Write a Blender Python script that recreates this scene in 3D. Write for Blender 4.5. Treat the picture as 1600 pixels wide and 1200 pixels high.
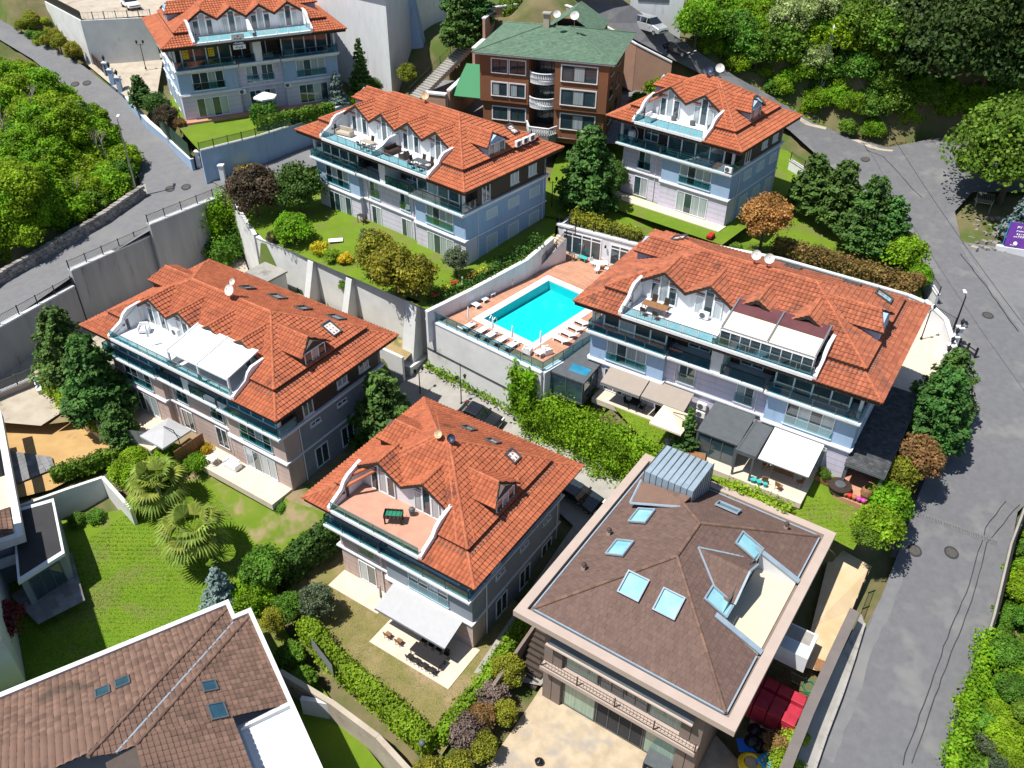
import bpy, bmesh, math, random
import numpy as np
from mathutils import Vector, Matrix, noise
from mathutils.geometry import tessellate_polygon
R = math.radians
random.seed(7); RNG = np.random.default_rng(7)
S = bpy.context.scene
for o in list(bpy.data.objects): bpy.data.objects.remove(o)
C = S.collection

# ---------------------------------------------------------------- camera, sky, sun, exposure
FPX, PITCH, ROLL, ZC = 1350.0, R(36.5), R(0.7), 57.0
_f = Vector((0, math.cos(PITCH), -math.sin(PITCH))); _u = Vector((0, math.sin(PITCH), math.cos(PITCH))); _r = Vector((1, 0, 0))
RT = math.cos(ROLL)*_r + math.sin(ROLL)*_u
UP = -math.sin(ROLL)*_r + math.cos(ROLL)*_u
cd = bpy.data.cameras.new('camera'); cam = bpy.data.objects.new('camera', cd); C.objects.link(cam)
M3 = Matrix((RT, UP, -_f)).transposed()
cam.matrix_world = Matrix.Translation((0, 0, ZC)) @ M3.to_4x4()
cd.sensor_width = 36; cd.lens = FPX/1600*36; cd.clip_start = 0.5; cd.clip_end = 2000
S.camera = cam
SUN = Vector((-0.93*math.cos(R(65)), -0.37*math.cos(R(65)), math.sin(R(65)))).normalized()
W_ = bpy.data.worlds.new('World'); S.world = W_; W_.use_nodes = True
nt = W_.node_tree; bg = nt.nodes['Background']
sky = nt.nodes.new('ShaderNodeTexSky'); sky.sky_type = 'NISHITA'; sky.sun_disc = False
sky.sun_elevation = math.asin(SUN.z); sky.sun_rotation = math.atan2(SUN.x, SUN.y); sky.altitude = 80
sky.air_density = 1.0; sky.dust_density = 0.6; sky.ozone_density = 1.6
nt.links.new(sky.outputs[0], bg.inputs[0]); bg.inputs[1].default_value = 0.09
sl = bpy.data.lights.new('sun', 'SUN'); sl.energy = 5.0; sl.angle = R(0.55); sl.color = (1, 0.965, 0.9)
so = bpy.data.objects.new('sun', sl); C.objects.link(so)
so.rotation_euler = SUN.to_track_quat('Z', 'Y').to_euler(); so.location = (-60, -30, 120)
S.view_settings.view_transform = 'Standard'; S.view_settings.look = 'None'
S.view_settings.exposure = 0.38; S.view_settings.gamma = 1.0; S.view_settings.use_curve_mapping = False
S.cycles.max_bounces = 4; S.cycles.transparent_max_bounces = 8; S.cycles.diffuse_bounces = 2; S.cycles.glossy_bounces = 2; S.cycles.caustics_reflective = False; S.cycles.caustics_refractive = False; W_.cycles.sampling_method = 'MANUAL'; W_.cycles.sample_map_resolution = 256

def at(px, py, z):
    "photo pixel + height -> place in the world"
    d = _f + RT*((px-800)/FPX) - UP*((py-600)/FPX)
    t = (z-ZC)/d.z
    return Vector((d.x*t, d.y*t, z))

# ---------------------------------------------------------------- materials
MATS = {}
def pm(name, c1, c2=None, scale=2.0, rough=0.8, bump=0.0, bscale=None, island=0.0, detail=3, metal=0.0, c3=None, s3=0.3, t3=0.55, spec=0.3, coat=0.0, stretch=None):
    m = bpy.data.materials.new(name); m.use_nodes = True
    n = m.node_tree.nodes; L = m.node_tree.links; b = n['Principled BSDF']
    b.inputs['Roughness'].default_value = rough; b.inputs['Metallic'].default_value = metal
    b.inputs['Specular IOR Level'].default_value = spec
    if coat: b.inputs['Coat Weight'].default_value = coat; b.inputs['Coat Roughness'].default_value = 0.06
    tc = n.new('ShaderNodeNewGeometry'); vec = tc.outputs['Position']
    if stretch:
        mp = n.new('ShaderNodeMapping'); mp.inputs['Scale'].default_value = stretch; L.new(vec, mp.inputs[0]); vec = mp.outputs[0]
    col = None
    rgb = lambda c: (c[0], c[1], c[2], 1)
    def mix(a, bb, fac):
        x = n.new('ShaderNodeMix'); x.data_type = 'RGBA'
        for s, v in ((6, a), (7, bb)):
            if isinstance(v, tuple): x.inputs[s].default_value = v
            else: L.new(v, x.inputs[s])
        if isinstance(fac, float): x.inputs[0].default_value = fac
        else: L.new(fac, x.inputs[0])
        return x.outputs[2]
    def nz(s, det, lo, hi):
        t = n.new('ShaderNodeTexNoise'); t.inputs['Scale'].default_value = s; t.inputs['Detail'].default_value = det; t.inputs['Roughness'].default_value = 0.62
        L.new(vec, t.inputs['Vector'])
        r = n.new('ShaderNodeMapRange'); r.inputs[1].default_value = lo; r.inputs[2].default_value = hi; L.new(t.outputs[0], r.inputs[0])
        return r.outputs[0]
    col = rgb(c1)
    if c2: col = mix(col, rgb(c2), nz(scale, detail, 0.35, 0.68))
    if c3: col = mix(col, rgb(c3), nz(s3, 3, t3, t3+0.14))
    if island:
        h = n.new('ShaderNodeHueSaturation'); r = n.new('ShaderNodeMapRange')
        r.inputs[3].default_value = 1-island; r.inputs[4].default_value = 1+island
        L.new(tc.outputs['Random Per Island'], r.inputs[0]); L.new(r.outputs[0], h.inputs['Value'])
        if isinstance(col, tuple): h.inputs['Color'].default_value = col
        else: L.new(col, h.inputs['Color'])
        col = h.outputs[0]
    if isinstance(col, tuple): b.inputs['Base Color'].default_value = col
    else: L.new(col, b.inputs['Base Color'])
    if bump:
        t = n.new('ShaderNodeTexNoise'); t.inputs['Scale'].default_value = bscale or scale*4; t.inputs['Detail'].default_value = 2; L.new(vec, t.inputs['Vector'])
        bp = n.new('ShaderNodeBump'); bp.inputs['Strength'].default_value = bump; bp.inputs['Distance'].default_value = 0.06
        L.new(t.outputs[0], bp.inputs['Height']); L.new(bp.outputs[0], b.inputs['Normal'])
    MATS[name] = m; return m
def leafmat(name, c1, c2, c3=None, trans=0.35, hue=0.02, val=0.35):
    m = bpy.data.materials.new(name); m.use_nodes = True
    n = m.node_tree.nodes; L = m.node_tree.links; b = n['Principled BSDF']
    g = n.new('ShaderNodeNewGeometry')
    ramp = n.new('ShaderNodeValToRGB'); e = ramp.color_ramp.elements
    e[0].color = (*c1, 1); e[1].color = (*c2, 1)
    if c3: x = e.new(0.5); x.color = (*c3, 1)
    L.new(g.outputs['Random Per Island'], ramp.inputs[0])
    t = n.new('ShaderNodeTexNoise'); t.inputs['Scale'].default_value = 0.55; t.inputs['Detail'].default_value = 3; L.new(g.outputs['Position'], t.inputs['Vector'])
    r = n.new('ShaderNodeMapRange'); r.inputs[1].default_value = 0.35; r.inputs[2].default_value = 0.65; r.inputs[3].default_value = 1.28*(1-val); r.inputs[4].default_value = 1.28*(1+val)
    L.new(t.outputs[0], r.inputs[0])
    h = n.new('ShaderNodeHueSaturation'); L.new(ramp.outputs[0], h.inputs['Color']); L.new(r.outputs[0], h.inputs['Value'])
    oi = n.new('ShaderNodeObjectInfo'); r2 = n.new('ShaderNodeMapRange'); r2.inputs[3].default_value = 0.5-hue; r2.inputs[4].default_value = 0.5+hue
    L.new(oi.outputs['Random'], r2.inputs[0]); L.new(r2.outputs[0], h.inputs['Hue'])
    L.new(h.outputs[0], b.inputs['Base Color']); b.inputs['Roughness'].default_value = 0.6; b.inputs['Specular IOR Level'].default_value = 0.25
    tr = n.new('ShaderNodeBsdfTranslucent'); L.new(h.outputs[0], tr.inputs['Color'])
    mx = n.new('ShaderNodeMixShader'); mx.inputs[0].default_value = trans
    L.new(b.outputs[0], mx.inputs[1]); L.new(tr.outputs[0], mx.inputs[2]); L.new(mx.outputs[0], n['Material Output'].inputs[0])
    MATS[name] = m; return m
def glassmat(name, tint, gl=0.14):
    m = bpy.data.materials.new(name); m.use_nodes = True
    n = m.node_tree.nodes; L = m.node_tree.links; n.remove(n['Principled BSDF'])
    t = n.new('ShaderNodeBsdfTransparent'); t.inputs[0].default_value = (*tint, 1)
    g = n.new('ShaderNodeBsdfGlossy'); g.inputs[0].default_value = (0.8, 0.95, 1, 1); g.inputs['Roughness'].default_value = 0.03
    fr = n.new('ShaderNodeFresnel'); fr.inputs[0].default_value = 1.5
    ad = n.new('ShaderNodeMath'); ad.operation = 'ADD'; ad.inputs[1].default_value = gl; L.new(fr.outputs[0], ad.inputs[0])
    ge = n.new('ShaderNodeNewGeometry'); mb_ = n.new('ShaderNodeMath'); mb_.operation = 'SUBTRACT'; mb_.inputs[0].default_value = 1; L.new(ge.outputs['Backfacing'], mb_.inputs[1])
    ml = n.new('ShaderNodeMath'); ml.operation = 'MULTIPLY'; L.new(ad.outputs[0], ml.inputs[0]); L.new(mb_.outputs[0], ml.inputs[1])
    mx = n.new('ShaderNodeMixShader'); L.new(ml.outputs[0], mx.inputs[0]); L.new(t.outputs[0], mx.inputs[1]); L.new(g.outputs[0], mx.inputs[2])
    L.new(mx.outputs[0], n['Material Output'].inputs[0]); MATS[name] = m; return m

pm('tile', (0.42, 0.130, 0.060), (0.37, 0.108, 0.050), 0.5, 0.8, 0.25, 9, island=0.15, c3=(0.26, 0.080, 0.042), s3=0.33, t3=0.62)
pm('tile_red', (0.395, 0.118, 0.054), (0.345, 0.098, 0.046), 0.6, 0.8, 0.25, 9, island=0.16, c3=(0.20, 0.064, 0.038), s3=0.4, t3=0.60)
pm('tile_worn', (0.37, 0.120, 0.062), (0.30, 0.094, 0.050), 0.6, 0.82, 0.25, 9, island=0.2, c3=(0.17, 0.075, 0.048), s3=0.45, t3=0.57)
pm('tile_old', (0.42, 0.095, 0.040), (0.31, 0.066, 0.030), 0.5, 0.8, 0.3, 9, island=0.22, c3=(0.13, 0.066, 0.045), s3=0.3, t3=0.54)
pm('cap', (0.44, 0.138, 0.065), (0.38, 0.112, 0.054), 1.2, 0.75, 0.2, 9, island=0.18, c3=(0.20, 0.08, 0.05), s3=0.7, t3=0.64)
pm('brown_shingle', (0.135, 0.086, 0.070), (0.144, 0.092, 0.075), 0.8, 0.9, 0.2, 14, island=0.11, c3=(0.18, 0.12, 0.092), s3=0.5, t3=0.64)
pm('brown_tile', (0.185, 0.112, 0.082), (0.155, 0.094, 0.070), 0.6, 0.85, 0.3, 12, island=0.24, c3=(0.10, 0.066, 0.05), s3=0.4, t3=0.60)
pm('green_shingle', (0.115, 0.185, 0.125), (0.095, 0.155, 0.105), 0.9, 0.9, 0.2, 12, island=0.14, c3=(0.11, 0.18, 0.11), s3=0.3, t3=0.66)
pm('slate', (0.055, 0.058, 0.062), (0.085, 0.088, 0.09), 1.5, 0.7, 0.3, 10, island=0.35, c3=(0.13, 0.13, 0.13), s3=1.0, t3=0.62)
pm('dark_trim', (0.028, 0.024, 0.022), (0.042, 0.035, 0.03), 3, 0.6)
pm('flash', (0.10, 0.10, 0.10), (0.06, 0.06, 0.06), 2, 0.5)
pm('lilac', (0.62, 0.58, 0.70), (0.57, 0.54, 0.65), 0.8, 0.85, 0.08, 20, c3=(0.50, 0.47, 0.54), s3=1.1, t3=0.56, stretch=(1.3, 1.3, .22))  # white walls: the skylight's lilac tint is put into the colour
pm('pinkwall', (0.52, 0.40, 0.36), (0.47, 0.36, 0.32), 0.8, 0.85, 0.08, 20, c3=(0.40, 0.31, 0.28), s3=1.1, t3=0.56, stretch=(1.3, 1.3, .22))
pm('bluewall', (0.33, 0.45, 0.63), (0.30, 0.42, 0.58), 0.8, 0.8, 0.06, 20, c3=(0.26, 0.35, 0.47), s3=1.1, t3=0.57, stretch=(1.3, 1.3, .22))  # bay paint; deepened to stand in for shade on side walls
pm('greywall', (0.26, 0.29, 0.325), (0.23, 0.255, 0.285), 0.8, 0.85, 0.06, 20)  # deepened to stand in for shade on side walls and left house
pm('white', (0.74, 0.75, 0.77), (0.67, 0.68, 0.69), 1.1, 0.7, 0.05, 20, c3=(0.56, 0.56, 0.55), s3=1.3, t3=0.60, stretch=(1.3, 1.3, .3))
pm('whiteplaster', (0.70, 0.70, 0.68), (0.60, 0.60, 0.58), 0.5, 0.9, 0.15, 14, c3=(0.42, 0.41, 0.38), s3=0.35, t3=0.66)
pm('wetwall', (0.42, 0.42, 0.435), (0.33, 0.33, 0.345), 0.45, 0.9, 0.2, 12, c3=(0.22, 0.22, 0.225), s3=0.9, t3=0.61, stretch=(1.6, 1.6, 0.22))
pm('wood_brown', (0.080, 0.042, 0.024), (0.055, 0.030, 0.018), 4, 0.6, 0.1, 20, stretch=(1, 1, 8))
pm('brownpanel', (0.075, 0.055, 0.044), (0.060, 0.045, 0.036), 3, 0.6)
pm('pvc', (0.80, 0.81, 0.83), None, 1, 0.45)
pm('glass', (0.018, 0.042, 0.055), (0.045, 0.085, 0.10), 0.5, 0.05, spec=0.8, coat=0.6)
pm('blueglass', (0.03, 0.27, 0.42), (0.02, 0.17, 0.29), 0.4, 0.05, spec=0.8, coat=0.6)  # blue of blinds and reflected sky put into the base colour
pm('curtain', (0.42, 0.48, 0.50), (0.24, 0.29, 0.31), 3.5, 0.12, spec=0.7, coat=0.5, stretch=(2.5, 2.5, 0.05))
pm('greencurtain', (0.30, 0.42, 0.33), (0.18, 0.27, 0.21), 3.5, 0.12, spec=0.7, coat=0.5, stretch=(2.5, 2.5, 0.05))
pm('shutter', (0.50, 0.58, 0.60), (0.44, 0.52, 0.55), 4, 0.5, stretch=(0.2, 0.2, 9))
glassmat('railglass', (0.50, 0.74, 0.78), 0.12)
glassmat('clearglass', (0.62, 0.72, 0.72), 0.10)
pm('steel', (0.45, 0.47, 0.48), None, 1, 0.35, metal=0.8)
pm('iron', (0.018, 0.017, 0.018), None, 1, 0.55)
pm('brown_iron', (0.070, 0.045, 0.040), None, 1, 0.6)
pm('greymetal', (0.105, 0.115, 0.125), (0.085, 0.095, 0.10), 2, 0.5)
pm('zinc', (0.29, 0.365, 0.43), (0.24, 0.305, 0.365), 1.5, 0.55)
pm('asphalt', (0.150, 0.150, 0.158), (0.128, 0.128, 0.136), 1.6, 0.92, 0.25, 30, c3=(0.185, 0.183, 0.18), s3=0.3, t3=0.55)
pm('asphalt_pale', (0.180, 0.180, 0.186), (0.155, 0.155, 0.162), 1.6, 0.92, 0.25, 30, c3=(0.20, 0.197, 0.19), s3=0.2, t3=0.55)
pm('asphalt_dark', (0.045, 0.045, 0.048), (0.036, 0.036, 0.038), 0.5, 0.9, 0.2, 30)
pm('tar', (0.030, 0.030, 0.032), None, 1, 0.8)
pm('concrete', (0.36, 0.34, 0.31), (0.28, 0.265, 0.24), 0.7, 0.92, 0.2, 16, c3=(0.20, 0.185, 0.165), s3=0.5, t3=0.6)
pm('concrete_warm', (0.47, 0.41, 0.33), (0.38, 0.32, 0.25), 0.6, 0.92, 0.2, 16, c3=(0.25, 0.20, 0.155), s3=0.6, t3=0.62)
pm('cream_stone', (0.66, 0.56, 0.45), (0.58, 0.48, 0.38), 0.8, 0.8, 0.1, 12)
pm('paving_grey', (0.22, 0.22, 0.225), (0.16, 0.16, 0.165), 1.0, 0.85, 0.2, 10, island=0.2)
pm('deck_tile', (0.50, 0.26, 0.165), (0.44, 0.225, 0.145), 0.9, 0.75, 0.05, 10, island=0.1, c3=(0.56, 0.32, 0.22), s3=0.4, t3=0.58)
pm('terrace_tile', (0.52, 0.28, 0.20), (0.45, 0.24, 0.17), 1.3, 0.75, 0.05, 10, island=0.12)
pm('lawn', (0.12, 0.205, 0.010), (0.155, 0.235, 0.015), 0.5, 0.95, 0.8, 26, c3=(0.165, 0.18, 0.045), s3=0.3, t3=0.53)
pm('patchy_lawn', (0.12, 0.195, 0.012), (0.16, 0.215, 0.025), 0.5, 0.95, 0.8, 26, c3=(0.31, 0.235, 0.13), s3=0.32, t3=0.55)
pm('dry_lawn', (0.165, 0.170, 0.045), (0.25, 0.205, 0.085), 0.6, 0.95, 0.8, 22, c3=(0.34, 0.25, 0.14), s3=0.25, t3=0.52)
pm('earth_grass', (0.30, 0.215, 0.125), (0.20, 0.17, 0.075), 0.5, 0.95, 0.6, 16, c3=(0.09, 0.13, 0.03), s3=0.35, t3=0.58)
pm('sand', (0.50, 0.32, 0.135), (0.42, 0.26, 0.105), 0.45, 0.95, 0.5, 14, c3=(0.32, 0.22, 0.10), s3=0.5, t3=0.6)
pm('yard', (0.52, 0.42, 0.295), (0.40, 0.315, 0.215), 0.9, 0.95, 0.5, 18, c3=(0.30, 0.28, 0.26), s3=0.33, t3=0.52)
pm('orange_yard', (0.58, 0.45, 0.29), (0.52, 0.38, 0.21), 0.45, 0.95, 0.3, 14, c3=(0.66, 0.55, 0.38), s3=0.3, t3=0.55)
pm('soil', (0.17, 0.135, 0.070), (0.115, 0.115, 0.045), 0.6, 0.95, 0.6, 8, c3=(0.075, 0.11, 0.022), s3=0.2, t3=0.48)
pm('dry_verge', (0.38, 0.27, 0.135), (0.26, 0.20, 0.09), 0.7, 0.95, 0.6, 10, c3=(0.10, 0.125, 0.035), s3=0.4, t3=0.58)
pm('brownwall', (0.25, 0.105, 0.052), (0.22, 0.092, 0.046), 0.6, 0.9, 0.08, 20)
pm('peachwall', (0.50, 0.30, 0.215), (0.44, 0.26, 0.185), 0.6, 0.9, 0.1, 18)
pm('greenawn', (0.055, 0.21, 0.095), None, 1, 0.7)
pm('fascia', (0.45, 0.36, 0.305), (0.41, 0.325, 0.275), 0.8, 0.7, 0.05, 14)
pm('taupe', (0.225, 0.175, 0.148), (0.195, 0.15, 0.126), 1, 0.8, 0.05, 20)
pm('capstone', (0.17, 0.145, 0.135), (0.145, 0.125, 0.118), 1, 0.8, 0.1, 14)
pm('creamroof', (0.62, 0.545, 0.41), (0.56, 0.49, 0.36), 0.6, 0.8)
pm('awning_beige', (0.33, 0.28, 0.24), (0.31, 0.26, 0.22), 2, 0.8)
pm('awning_grey', (0.43, 0.43, 0.44), (0.40, 0.40, 0.41), 2, 0.8)
pm('awning_white', (0.83, 0.82, 0.80), None, 2, 0.8)
pm('awning_cream', (0.78, 0.66, 0.48), (0.74, 0.62, 0.44), 2, 0.8)
pm('maroon_glass', (0.14, 0.055, 0.058), (0.11, 0.045, 0.048), 1, 0.3)
pm('plastic_white', (0.84, 0.84, 0.84), None, 1, 0.4)
pm('dish', (0.72, 0.70, 0.66), (0.62, 0.60, 0.56), 2, 0.5)
pm('dish_rust', (0.66, 0.52, 0.38), (0.62, 0.36, 0.16), 2.5, 0.6)
pm('dish_navy', (0.03, 0.045, 0.085), None, 1, 0.4)
pm('rattan', (0.055, 0.036, 0.028), (0.035, 0.024, 0.018), 9, 0.6)
pm('teak', (0.30, 0.15, 0.07), (0.22, 0.11, 0.05), 6, 0.6)
pm('bark', (0.13, 0.095, 0.07), (0.085, 0.062, 0.045), 6, 0.9, 0.5, 20)
pm('palebark', (0.36, 0.31, 0.25), (0.26, 0.22, 0.17), 6, 0.9, 0.3, 20)
pm('rubble', (0.30, 0.28, 0.25), (0.22, 0.20, 0.18), 1.5, 0.95, 0.4, 12, island=0.3)
pm('carwhite', (0.80, 0.80, 0.80), None, 1, 0.25, coat=0.8)
pm('carsilver', (0.56, 0.57, 0.58), None, 1, 0.3, metal=0.5, coat=0.7)
pm('carblack', (0.012, 0.013, 0.016), None, 1, 0.25, coat=0.9)
pm('cardark', (0.010, 0.020, 0.028), None, 1, 0.25, coat=0.9)
pm('carglass', (0.010, 0.013, 0.016), None, 1, 0.06, coat=0.8, spec=0.8)
pm('rubber', (0.015, 0.015, 0.015), None, 1, 0.8)
pm('lamp_clear', (0.7, 0.7, 0.68), None, 1, 0.15, coat=0.7)
pm('red', (0.45, 0.02, 0.02), None, 1, 0.5)
pm('crate_red', (0.45, 0.035, 0.06), (0.34, 0.025, 0.045), 2, 0.45)
pm('yellow', (0.85, 0.58, 0.02), None, 1, 0.5)
pm('bin_yellow', (0.80, 0.55, 0.01), None, 1, 0.45)
pm('blue', (0.02, 0.14, 0.55), None, 1, 0.45)
pm('skyblue', (0.03, 0.30, 0.72), None, 1, 0.45)
pm('teal', (0.05, 0.42, 0.40), None, 1, 0.5)
pm('hose_green', (0.02, 0.22, 0.12), None, 1, 0.45)
pm('bag', (0.010, 0.010, 0.011), None, 1, 0.3)
pm('purple', (0.16, 0.045, 0.33), (0.12, 0.035, 0.26), 0.8, 0.5)
pm('pool_tile', (0.015, 0.60, 0.66), (0.018, 0.66, 0.70), 0.5, 0.5)
pm('mesh_green', (0.03, 0.07, 0.045), None, 1, 0.7)
pm('meshgrey', (0.22, 0.225, 0.235), None, 1, 0.6)
pm('flower_pink', (0.6, 0.08, 0.25), (0.45, 0.06, 0.40), 5, 0.6)
pm('flower_red', (0.62, 0.03, 0.02), None, 5, 0.6)
pm('terracotta', (0.38, 0.15, 0.07), None, 5, 0.7)
pm('grate', (0.060, 0.056, 0.054), (0.10, 0.09, 0.08), 6, 0.7)
# water: clear, slightly rippled sheet
def watermat():
    m = bpy.data.materials.new('water'); m.use_nodes = True; n = m.node_tree.nodes; L = m.node_tree.links; n.remove(n['Principled BSDF'])
    t = n.new('ShaderNodeBsdfTransparent'); t.inputs[0].default_value = (0.70, 0.98, 0.98, 1)
    g = n.new('ShaderNodeBsdfGlossy'); g.inputs['Roughness'].default_value = 0.02
    nz = n.new('ShaderNodeTexNoise'); nz.inputs['Scale'].default_value = 2.2; nz.inputs['Detail'].default_value = 3
    geo = n.new('ShaderNodeNewGeometry'); L.new(geo.outputs['Position'], nz.inputs['Vector'])
    bp = n.new('ShaderNodeBump'); bp.inputs['Strength'].default_value = 0.12; bp.inputs['Distance'].default_value = 0.05; L.new(nz.outputs[0], bp.inputs['Height'])
    L.new(bp.outputs[0], g.inputs['Normal'])
    fr = n.new('ShaderNodeFresnel'); fr.inputs[0].default_value = 1.33; L.new(bp.outputs[0], fr.inputs['Normal'])
    mx = n.new('ShaderNodeMixShader'); L.new(fr.outputs[0], mx.inputs[0]); L.new(t.outputs[0], mx.inputs[1]); L.new(g.outputs[0], mx.inputs[2])
    L.new(mx.outputs[0], n['Material Output'].inputs[0]); MATS['water'] = m
watermat()
leafmat('lf_bright', (0.12, 0.25, 0.008), (0.25, 0.37, 0.022), (0.18, 0.31, 0.012), trans=0.46)
leafmat('lf_mid', (0.055, 0.14, 0.012), (0.125, 0.23, 0.024), (0.085, 0.18, 0.016))
leafmat('lf_dark', (0.030, 0.088, 0.014), (0.075, 0.145, 0.024), (0.05, 0.112, 0.018), trans=0.28)
leafmat('lf_deep', (0.022, 0.052, 0.010), (0.062, 0.092, 0.018), (0.038, 0.068, 0.013), trans=0.25)
leafmat('lf_conifer', (0.036, 0.10, 0.018), (0.095, 0.175, 0.034), (0.06, 0.135, 0.025), trans=0.28)
leafmat('lf_olive', (0.075, 0.105, 0.055), (0.14, 0.17, 0.09), (0.10, 0.135, 0.07))
leafmat('lf_lime', (0.17, 0.27, 0.012), (0.29, 0.36, 0.03), (0.23, 0.32, 0.02))
leafmat('lf_yellow', (0.36, 0.30, 0.012), (0.55, 0.42, 0.03), (0.46, 0.36, 0.02))
leafmat('lf_gold', (0.13, 0.17, 0.012), (0.27, 0.25, 0.03), (0.20, 0.21, 0.02))
leafmat('lf_orange', (0.30, 0.13, 0.040), (0.46, 0.24, 0.085), (0.38, 0.185, 0.06))
leafmat('lf_rust', (0.19, 0.085, 0.035), (0.30, 0.155, 0.06), (0.16, 0.13, 0.04))
leafmat('lf_purple', (0.06, 0.035, 0.028), (0.12, 0.075, 0.05), (0.075, 0.065, 0.035))
leafmat('lf_maroon', (0.10, 0.015, 0.025), (0.20, 0.03, 0.045), (0.14, 0.02, 0.035))
leafmat('lf_twig', (0.10, 0.075, 0.06), (0.17, 0.13, 0.10), (0.13, 0.10, 0.08), trans=0.1)
leafmat('lf_blue', (0.13, 0.19, 0.18), (0.24, 0.30, 0.28), (0.18, 0.25, 0.23))
leafmat('lf_palm', (0.12, 0.19, 0.025), (0.26, 0.31, 0.06), (0.18, 0.24, 0.035))
leafmat('lf_pale', (0.30, 0.36, 0.16), (0.46, 0.48, 0.26), (0.14, 0.24, 0.03))
leafmat('grass', (0.10, 0.20, 0.008), (0.18, 0.29, 0.018), (0.14, 0.24, 0.012), trans=0.3, val=0.25)
leafmat('drygrass', (0.28, 0.21, 0.09), (0.42, 0.31, 0.15), (0.16, 0.17, 0.05), trans=0.3)

# ---------------------------------------------------------------- object helpers
def M(m): return MATS[m] if isinstance(m, str) else m
class MB:
    "collects geometry that becomes ONE mesh object"
    def __init__(s): s.v = []; s.f = []; s.st = []
    def add(s, vs, fs):
        k = len(s.v); s.st.append((k, len(s.f))); s.v.extend([tuple(v) for v in vs]); s.f.extend([tuple(i+k for i in f) for f in fs]); return s
    def box(s, x0, x1, y0, y1, z0, z1):
        return s.add([(x0,y0,z0),(x1,y0,z0),(x1,y1,z0),(x0,y1,z0),(x0,y0,z1),(x1,y0,z1),(x1,y1,z1),(x0,y1,z1)],
                     [(0,3,2,1),(4,5,6,7),(0,1,5,4),(1,2,6,5),(2,3,7,6),(3,0,4,7)])
    def obox(s, c, ax, ay, hx, hy, z0, z1):
        "box on a horizontal frame: centre c, axes ax ay (2d), half sizes"
        p = [(c[0]+ax[0]*a*hx+ay[0]*b*hy, c[1]+ax[1]*a*hx+ay[1]*b*hy) for a, b in ((-1,-1),(1,-1),(1,1),(-1,1))]
        return s.prism(p, z0, z1)
    def prism(s, poly, z0, z1):
        n = len(poly); zz0 = z0 if hasattr(z0, '__len__') else [z0]*n; zz1 = z1 if hasattr(z1, '__len__') else [z1]*n
        v = [(p[0], p[1], zz0[i]) for i, p in enumerate(poly)] + [(p[0], p[1], zz1[i]) for i, p in enumerate(poly)]
        return s.add(v, [tuple(range(n-1,-1,-1)), tuple(range(n, 2*n))] + [(i, (i+1)%n, n+(i+1)%n, n+i) for i in range(n)])
    def slab(s, pts, t):
        "polygon in space with thickness t along its normal (downwards)"
        P = [Vector(p) for p in pts]; nn = Vector((0,0,0))
        for i in range(len(P)): nn += (P[i]-P[0]).cross(P[(i+1)%len(P)]-P[0])
        nn.normalize(); n = len(P)
        return s.add([*P, *[p-nn*t for p in P]], [tuple(range(n)), tuple(range(2*n-1, n-1, -1))] + [(i, n+i, n+(i+1)%n, (i+1)%n) for i in range(n)])
    def tube(s, a, b, r, n=6, r2=None, caps=True):
        a = Vector(a); b = Vector(b); d = (b-a)
        if d.length < 1e-6: return s
        d.normalize(); u = d.orthogonal().normalized(); w = d.cross(u); r2 = r if r2 is None else r2
        v = [a+(u*math.cos(2*math.pi*i/n)+w*math.sin(2*math.pi*i/n))*r for i in range(n)] + [b+(u*math.cos(2*math.pi*i/n)+w*math.sin(2*math.pi*i/n))*r2 for i in range(n)]
        f = [(i, (i+1)%n, n+(i+1)%n, n+i) for i in range(n)]
        if caps: f += [tuple(range(n-1,-1,-1)), tuple(range(n, 2*n))]
        return s.add(v, f)
    def path(s, pts, r, n=6):
        for a, b in zip(pts, pts[1:]): s.tube(a, b, r, n)
        return s
    def lathe(s, prof, c=(0,0,0), n=12, caps=True):
        v = []; f = []
        for r, z in prof:
            for i in range(n): v.append((c[0]+r*math.cos(2*math.pi*i/n), c[1]+r*math.sin(2*math.pi*i/n), c[2]+z))
        for j in range(len(prof)-1):
            for i in range(n): f.append((j*n+i, j*n+(i+1)%n, (j+1)*n+(i+1)%n, (j+1)*n+i))
        if caps: f += [tuple(range(n-1,-1,-1)), tuple(range((len(prof)-1)*n, len(prof)*n))]
        return s.add(v, f)
    def xf(s, mat):
        s.v = [tuple(mat @ Vector(v)) for v in s.v]; return s
    def pieces(s, name, m, parent=None, kind=None):
        "every added shape becomes a part of its own"
        out = []; st = s.st+[(len(s.v), len(s.f))]
        for (v0, f0), (v1, f1) in zip(st, st[1:]):
            q = MB(); q.v = s.v[v0:v1]; q.f = [tuple(i-v0 for i in f) for f in s.f[f0:f1]]; out.append(q.build(name, m, parent, kind=kind))
        return out
    def build(s, name, m, parent=None, label=None, kind=None, smooth=False, loc=None):
        me = bpy.data.meshes.new(name); me.from_pydata(s.v, [], s.f); me.update()
        return link(name, me, m, parent, label, kind, smooth, loc)
def link(name, me, m, parent=None, label=None, kind=None, smooth=False, loc=None):
    if m is not None and not me.materials: me.materials.append(M(m))
    if smooth: me.polygons.foreach_set('use_smooth', [True]*len(me.polygons))
    o = bpy.data.objects.new(name, me); C.objects.link(o)
    if parent: o.parent = parent
    if loc is not None: o.location = loc
    if label: o['label'] = label
    if kind: o['kind'] = kind
    return o
def bevel(o, w=0.03, seg=2):
    b = o.modifiers.new('bevel', 'BEVEL'); b.width = w; b.segments = seg; b.limit_method = 'ANGLE'; return o
def thing(name, label, cat, loc=(0,0,0), rz=0.0, group=None):
    o = bpy.data.objects.new(name, None); C.objects.link(o); o.location = loc; o.rotation_euler = (0,0,rz); o.empty_display_size = 0.3
    return tag(o, label, cat, group)
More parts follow.
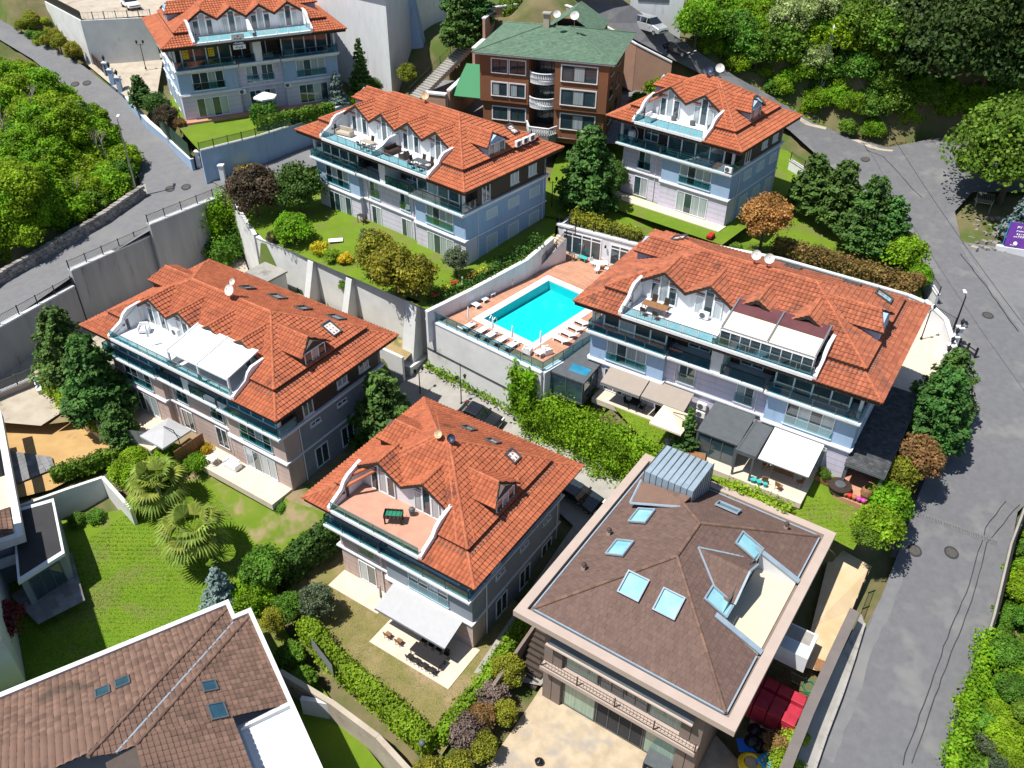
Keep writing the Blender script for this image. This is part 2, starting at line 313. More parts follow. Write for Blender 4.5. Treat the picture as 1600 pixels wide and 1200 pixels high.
def tag(o, label, cat, group=None):
    o['label'] = label; o['category'] = cat
    if group: o['group'] = group
    return o
def struct(o): o['kind'] = 'structure'; return o
def children(o): return CH.get(o.name, [])
def dup(o, loc=None, rz=None, label=None, parent=None, kids=None, scale=None):
    c = o.copy(); C.objects.link(c)
    if parent is not None: c.parent = parent
    if loc is not None: c.location = loc
    if rz is not None: c.rotation_euler = (0,0,rz)
    if label: c['label'] = label
    if scale is not None: c.scale = scale if hasattr(scale, '__len__') else (scale,)*3
    for ch in [x for x in bpy.data.objects if x.parent == o] if kids is None else kids:
        dup(ch, parent=c)
    return c
def d2(a, b):
    v = Vector((b[0]-a[0], b[1]-a[1])); v.normalize(); return v
def clip_poly(poly, a, b, keep_left=True):
    "clip convex 2d polygon by line a->b"
    out = []; ax, ay = a; bx, by = b
    side = lambda p: ((bx-ax)*(p[1]-ay)-(by-ay)*(p[0]-ax))*(1 if keep_left else -1)
    for i in range(len(poly)):
        p, q = poly[i], poly[(i+1)%len(poly)]; sp, sq = side(p), side(q)
        if sp >= 0: out.append(p)
        if sp*sq < 0:
            t = sp/(sp-sq); out.append((p[0]+(q[0]-p[0])*t, p[1]+(q[1]-p[1])*t))
    return out
def sheet(name, pts, m, kind='structure', sub=0.0, parent=None, dz=0.0):
    "ground sheet from 3d points (any outline), optionally refined"
    P = [Vector((p[0], p[1], p[2]+dz)) for p in pts]
    tris = tessellate_polygon([[Vector((p.x, p.y, 0)) for p in P]])
    bm = bmesh.new(); vs = [bm.verts.new(p) for p in P]
    for t in tris:
        try: bm.faces.new([vs[i] for i in t])
        except ValueError: pass
    bmesh.ops.recalc_face_normals(bm, faces=bm.faces)
    for f in bm.faces:
        if f.normal.z < 0: f.normal_flip()
    me = bpy.data.meshes.new(name); bm.to_mesh(me); bm.free()
    o = link(name, me, m, parent); 
    if kind: o['kind'] = kind
    return o
def pxs(*a): return [at(*p) for p in a]
# ---------------------------------------------------------------- roof coverings
def tile_cloud(poly3, wt=0.34, lc=0.42, prof=(0.0, 0.065, 0.09, 0.065, 0.0), lift=0.075, brick=False, gap=0.0):
    "courses of single tiles over a convex roof face (first edge = eave). returns verts, faces"
    P = [Vector(p) for p in poly3]
    u = (P[1]-P[0]).normalized(); nn = Vector((0,0,0))
    for i in range(1, len(P)-1): nn += (P[i]-P[0]).cross(P[i+1]-P[0])
    nn.normalize()
    if nn.z < 0: nn = -nn
    v = nn.cross(u)
    if sum((p-P[0]).dot(v) for p in P) < 0: v = -v
    q = np.array([((p-P[0]).dot(u), (p-P[0]).dot(v)) for p in P])
    area = sum(q[i][0]*q[(i+1)%len(q)][1]-q[(i+1)%len(q)][0]*q[i][1] for i in range(len(q)))
    if area < 0: q = q[::-1]
    i0, i1 = int(np.floor(q[:,0].min()/wt))-1, int(np.ceil(q[:,0].max()/wt))+1
    j0, j1 = 0, int(np.ceil(q[:,1].max()/lc))+1
    I, J = np.meshgrid(np.arange(i0, i1), np.arange(j0, j1)); I = I.ravel(); J = J.ravel()
    x0 = I*wt + (J % 2)*(wt/2 if brick else 0); y0 = J*lc - 0.04
    y0 = np.maximum(y0, -0.03)
    x0 = x0 + RNG.uniform(-0.008, 0.008, len(x0))
    cor = np.stack([np.stack([x0+a*wt, y0+b*lc], 1) for a in (0, 1) for b in (0, 1)], 1)   # n,4,2
    ins = np.ones(len(x0), bool); out = np.zeros(len(x0), bool)
    for k in range(len(q)):
        a, b = q[k], q[(k+1)%len(q)]; e = b-a; L_ = np.hypot(*e)
        if L_ < 1e-6: continue
        sd = (e[0]*(cor[:,:,1]-a[1])-e[1]*(cor[:,:,0]-a[0]))/L_
        ins &= (sd > -0.045).all(1); out |= (sd < 0.0).all(1)
    np_ = len(prof); xs = np.linspace(gap, 1-gap, np_); hs = np.array(prof)
    V = []; F = []
    def tv(x, y):
        jit = random.uniform(-0.006, 0.01)
        lo = [(x+t*wt, y, h+lift+jit) for t, h in zip(xs, hs)]
        hi = [(x+t*wt, y+lc*1.04, h+0.012) for t, h in zip(xs, hs)]
        fr = [(x+t*wt, y, -0.01) for t in xs]
        return fr+lo+hi
    fbase = [(r*np_+c, r*np_+c+1, (r+1)*np_+c+1, (r+1)*np_+c) for r in range(2) for c in range(np_-1)]
    def world(p): return P[0]+u*p[0]+v*p[1]+nn*p[2]
    for i in np.nonzero(ins)[0]:
        k = len(V); V.extend(tv(x0[i], y0[i])); F.extend([tuple(a+k for a in f) for f in fbase])
    edge = np.nonzero(~ins & ~out)[0]
    if len(edge):
        bm = bmesh.new()
        for i in edge:
            vs = [bm.verts.new(p) for p in tv(x0[i], y0[i])]
            for f in fbase: bm.faces.new([vs[a] for a in f])
        for k in range(len(q)):
            a, b = q[k], q[(k+1)%len(q)]; e = b-a
            if np.hypot(*e) < 1e-6: continue
            nrm = Vector((e[1], -e[0], 0)).normalized()
            bmesh.ops.bisect_plane(bm, geom=bm.verts[:]+bm.edges[:]+bm.faces[:], dist=1e-5, plane_co=Vector((a[0], a[1], 0))+nrm*0.04, plane_no=nrm, clear_outer=True)
        bm.verts.index_update(); k = len(V)
        V.extend([tuple(x.co) for x in bm.verts]); F.extend([tuple(x.index+k for x in f.verts) for f in bm.faces]); bm.free()
    if V:
        A = np.array(V); o = np.array(P[0]); V = o + A[:,:1]*np.array(u) + A[:,1:2]*np.array(v) + A[:,2:]*np.array(nn)
        V = [tuple(x) for x in V.tolist()]
    return V, F
def cover(mb, polys, **k):
    for p in polys:
        if len(p) < 3: continue
        V, F = tile_cloud(p, **k); mb.add(V, F)
        mb.add([tuple(Vector(x)-Vector((0,0,0.012))) for x in p], [tuple(range(len(p)))])
def caps(mb, a, b, r=0.14, seg=0.42):
    a = Vector(a); b = Vector(b); L_ = (b-a).length; n = max(1, int(L_/seg))
    for i in range(n):
        p = a.lerp(b, i/n); q = a.lerp(b, (i+1.12)/n) if i < n-1 else b
        mb.tube(p+Vector((0,0,0.015)), q+Vector((0,0,0.03)), r*1.08, 8, r*0.9)
FLAT = dict(prof=(0.0, 0.0), lift=0.028, brick=True, gap=0.012)

# ---------------------------------------------------------------- windows, railings
def fpt(fr, s, z, d=0.0):
    (ox, oy), (ax, ay) = fr
    return (ox+ax*s+ay*d, oy+ay*s-ax*d, z)
def fbox(mb, fr, s0, s1, z0, z1, d0, d1):
    v = [fpt(fr, s, z, d) for z in (z0, z1) for s, d in ((s0, d1), (s1, d1), (s1, d0), (s0, d0))]
    mb.add(v, [(3,2,1,0),(4,5,6,7),(0,1,5,4),(1,2,6,5),(2,3,7,6),(3,0,4,7)])
def window(parent, fr, s, z, w, h, cols=2, glass='glass', frame='pvc', rail=False, sill=True, fw=0.07, top=None, d=0.0, trans=0.0, name='window'):
    mb = MB()
    fbox(mb, fr, s, s+fw, z, z+h, d-0.02, d+0.07); fbox(mb, fr, s+w-fw, s+w, z, z+h, d-0.02, d+0.07)
    fbox(mb, fr, s+fw, s+w-fw, z, z+fw, d-0.02, d+0.067); fbox(mb, fr, s+fw, s+w-fw, z+h-fw, z+h, d-0.02, d+0.067)
    cw = (w-fw)/cols
    for i in range(1, cols): fbox(mb, fr, s+i*cw, s+i*cw+fw, z+fw, z+h-fw, d-0.02, d+0.064)
    if trans: fbox(mb, fr, s+fw, s+w-fw, z+h-trans, z+h-trans+fw*0.8, d-0.02, d+0.060)
    o = mb.build(name, frame, parent)
    for i in range(cols):
        p = MB(); fbox(p, fr, s+fw+i*cw, s+(i+1)*cw, z+fw, z+h-fw, d-0.02, d+0.022)
        g = glass if isinstance(glass, str) else glass[i % len(glass)]
        p.build('pane', g, o)
    if sill: p = MB(); fbox(p, fr, s-0.08, s+w+0.08, z-0.09, z-0.002, d-0.02, d+0.14); p.build('sill', 'white', o)
    if rail:
        p = MB(); fbox(p, fr, s-0.02, s+w+0.02, z+0.05, z+0.85, d+0.13, d+0.145); p.build('glass_guard', 'railglass', o)
        p = MB(); fbox(p, fr, s-0.03, s+w+0.03, z+0.86, z+0.90, d+0.12, d+0.16); p.build('guard_bar', 'steel', o)
    return o
def glass_rail(parent, pts, h=0.95, step=1.25, glass='railglass', metal='steel', name='railing', post=0.025):
    "posts, handrail and single glass panels along a polyline (local 3d points)"
    rb = MB(); root = None; panes = []
    for a, b in zip(pts, pts[1:]):
        a = Vector(a); b = Vector(b); n = max(1, round((b-a).length/step)); d = (b-a).normalized(); nn = Vector((d.y, -d.x, 0))
        for i in range(n+1):
            p = a.lerp(b, i/n); rb.obox((p.x, p.y), (d.x, d.y), (nn.x, nn.y), post, post, p.z, p.z+h+0.02)
        zz = Vector((0,0,h)); rb.slab([a+zz+nn*0.035+Vector((0,0,.05)), b+zz+nn*0.035+Vector((0,0,.05)), b+zz-nn*0.035+Vector((0,0,.05)), a+zz-nn*0.035+Vector((0,0,.05))], 0.05)
        for i in range(n):
            p = a.lerp(b, i/n)+d*0.05; q = a.lerp(b, (i+1)/n)-d*0.05
            panes.append((p, q, nn))
    root = rb.build(name, metal, parent)
    for p, q, nn in panes:
        m = MB(); m.add([p+nn*.006+Vector((0,0,.08)), q+nn*.006+Vector((0,0,.08)), q+nn*.006+Vector((0,0,h-.02)), p+nn*.006+Vector((0,0,h-.02)),
                         p-nn*.006+Vector((0,0,.08)), q-nn*.006+Vector((0,0,.08)), q-nn*.006+Vector((0,0,h-.02)), p-nn*.006+Vector((0,0,h-.02))],
                        [(0,1,2,3),(7,6,5,4),(0,4,5,1),(3,2,6,7),(0,3,7,4),(1,5,6,2)])
        m.build('glass_panel', glass, root)
    return root
def bar_fence(parent, pts, h=1.0, metal='iron', bar=0.13, post=2.0, name='fence', r=0.014, base=0.0):
    "railing of upright bars between posts (3d points); posts and rails one part per bay"
    rb = MB()
    for a, b in zip(pts, pts[1:]):
        a = Vector(a); b = Vector(b); L_ = (b-a).length; n = max(1, round(L_/post))
        for i in range(n+1):
            p = a.lerp(b, i/n); rb.box(p.x-.04, p.x+.04, p.y-.04, p.y+.04, p.z+base, p.z+h+0.08)
        for zz in (base+0.1, h-0.05): rb.tube(a+Vector((0,0,zz)), b+Vector((0,0,zz)), 0.022, 4)
        m = max(1, int(L_/bar))
        for i in range(m):
            p = a.lerp(b, (i+.5)/m); rb.tube(p+Vector((0,0,base+.1)), p+Vector((0,0,h)), r, 3, caps=False)
    return rb.build(name, metal, parent)

# ---------------------------------------------------------------- the villas
def villa(label, FL, yaw, W, D, kind=1, wall='lilac', bay='bluewall', side='bluewall', tile='tile', fl=0.0, rz=12.7, strip=False, detail_side='right', glassA='glass', top_glass='glass', x0=None, x1=None, ng=4, seed=1, left_dormer=True, ext=0.0):
    rnd = random.Random(seed)
    T = thing('villa', label, 'house', (FL.x, FL.y, fl), R(yaw))
    E_ = 9.0; ins = 1.95; zi = 9.85; ui = 2.1; uz = 10.25
    k = (rz-uz)/(min(W, D)/2-ui)                       # upper slope
    x0 = x0 or 0.175*W; x1 = x1 or 0.80*W; yw = 3.9
    zp = lambda y: uz+(y-ui)*k
    # --- storeys
    xL, xR, yF, yB = 1.25, W-1.25, 1.55, D-1.25
    b = MB(); b.box(xL+.25, xR-.25, yF+.3, yB-.02, -3.5-ext, 5.9); b.build('wall', wall, T)
    b = MB(); b.box(xL, xR, yF+1.45, yB, -3.45-ext, 5.85); b.build('side_wall', side, T)  # flank shade put into the colour: darker than the front wall
    if kind == 1: bays = [(xL-.02, 8.3), (W-8.3, xR+.02)]
    else: bays = [(0.42*W, xR+.02)]
    b = MB(); b2 = MB()
    for a, c in bays: b.box(a, c, yF-.2, yF+1.5, 3.05, 5.86); b2.box(a, c, yF-.2, yF+1.5, -3.4-ext, 2.95)
    b.pieces('bay_upper', bay, T); b2.pieces('bay_lower', wall, T)
    # joints in the cladding
    j = MB()
    for z in [0.55*i for i in range(1, 11)]:
        if abs(z-3.0) < 0.25: continue
        fbox(j, ((0, yF+.3), (1, 0)), xL+.3, xR-.3, z, z+.022, 0, .006)
        if z < 2.8:
            for a, c in bays: fbox(j, ((0, yF-.2), (1, 0)), a+.05, c-.05, z, z+.022, 0, .006)
            fbox(j, ((xR, 0), (0, 1)), yF+1.5, yB-.1, z, z+.022, 0, .006); fbox(j, ((xL, 0), (0, -1)), -yB+.1, -yF-1.5, z, z+.022, 0, .006)
    j.build('cladding_joint', 'greywall' if wall == 'lilac' else 'taupe', T, kind='stuff')
    # string courses
    t = MB()
    t.box(xL-.12, xR+.12, yF+.1, yB+.12, 2.9, 3.04)
    for a, c in bays: t.box(a-.1, c+.1, yF-.42, yF+.3, 2.88, 3.0); t.box(a-.18, c+.18, yF-.34, yF+.3, 3.005, 3.12)
    t.pieces('string_course', 'white', T)
    sl_ = MB()
    sl_.box(xL-.15, xR+.15, yF+1.2, yB+.15, 5.78, 5.95); sl_.box(xL-.25, xR+.25, yF+1.3, yB+.25, 5.955, 6.12)
    for a, c in bays: sl_.box(a-.1, c+.1, 0.85, yF+1.5, 5.72, 5.90); sl_.box(a-.22, c+.22, 0.70, yF+1.5, 5.905, 6.1)
    if kind == 1: sl_.box(8.65, W-8.65, 0.95, 3.2, 5.74, 5.92); sl_.box(8.65, W-8.65, 0.80, 3.2, 5.925, 6.11)
    else: sl_.box(xL+.1, 0.42*W-.3, 0.95, 3.2, 5.74, 5.92); sl_.box(xL-.2, 0.42*W-.24, 0.70, 3.2, 5.925, 6.105)
    sl_.pieces('floor_slab', 'white', T)
    # top storey
    b = MB(); b.box(xL+.2, xR-.02, 3.25, yB, 6.12, 8.7)
    b.build('top_wall', 'brownpanel', T)
    pl = MB()
    for (xx, yy) in ((xR-.28, 1.25), (xL+.02, 1.25), (xR-.26, yB-.3), (xL+.02, yB-.3)): pl.box(xx, xx+.24, yy, yy+.24, 6.125, 8.66)
    if kind == 1: pl.box(W/2-.5, W/2+.5, 1.0, 3.3, 6.125, 8.66)
    pl.pieces('pillar', 'white', T)
    gl = [top_glass]
    for a, c in bays:
        lo = a+(0.95 if (kind == 1 and a < W/2) else 0.15); hi = c-(0.95 if (kind == 1 and a > W/2) else (1.3 if kind == 2 else 0.15))
        wb = MB(); wb.box(lo, hi, 1.75, 3.3, 6.13, 8.68); wb.build('glazed_bay', 'brownpanel', T)
        window(T, ((0, 1.7), (1, 0)), lo, 6.14, hi-lo, 2.5, 4, [top_glass, rnd.choice(['glass', 'curtain', top_glass]), top_glass, 'glass'] if top_glass == 'glass' else top_glass, sill=False, fw=0.13, trans=0.42 if kind == 2 else 0)
        glass_rail(T, [(a-.05, 3.0, 6.1), (a-.05, 0.83, 6.1), (c+.05, 0.83, 6.1), (c+.05, 3.0, 6.1)] , 0.95, 1.9, metal='greymetal')
    if kind == 1:
        for a, c in ((8.75, W/2-.55), (W/2+.55, W-8.75)):
            window(T, ((0, 3.25), (1, 0)), (a+c)/2-1.0, 6.2, 2.0, 2.1, 2, 'glass', sill=False, fw=.1)
            wd = MB(); wd.box(a-.05, a+.75, 3.12, 3.24, 6.13, 8.66); wd.box(c-.75, c+.05, 3.12, 3.24, 6.13, 8.66); wd.pieces('timber_panel', 'wood_brown', T)
            glass_rail(T, [(a-.06, 0.95, 6.11), (c+.06, 0.95, 6.11)], 0.95, 1.7, metal='iron')
    else:
        a, c = xL+.1, 0.42*W-.3
        window(T, ((0, 3.25), (1, 0)), a+1.8, 6.2, 1.9, 2.1, 2, 'glass', sill=False, fw=.1)
        wd = MB(); wd.box(a+.2, a+1.6, 3.12, 3.24, 6.13, 8.66); wd.pieces('timber_panel', 'wood_brown', T)
        glass_rail(T, [(a-.2, 3.0, 6.11), (a-.2, 0.83, 6.11), (c+.1, 0.83, 6.11)], 0.95, 1.7, metal='greymetal')
    # front windows
    F1 = ((0, yF-.2), (1, 0)); F0 = ((0, yF+.3), (1, 0))
    cg = lambda: rnd.choice([['glass', 'curtain'], ['curtain', 'glass', 'curtain', 'curtain'], ['glass', 'glass', 'curtain']])
    for a, c in bays:
        m = (a+c)/2
        window(T, F1, m-1.9, 3.45, 3.8, 2.1, 4, cg(), rail=True); window(T, F1, m-1.9, 0.12, 3.8, 2.35, 4, cg(), sill=False)
    if kind == 1:
        for s in (9.5, W-11.0): window(T, F0, s, 3.45, 1.5, 2.0, 2, cg(), rail=True); window(T, F0, s, 0.12, 1.5, 2.3, 2, cg(), sill=False)
    else:
        window(T, F0, 3.6, 3.45, 1.6, 2.0, 2, cg(), rail=True); window(T, F0, 3.3, 0.12, 1.8, 2.3, 2, cg(), sill=False)
    # side windows
    for fr, lo, hi in ((((xR-.02, 0), (0, 1)), 3.4, yB), (((xL+.2, 0), (0, -1)), -yB, -3.4)):
        L_ = hi-lo
        window(T, fr, lo+.5 if lo > 0 else hi-1.7, 6.25, 1.2, 2.1, 2, 'glass', fw=.09); window(T, fr, lo+L_*.45, 6.75, 1.3, 1.3, 2, 'shutter' if wall == 'lilac' else 'curtain', fw=.11); window(T, fr, lo+L_*.72, 6.75, 1.3, 1.3, 2, 'shutter' if wall == 'lilac' else 'glass', fw=.11)
    for fr, lo, hi in ((((xR, 0), (0, 1)), 3.4, yB), (((xL, 0), (0, -1)), -yB, -3.4)):
        L_ = hi-lo
        for q in (.10, .42, .74):
            if wall == 'lilac': window(T, fr, lo+L_*q, 4.3, 1.7, .95, 1, 'shutter', fw=.06); window(T, fr, lo+L_*q, .15, 1.7, 2.2, 1, 'shutter', fw=.06, sill=False)
            else: window(T, fr, lo+L_*q, 4.9, 1.2, .4, 2, 'glass', fw=.06); window(T, fr, lo+L_*q, .15, 1.6, 2.2, 2, 'glass', fw=.09, sill=False)
    dp = MB()
    for xx, yy in ((xR+.07, yB-.5), (xR+.07, yF+1.6), (xL-.07, yF+1.6), (W*.36, yF+.22), (W*.64, yF+.22)): dp.tube((xx, yy, -.5), (xx, yy, 5.7), .05, 6)
    dp.pieces('downpipe', 'white', T)
    # eaves box
    e = MB(); e.prism([(0.08,0.08),(W-.08,0.08),(W-.08,D-.08),(0.08,D-.08)], 8.66, 8.97); e.build('eaves', 'dark_trim', T)
    gg = MB()
    for q in np.arange(0.6, W-.4, 0.75): gg.box(q, q+.03, 0.045, 0.078, 8.68, 8.95)
    for q in np.arange(0.6, D-.4, 0.75): gg.box(W-.078, W-.045, q, q+.03, 8.68, 8.95); gg.box(0.045, .078, q, q+.03, 8.68, 8.95)
    gg.build('fascia_joint', 'flash', T, kind='stuff')
    # lower skirt of tiles
    sk = MB()
    A, B_ = E_+.02, zi
    cover(sk, [[(0,0,A),(x0,0,A),(x0,ins,B_),(ins,ins,B_)], [(x1,0,A),(W,0,A),(W-ins,ins,B_),(x1,ins,B_)],
               [(W,0,A),(W,D,A),(W-ins,D-ins,B_),(W-ins,ins,B_)], [(W,D,A),(0,D,A),(ins,D-ins,B_),(W-ins,D-ins,B_)], [(0,D,A),(0,0,A),(ins,ins,B_),(ins,D-ins,B_)]])
    sk.build('skirt_roof_tiles', tile, T, kind='stuff')
    g = MB()      # dark upstand between the two roofs
    for (xa, ya, xb, yb) in ((ins-.06, ins-.06, x0, ui+.12), (x1, ins-.06, W-ins+.06, ui+.12), (ins-.06, D-ui-.12, W-ins+.06, D-ins+.06)): g.box(xa, xb, ya, yb, 9.1, uz-.06)
    for (xa, xb) in ((ins-.06, ui+.12), (W-ui-.12, W-ins+.06)): g.box(xa, xb, ui+.121, D-ui-.121, 9.1, uz-.06)
    g.pieces('roof_upstand', 'dark_trim', T)
    gt = MB()
    for pts in ([(x1,ins-.3),(W-ins+.3,ins-.3),(W-ins+.3,D-ins+.3)], [(x0,ins-.3),(ins-.3,ins-.3),(ins-.3,D-ins+.3)]):
        for (p, q) in zip(pts, pts[1:]): gt.box(min(p[0],q[0])-.09, max(p[0],q[0])+.09, min(p[1],q[1])-.09, max(p[1],q[1])+.09, zi-.16, zi-.02)
    gt.pieces('gutter', 'flash', T)
    # upper hip roof
    if W >= D: RA, RB = (D/2, D/2), (W-D/2, D/2)
    else: RA, RB = (W/2, W/2), (W/2, D-W/2)
    z3 = lambda p: (p[0], p[1], uz+k*(min(p[0], W-p[0], p[1], D-p[1])-ui))
    o_ = ui-.18
    c4 = [(o_,o_),(W-o_,o_),(W-o_,D-o_),(o_,D-o_)]
    if W >= D: faces = [[c4[0],c4[1],RB,RA],[c4[1],c4[2],RB],[c4[2],c4[3],RA,RB],[c4[3],c4[0],RA]]
    else: faces = [[c4[0],c4[1],RA],[c4[1],c4[2],RB,RA],[c4[2],c4[3],RB],[c4[3],c4[0],RA,RB]]
    up = MB(); fr_ = faces[0]
    L1 = clip_poly(fr_, (x0, 0), (x0, 1)); R1 = clip_poly(fr_, (x1, 0), (x1, 1), False)
    mid = clip_poly(clip_poly(clip_poly(fr_, (x0, 0), (x0, 1), False), (x1, 0), (x1, 1)), (0, yw), (1, yw))
    def ori(poly):   # start at the eave edge
        i = min(range(len(poly)), key=lambda i: (poly[i][1]+poly[(i+1)%len(poly)][1])); return poly[i:]+poly[:i]
    polys = [[z3(p) for p in ori(q)] for q in (L1, R1, mid) if len(q) > 2] + [[z3(p) for p in q] for q in faces[1:]]
    cover(up, polys)
    up.build('roof_tiles', tile, T, kind='stuff')
    cp = MB()
    for cnr, rr in zip(c4, (RA, RB, RB, RA) if W >= D else (RA, RA, RB, RB)): caps(cp, z3(cnr), z3(rr))
    caps(cp, z3(RA), z3(RB))
    zs = lambda p: (p[0], p[1], A+(B_-A)*min(p[0], W-p[0], p[1], D-p[1])/ins)
    for p, q in (((0,0),(ins,ins)), ((W,0),(W-ins,ins)), ((W,D),(W-ins,D-ins)), ((0,D),(ins,D-ins))): caps(cp, zs(p), zs(q))
    if strip:
        for (cnr, ri, sx, sy) in ((c4[1], RB if W >= D else RA, -1, 1), (c4[3], RA, 1, -1), (c4[0], RA, 1, 1)):
            for dx, dy in ((.9*sx, 0), (0, .9*sy)):
                p = (cnr[0]+dx, cnr[1]+dy); q = (ri[0]+dx*.25, ri[1]+dy*.25); caps(cp, z3(p), z3(q), 0.12)
    cp.build('ridge_caps', 'cap', T, kind='stuff')
    # roof terrace
    fl_ = MB(); fl_.box(x0-.1, x1+.1, 0.12, yw+.2, 8.975, 9.12); fl_.build('terrace_floor', 'terrace_tile' if strip and wall != 'lilac' else 'white', T)
    kb = MB(); kb.box(x0, x1, 0.0, 0.22, 8.98, 9.24); kb.build('terrace_kerb', 'white', T)
    pw = MB()
    prof = [(0.02,8.98),(0.02,9.45),(.5,9.75),(1.5,10.2),(1.9,10.75),(2.4,11.05),(yw,zp(yw)+.1),(yw,8.98)]
    for xx in [x0-.28, x1+.0]+([(x0+x1)/2-.13] if ng == 4 else []):
        pr_ = prof if xx != (x0+x1)/2-.13 else [(0.25,9.13),(0.25,9.7),(1.5,9.95),(2.5,10.5),(yw,10.6),(yw,9.13)]
        n_ = len(pr_); ww = .28
        pw.add([(xx, y, z) for y, z in pr_]+[(xx+ww, y, z) for y, z in pr_], [tuple(range(n_)), tuple(range(2*n_-1, n_-1, -1))]+[(i, n_+i, n_+(i+1)%n_, (i+1)%n_) for i in range(n_)])
    pw.pieces('terrace_parapet', 'white', T)
    glass_rail(T, [(x0+.05, 0.11, 9.24), ((x0+x1)/2, 0.11, 9.24), (x1-.05, 0.11, 9.24)], 0.8, 1.35, metal='steel')
    # gables over the terrace doors
    dw = MB(); dr = MB(); dc = MB(); bg_ = MB(); gw = (x1-x0)/ng; yf = yw-.45
    zv = zp(yw-.2); zr_ = min(zv+gw*.29+.12, rz-.35); 
    yb_ = lambda z: ui+(z-uz)/k
    zz = [(x0, zv)]
    for i in range(ng):
        xm = x0+gw*(i+.5); xa, xb = x0+gw*i, x0+gw*(i+1)
        lo = zv
        P1 = [(xa,yf,lo),(xm,yf,zr_),(xm,yb_(zr_)+.1,zr_),(xa,yb_(lo)+.02,lo)]
        P2 = [(xm,yf,zr_),(xb,yf,lo),(xb,yb_(lo)+.02,lo),(xm,yb_(zr_)+.1,zr_)]
        cover(dr, [[P1[3],P1[0],P1[1],P1[2]], [P2[1],P2[2],P2[3],P2[0]]])
        caps(dc, (xm, yf, zr_+.03), (xm, yb_(zr_), zr_+.03), 0.12)
        bg_.slab([(xa,yf-.03,lo-.02),(xa,yf-.03,lo-.24),(xm,yf-.03,zr_-.24),(xm,yf-.03,zr_+.05)], .06); bg_.slab([(xm,yf-.03,zr_+.05),(xm,yf-.03,zr_-.24),(xb,yf-.03,lo-.24),(xb,yf-.03,lo-.02)], .06)
        zz += [(xm, zr_-.06), (xb, zv)]
        # valley flashing
        bg_.tube((xa, yf, lo+.03), (xm, yb_(zr_), zr_+.05), 0.05, 4); bg_.tube((xb, yf, lo+.03), (xm, yb_(zr_), zr_+.05), 0.05, 4)
        # doors in the gable: taller in the middle
        c = ['curtain', 'glass', 'curtain'] if i % 2 else ['glass', 'curtain', 'glass']
        dn = min(gw*.23, .75)
        frg = ((0, yw-.05), (1, 0))
        window(T, frg, xm-dn/2*1.15, 9.14, dn*1.15, zr_-9.14-.42, 1, c[1], sill=False, fw=.1, name='terrace_door')
        for sgn in (-1, 1):
            s0_ = xm-dn*1.15/2-dn if sgn < 0 else xm+dn*1.15/2
            window(T, frg, s0_, 9.14, dn, zv-9.14-.05, 1, c[0], sill=False, fw=.07, name='terrace_sidelight')
    zz.append((x1, 9.12)); pts = [(x0, 9.12)]+zz
    dw.add([(x, yw, z) for x, z in pts]+[(x, yw+.25, z) for x, z in pts], [tuple(range(len(pts)))]+[tuple(range(2*len(pts)-1, len(pts)-1, -1))])
    dw.build('gable_wall', 'white', T); dr.build('gable_tiles', tile, T, kind='stuff'); dc.build('gable_ridge', 'cap', T, kind='stuff'); bg_.build('barge_board', 'dark_trim', T)
    # side dormers
    def dormer(sd, yc, w=3.3, zr=None):
        zr = zr or min(uz+2.0, rz-.5); zl = zr-.95
        inv = (lambda d_, y, z: (W-d_, y, z)) if sd == 'right' else (lambda d_, y, z: (d_, y, z))
        xf_ = ui+.05
        zd = lambda z: ui+(z-uz)/k
        a, c = yc-w/2, yc+w/2
        m_ = MB()
        q1 = [inv(zd(zl)+.02,a,zl),inv(xf_-.25,a,zl),inv(xf_+.55,yc,zr),inv(zd(zr),yc,zr)]; q2 = [inv(xf_-.25,c,zl),inv(zd(zl)+.02,c,zl),inv(zd(zr),yc,zr),inv(xf_+.55,yc,zr)]; q3 = [inv(xf_-.25,a,zl),inv(xf_-.25,c,zl),inv(xf_+.55,yc,zr)]
        cover(m_, [q1, q2]); m_.build('dormer_tiles', tile, T, kind='stuff')
        d_ = MB(); wl = [(a+.25,uz-.1),(c-.25,uz-.1),(c-.25,zl+.1),(yc,zr-.12),(a+.25,zl+.1)]
        d_.add([inv(xf_,y,z) for y, z in wl]+[inv(xf_+2.2,y,z) for y, z in wl], [tuple(range(5)), tuple(range(9,4,-1))]+[(i,(i+1)%5,5+(i+1)%5,5+i) for i in range(5)])
        d_.build('dormer_wall', 'brownpanel' if wall != 'lilac' else 'bluewall', T)
        e_ = MB(); 
        for (p, q) in ((inv(xf_-.28,a,zl),inv(xf_+.5,yc,zr)), (inv(xf_-.28,c,zl),inv(xf_+.5,yc,zr)), (inv(xf_-.2,a,zl-.04),inv(zd(zl),a,zl-.04)), (inv(xf_-.2,c,zl-.04),inv(zd(zl),c,zl-.04)), (inv(zd(zl),a,zl+.06),inv(zd(zr),yc,zr+.06)), (inv(zd(zl),c,zl+.06),inv(zd(zr),yc,zr+.06))): e_.tube(p, q, .06, 4)
        e_.build('dormer_edge', 'dark_trim', T)
        r_ = MB(); caps(r_, inv(xf_+.5,yc,zr+.03), inv(zd(zr),yc,zr+.03), .12); r_.build('dormer_ridge', 'cap', T, kind='stuff')
        fr = ((W-xf_+.005, 0), (0, 1)) if sd == 'right' else ((xf_-.005, 0), (0, -1))
        s = a+.45 if sd == 'right' else -c+.45
        window(T, fr, s, uz+.02, w-.9, zl-uz+.12, 3, ['glass', 'curtain', 'glass'], sill=False)
    dormer('right', D*0.46)
    if left_dormer: dormer('left', D*0.55)
    T['_k'] = k
    return T, dict(W=W, D=D, k=k, ui=ui, uz=uz, z3=z3, x0=x0, x1=x1, yw=yw)
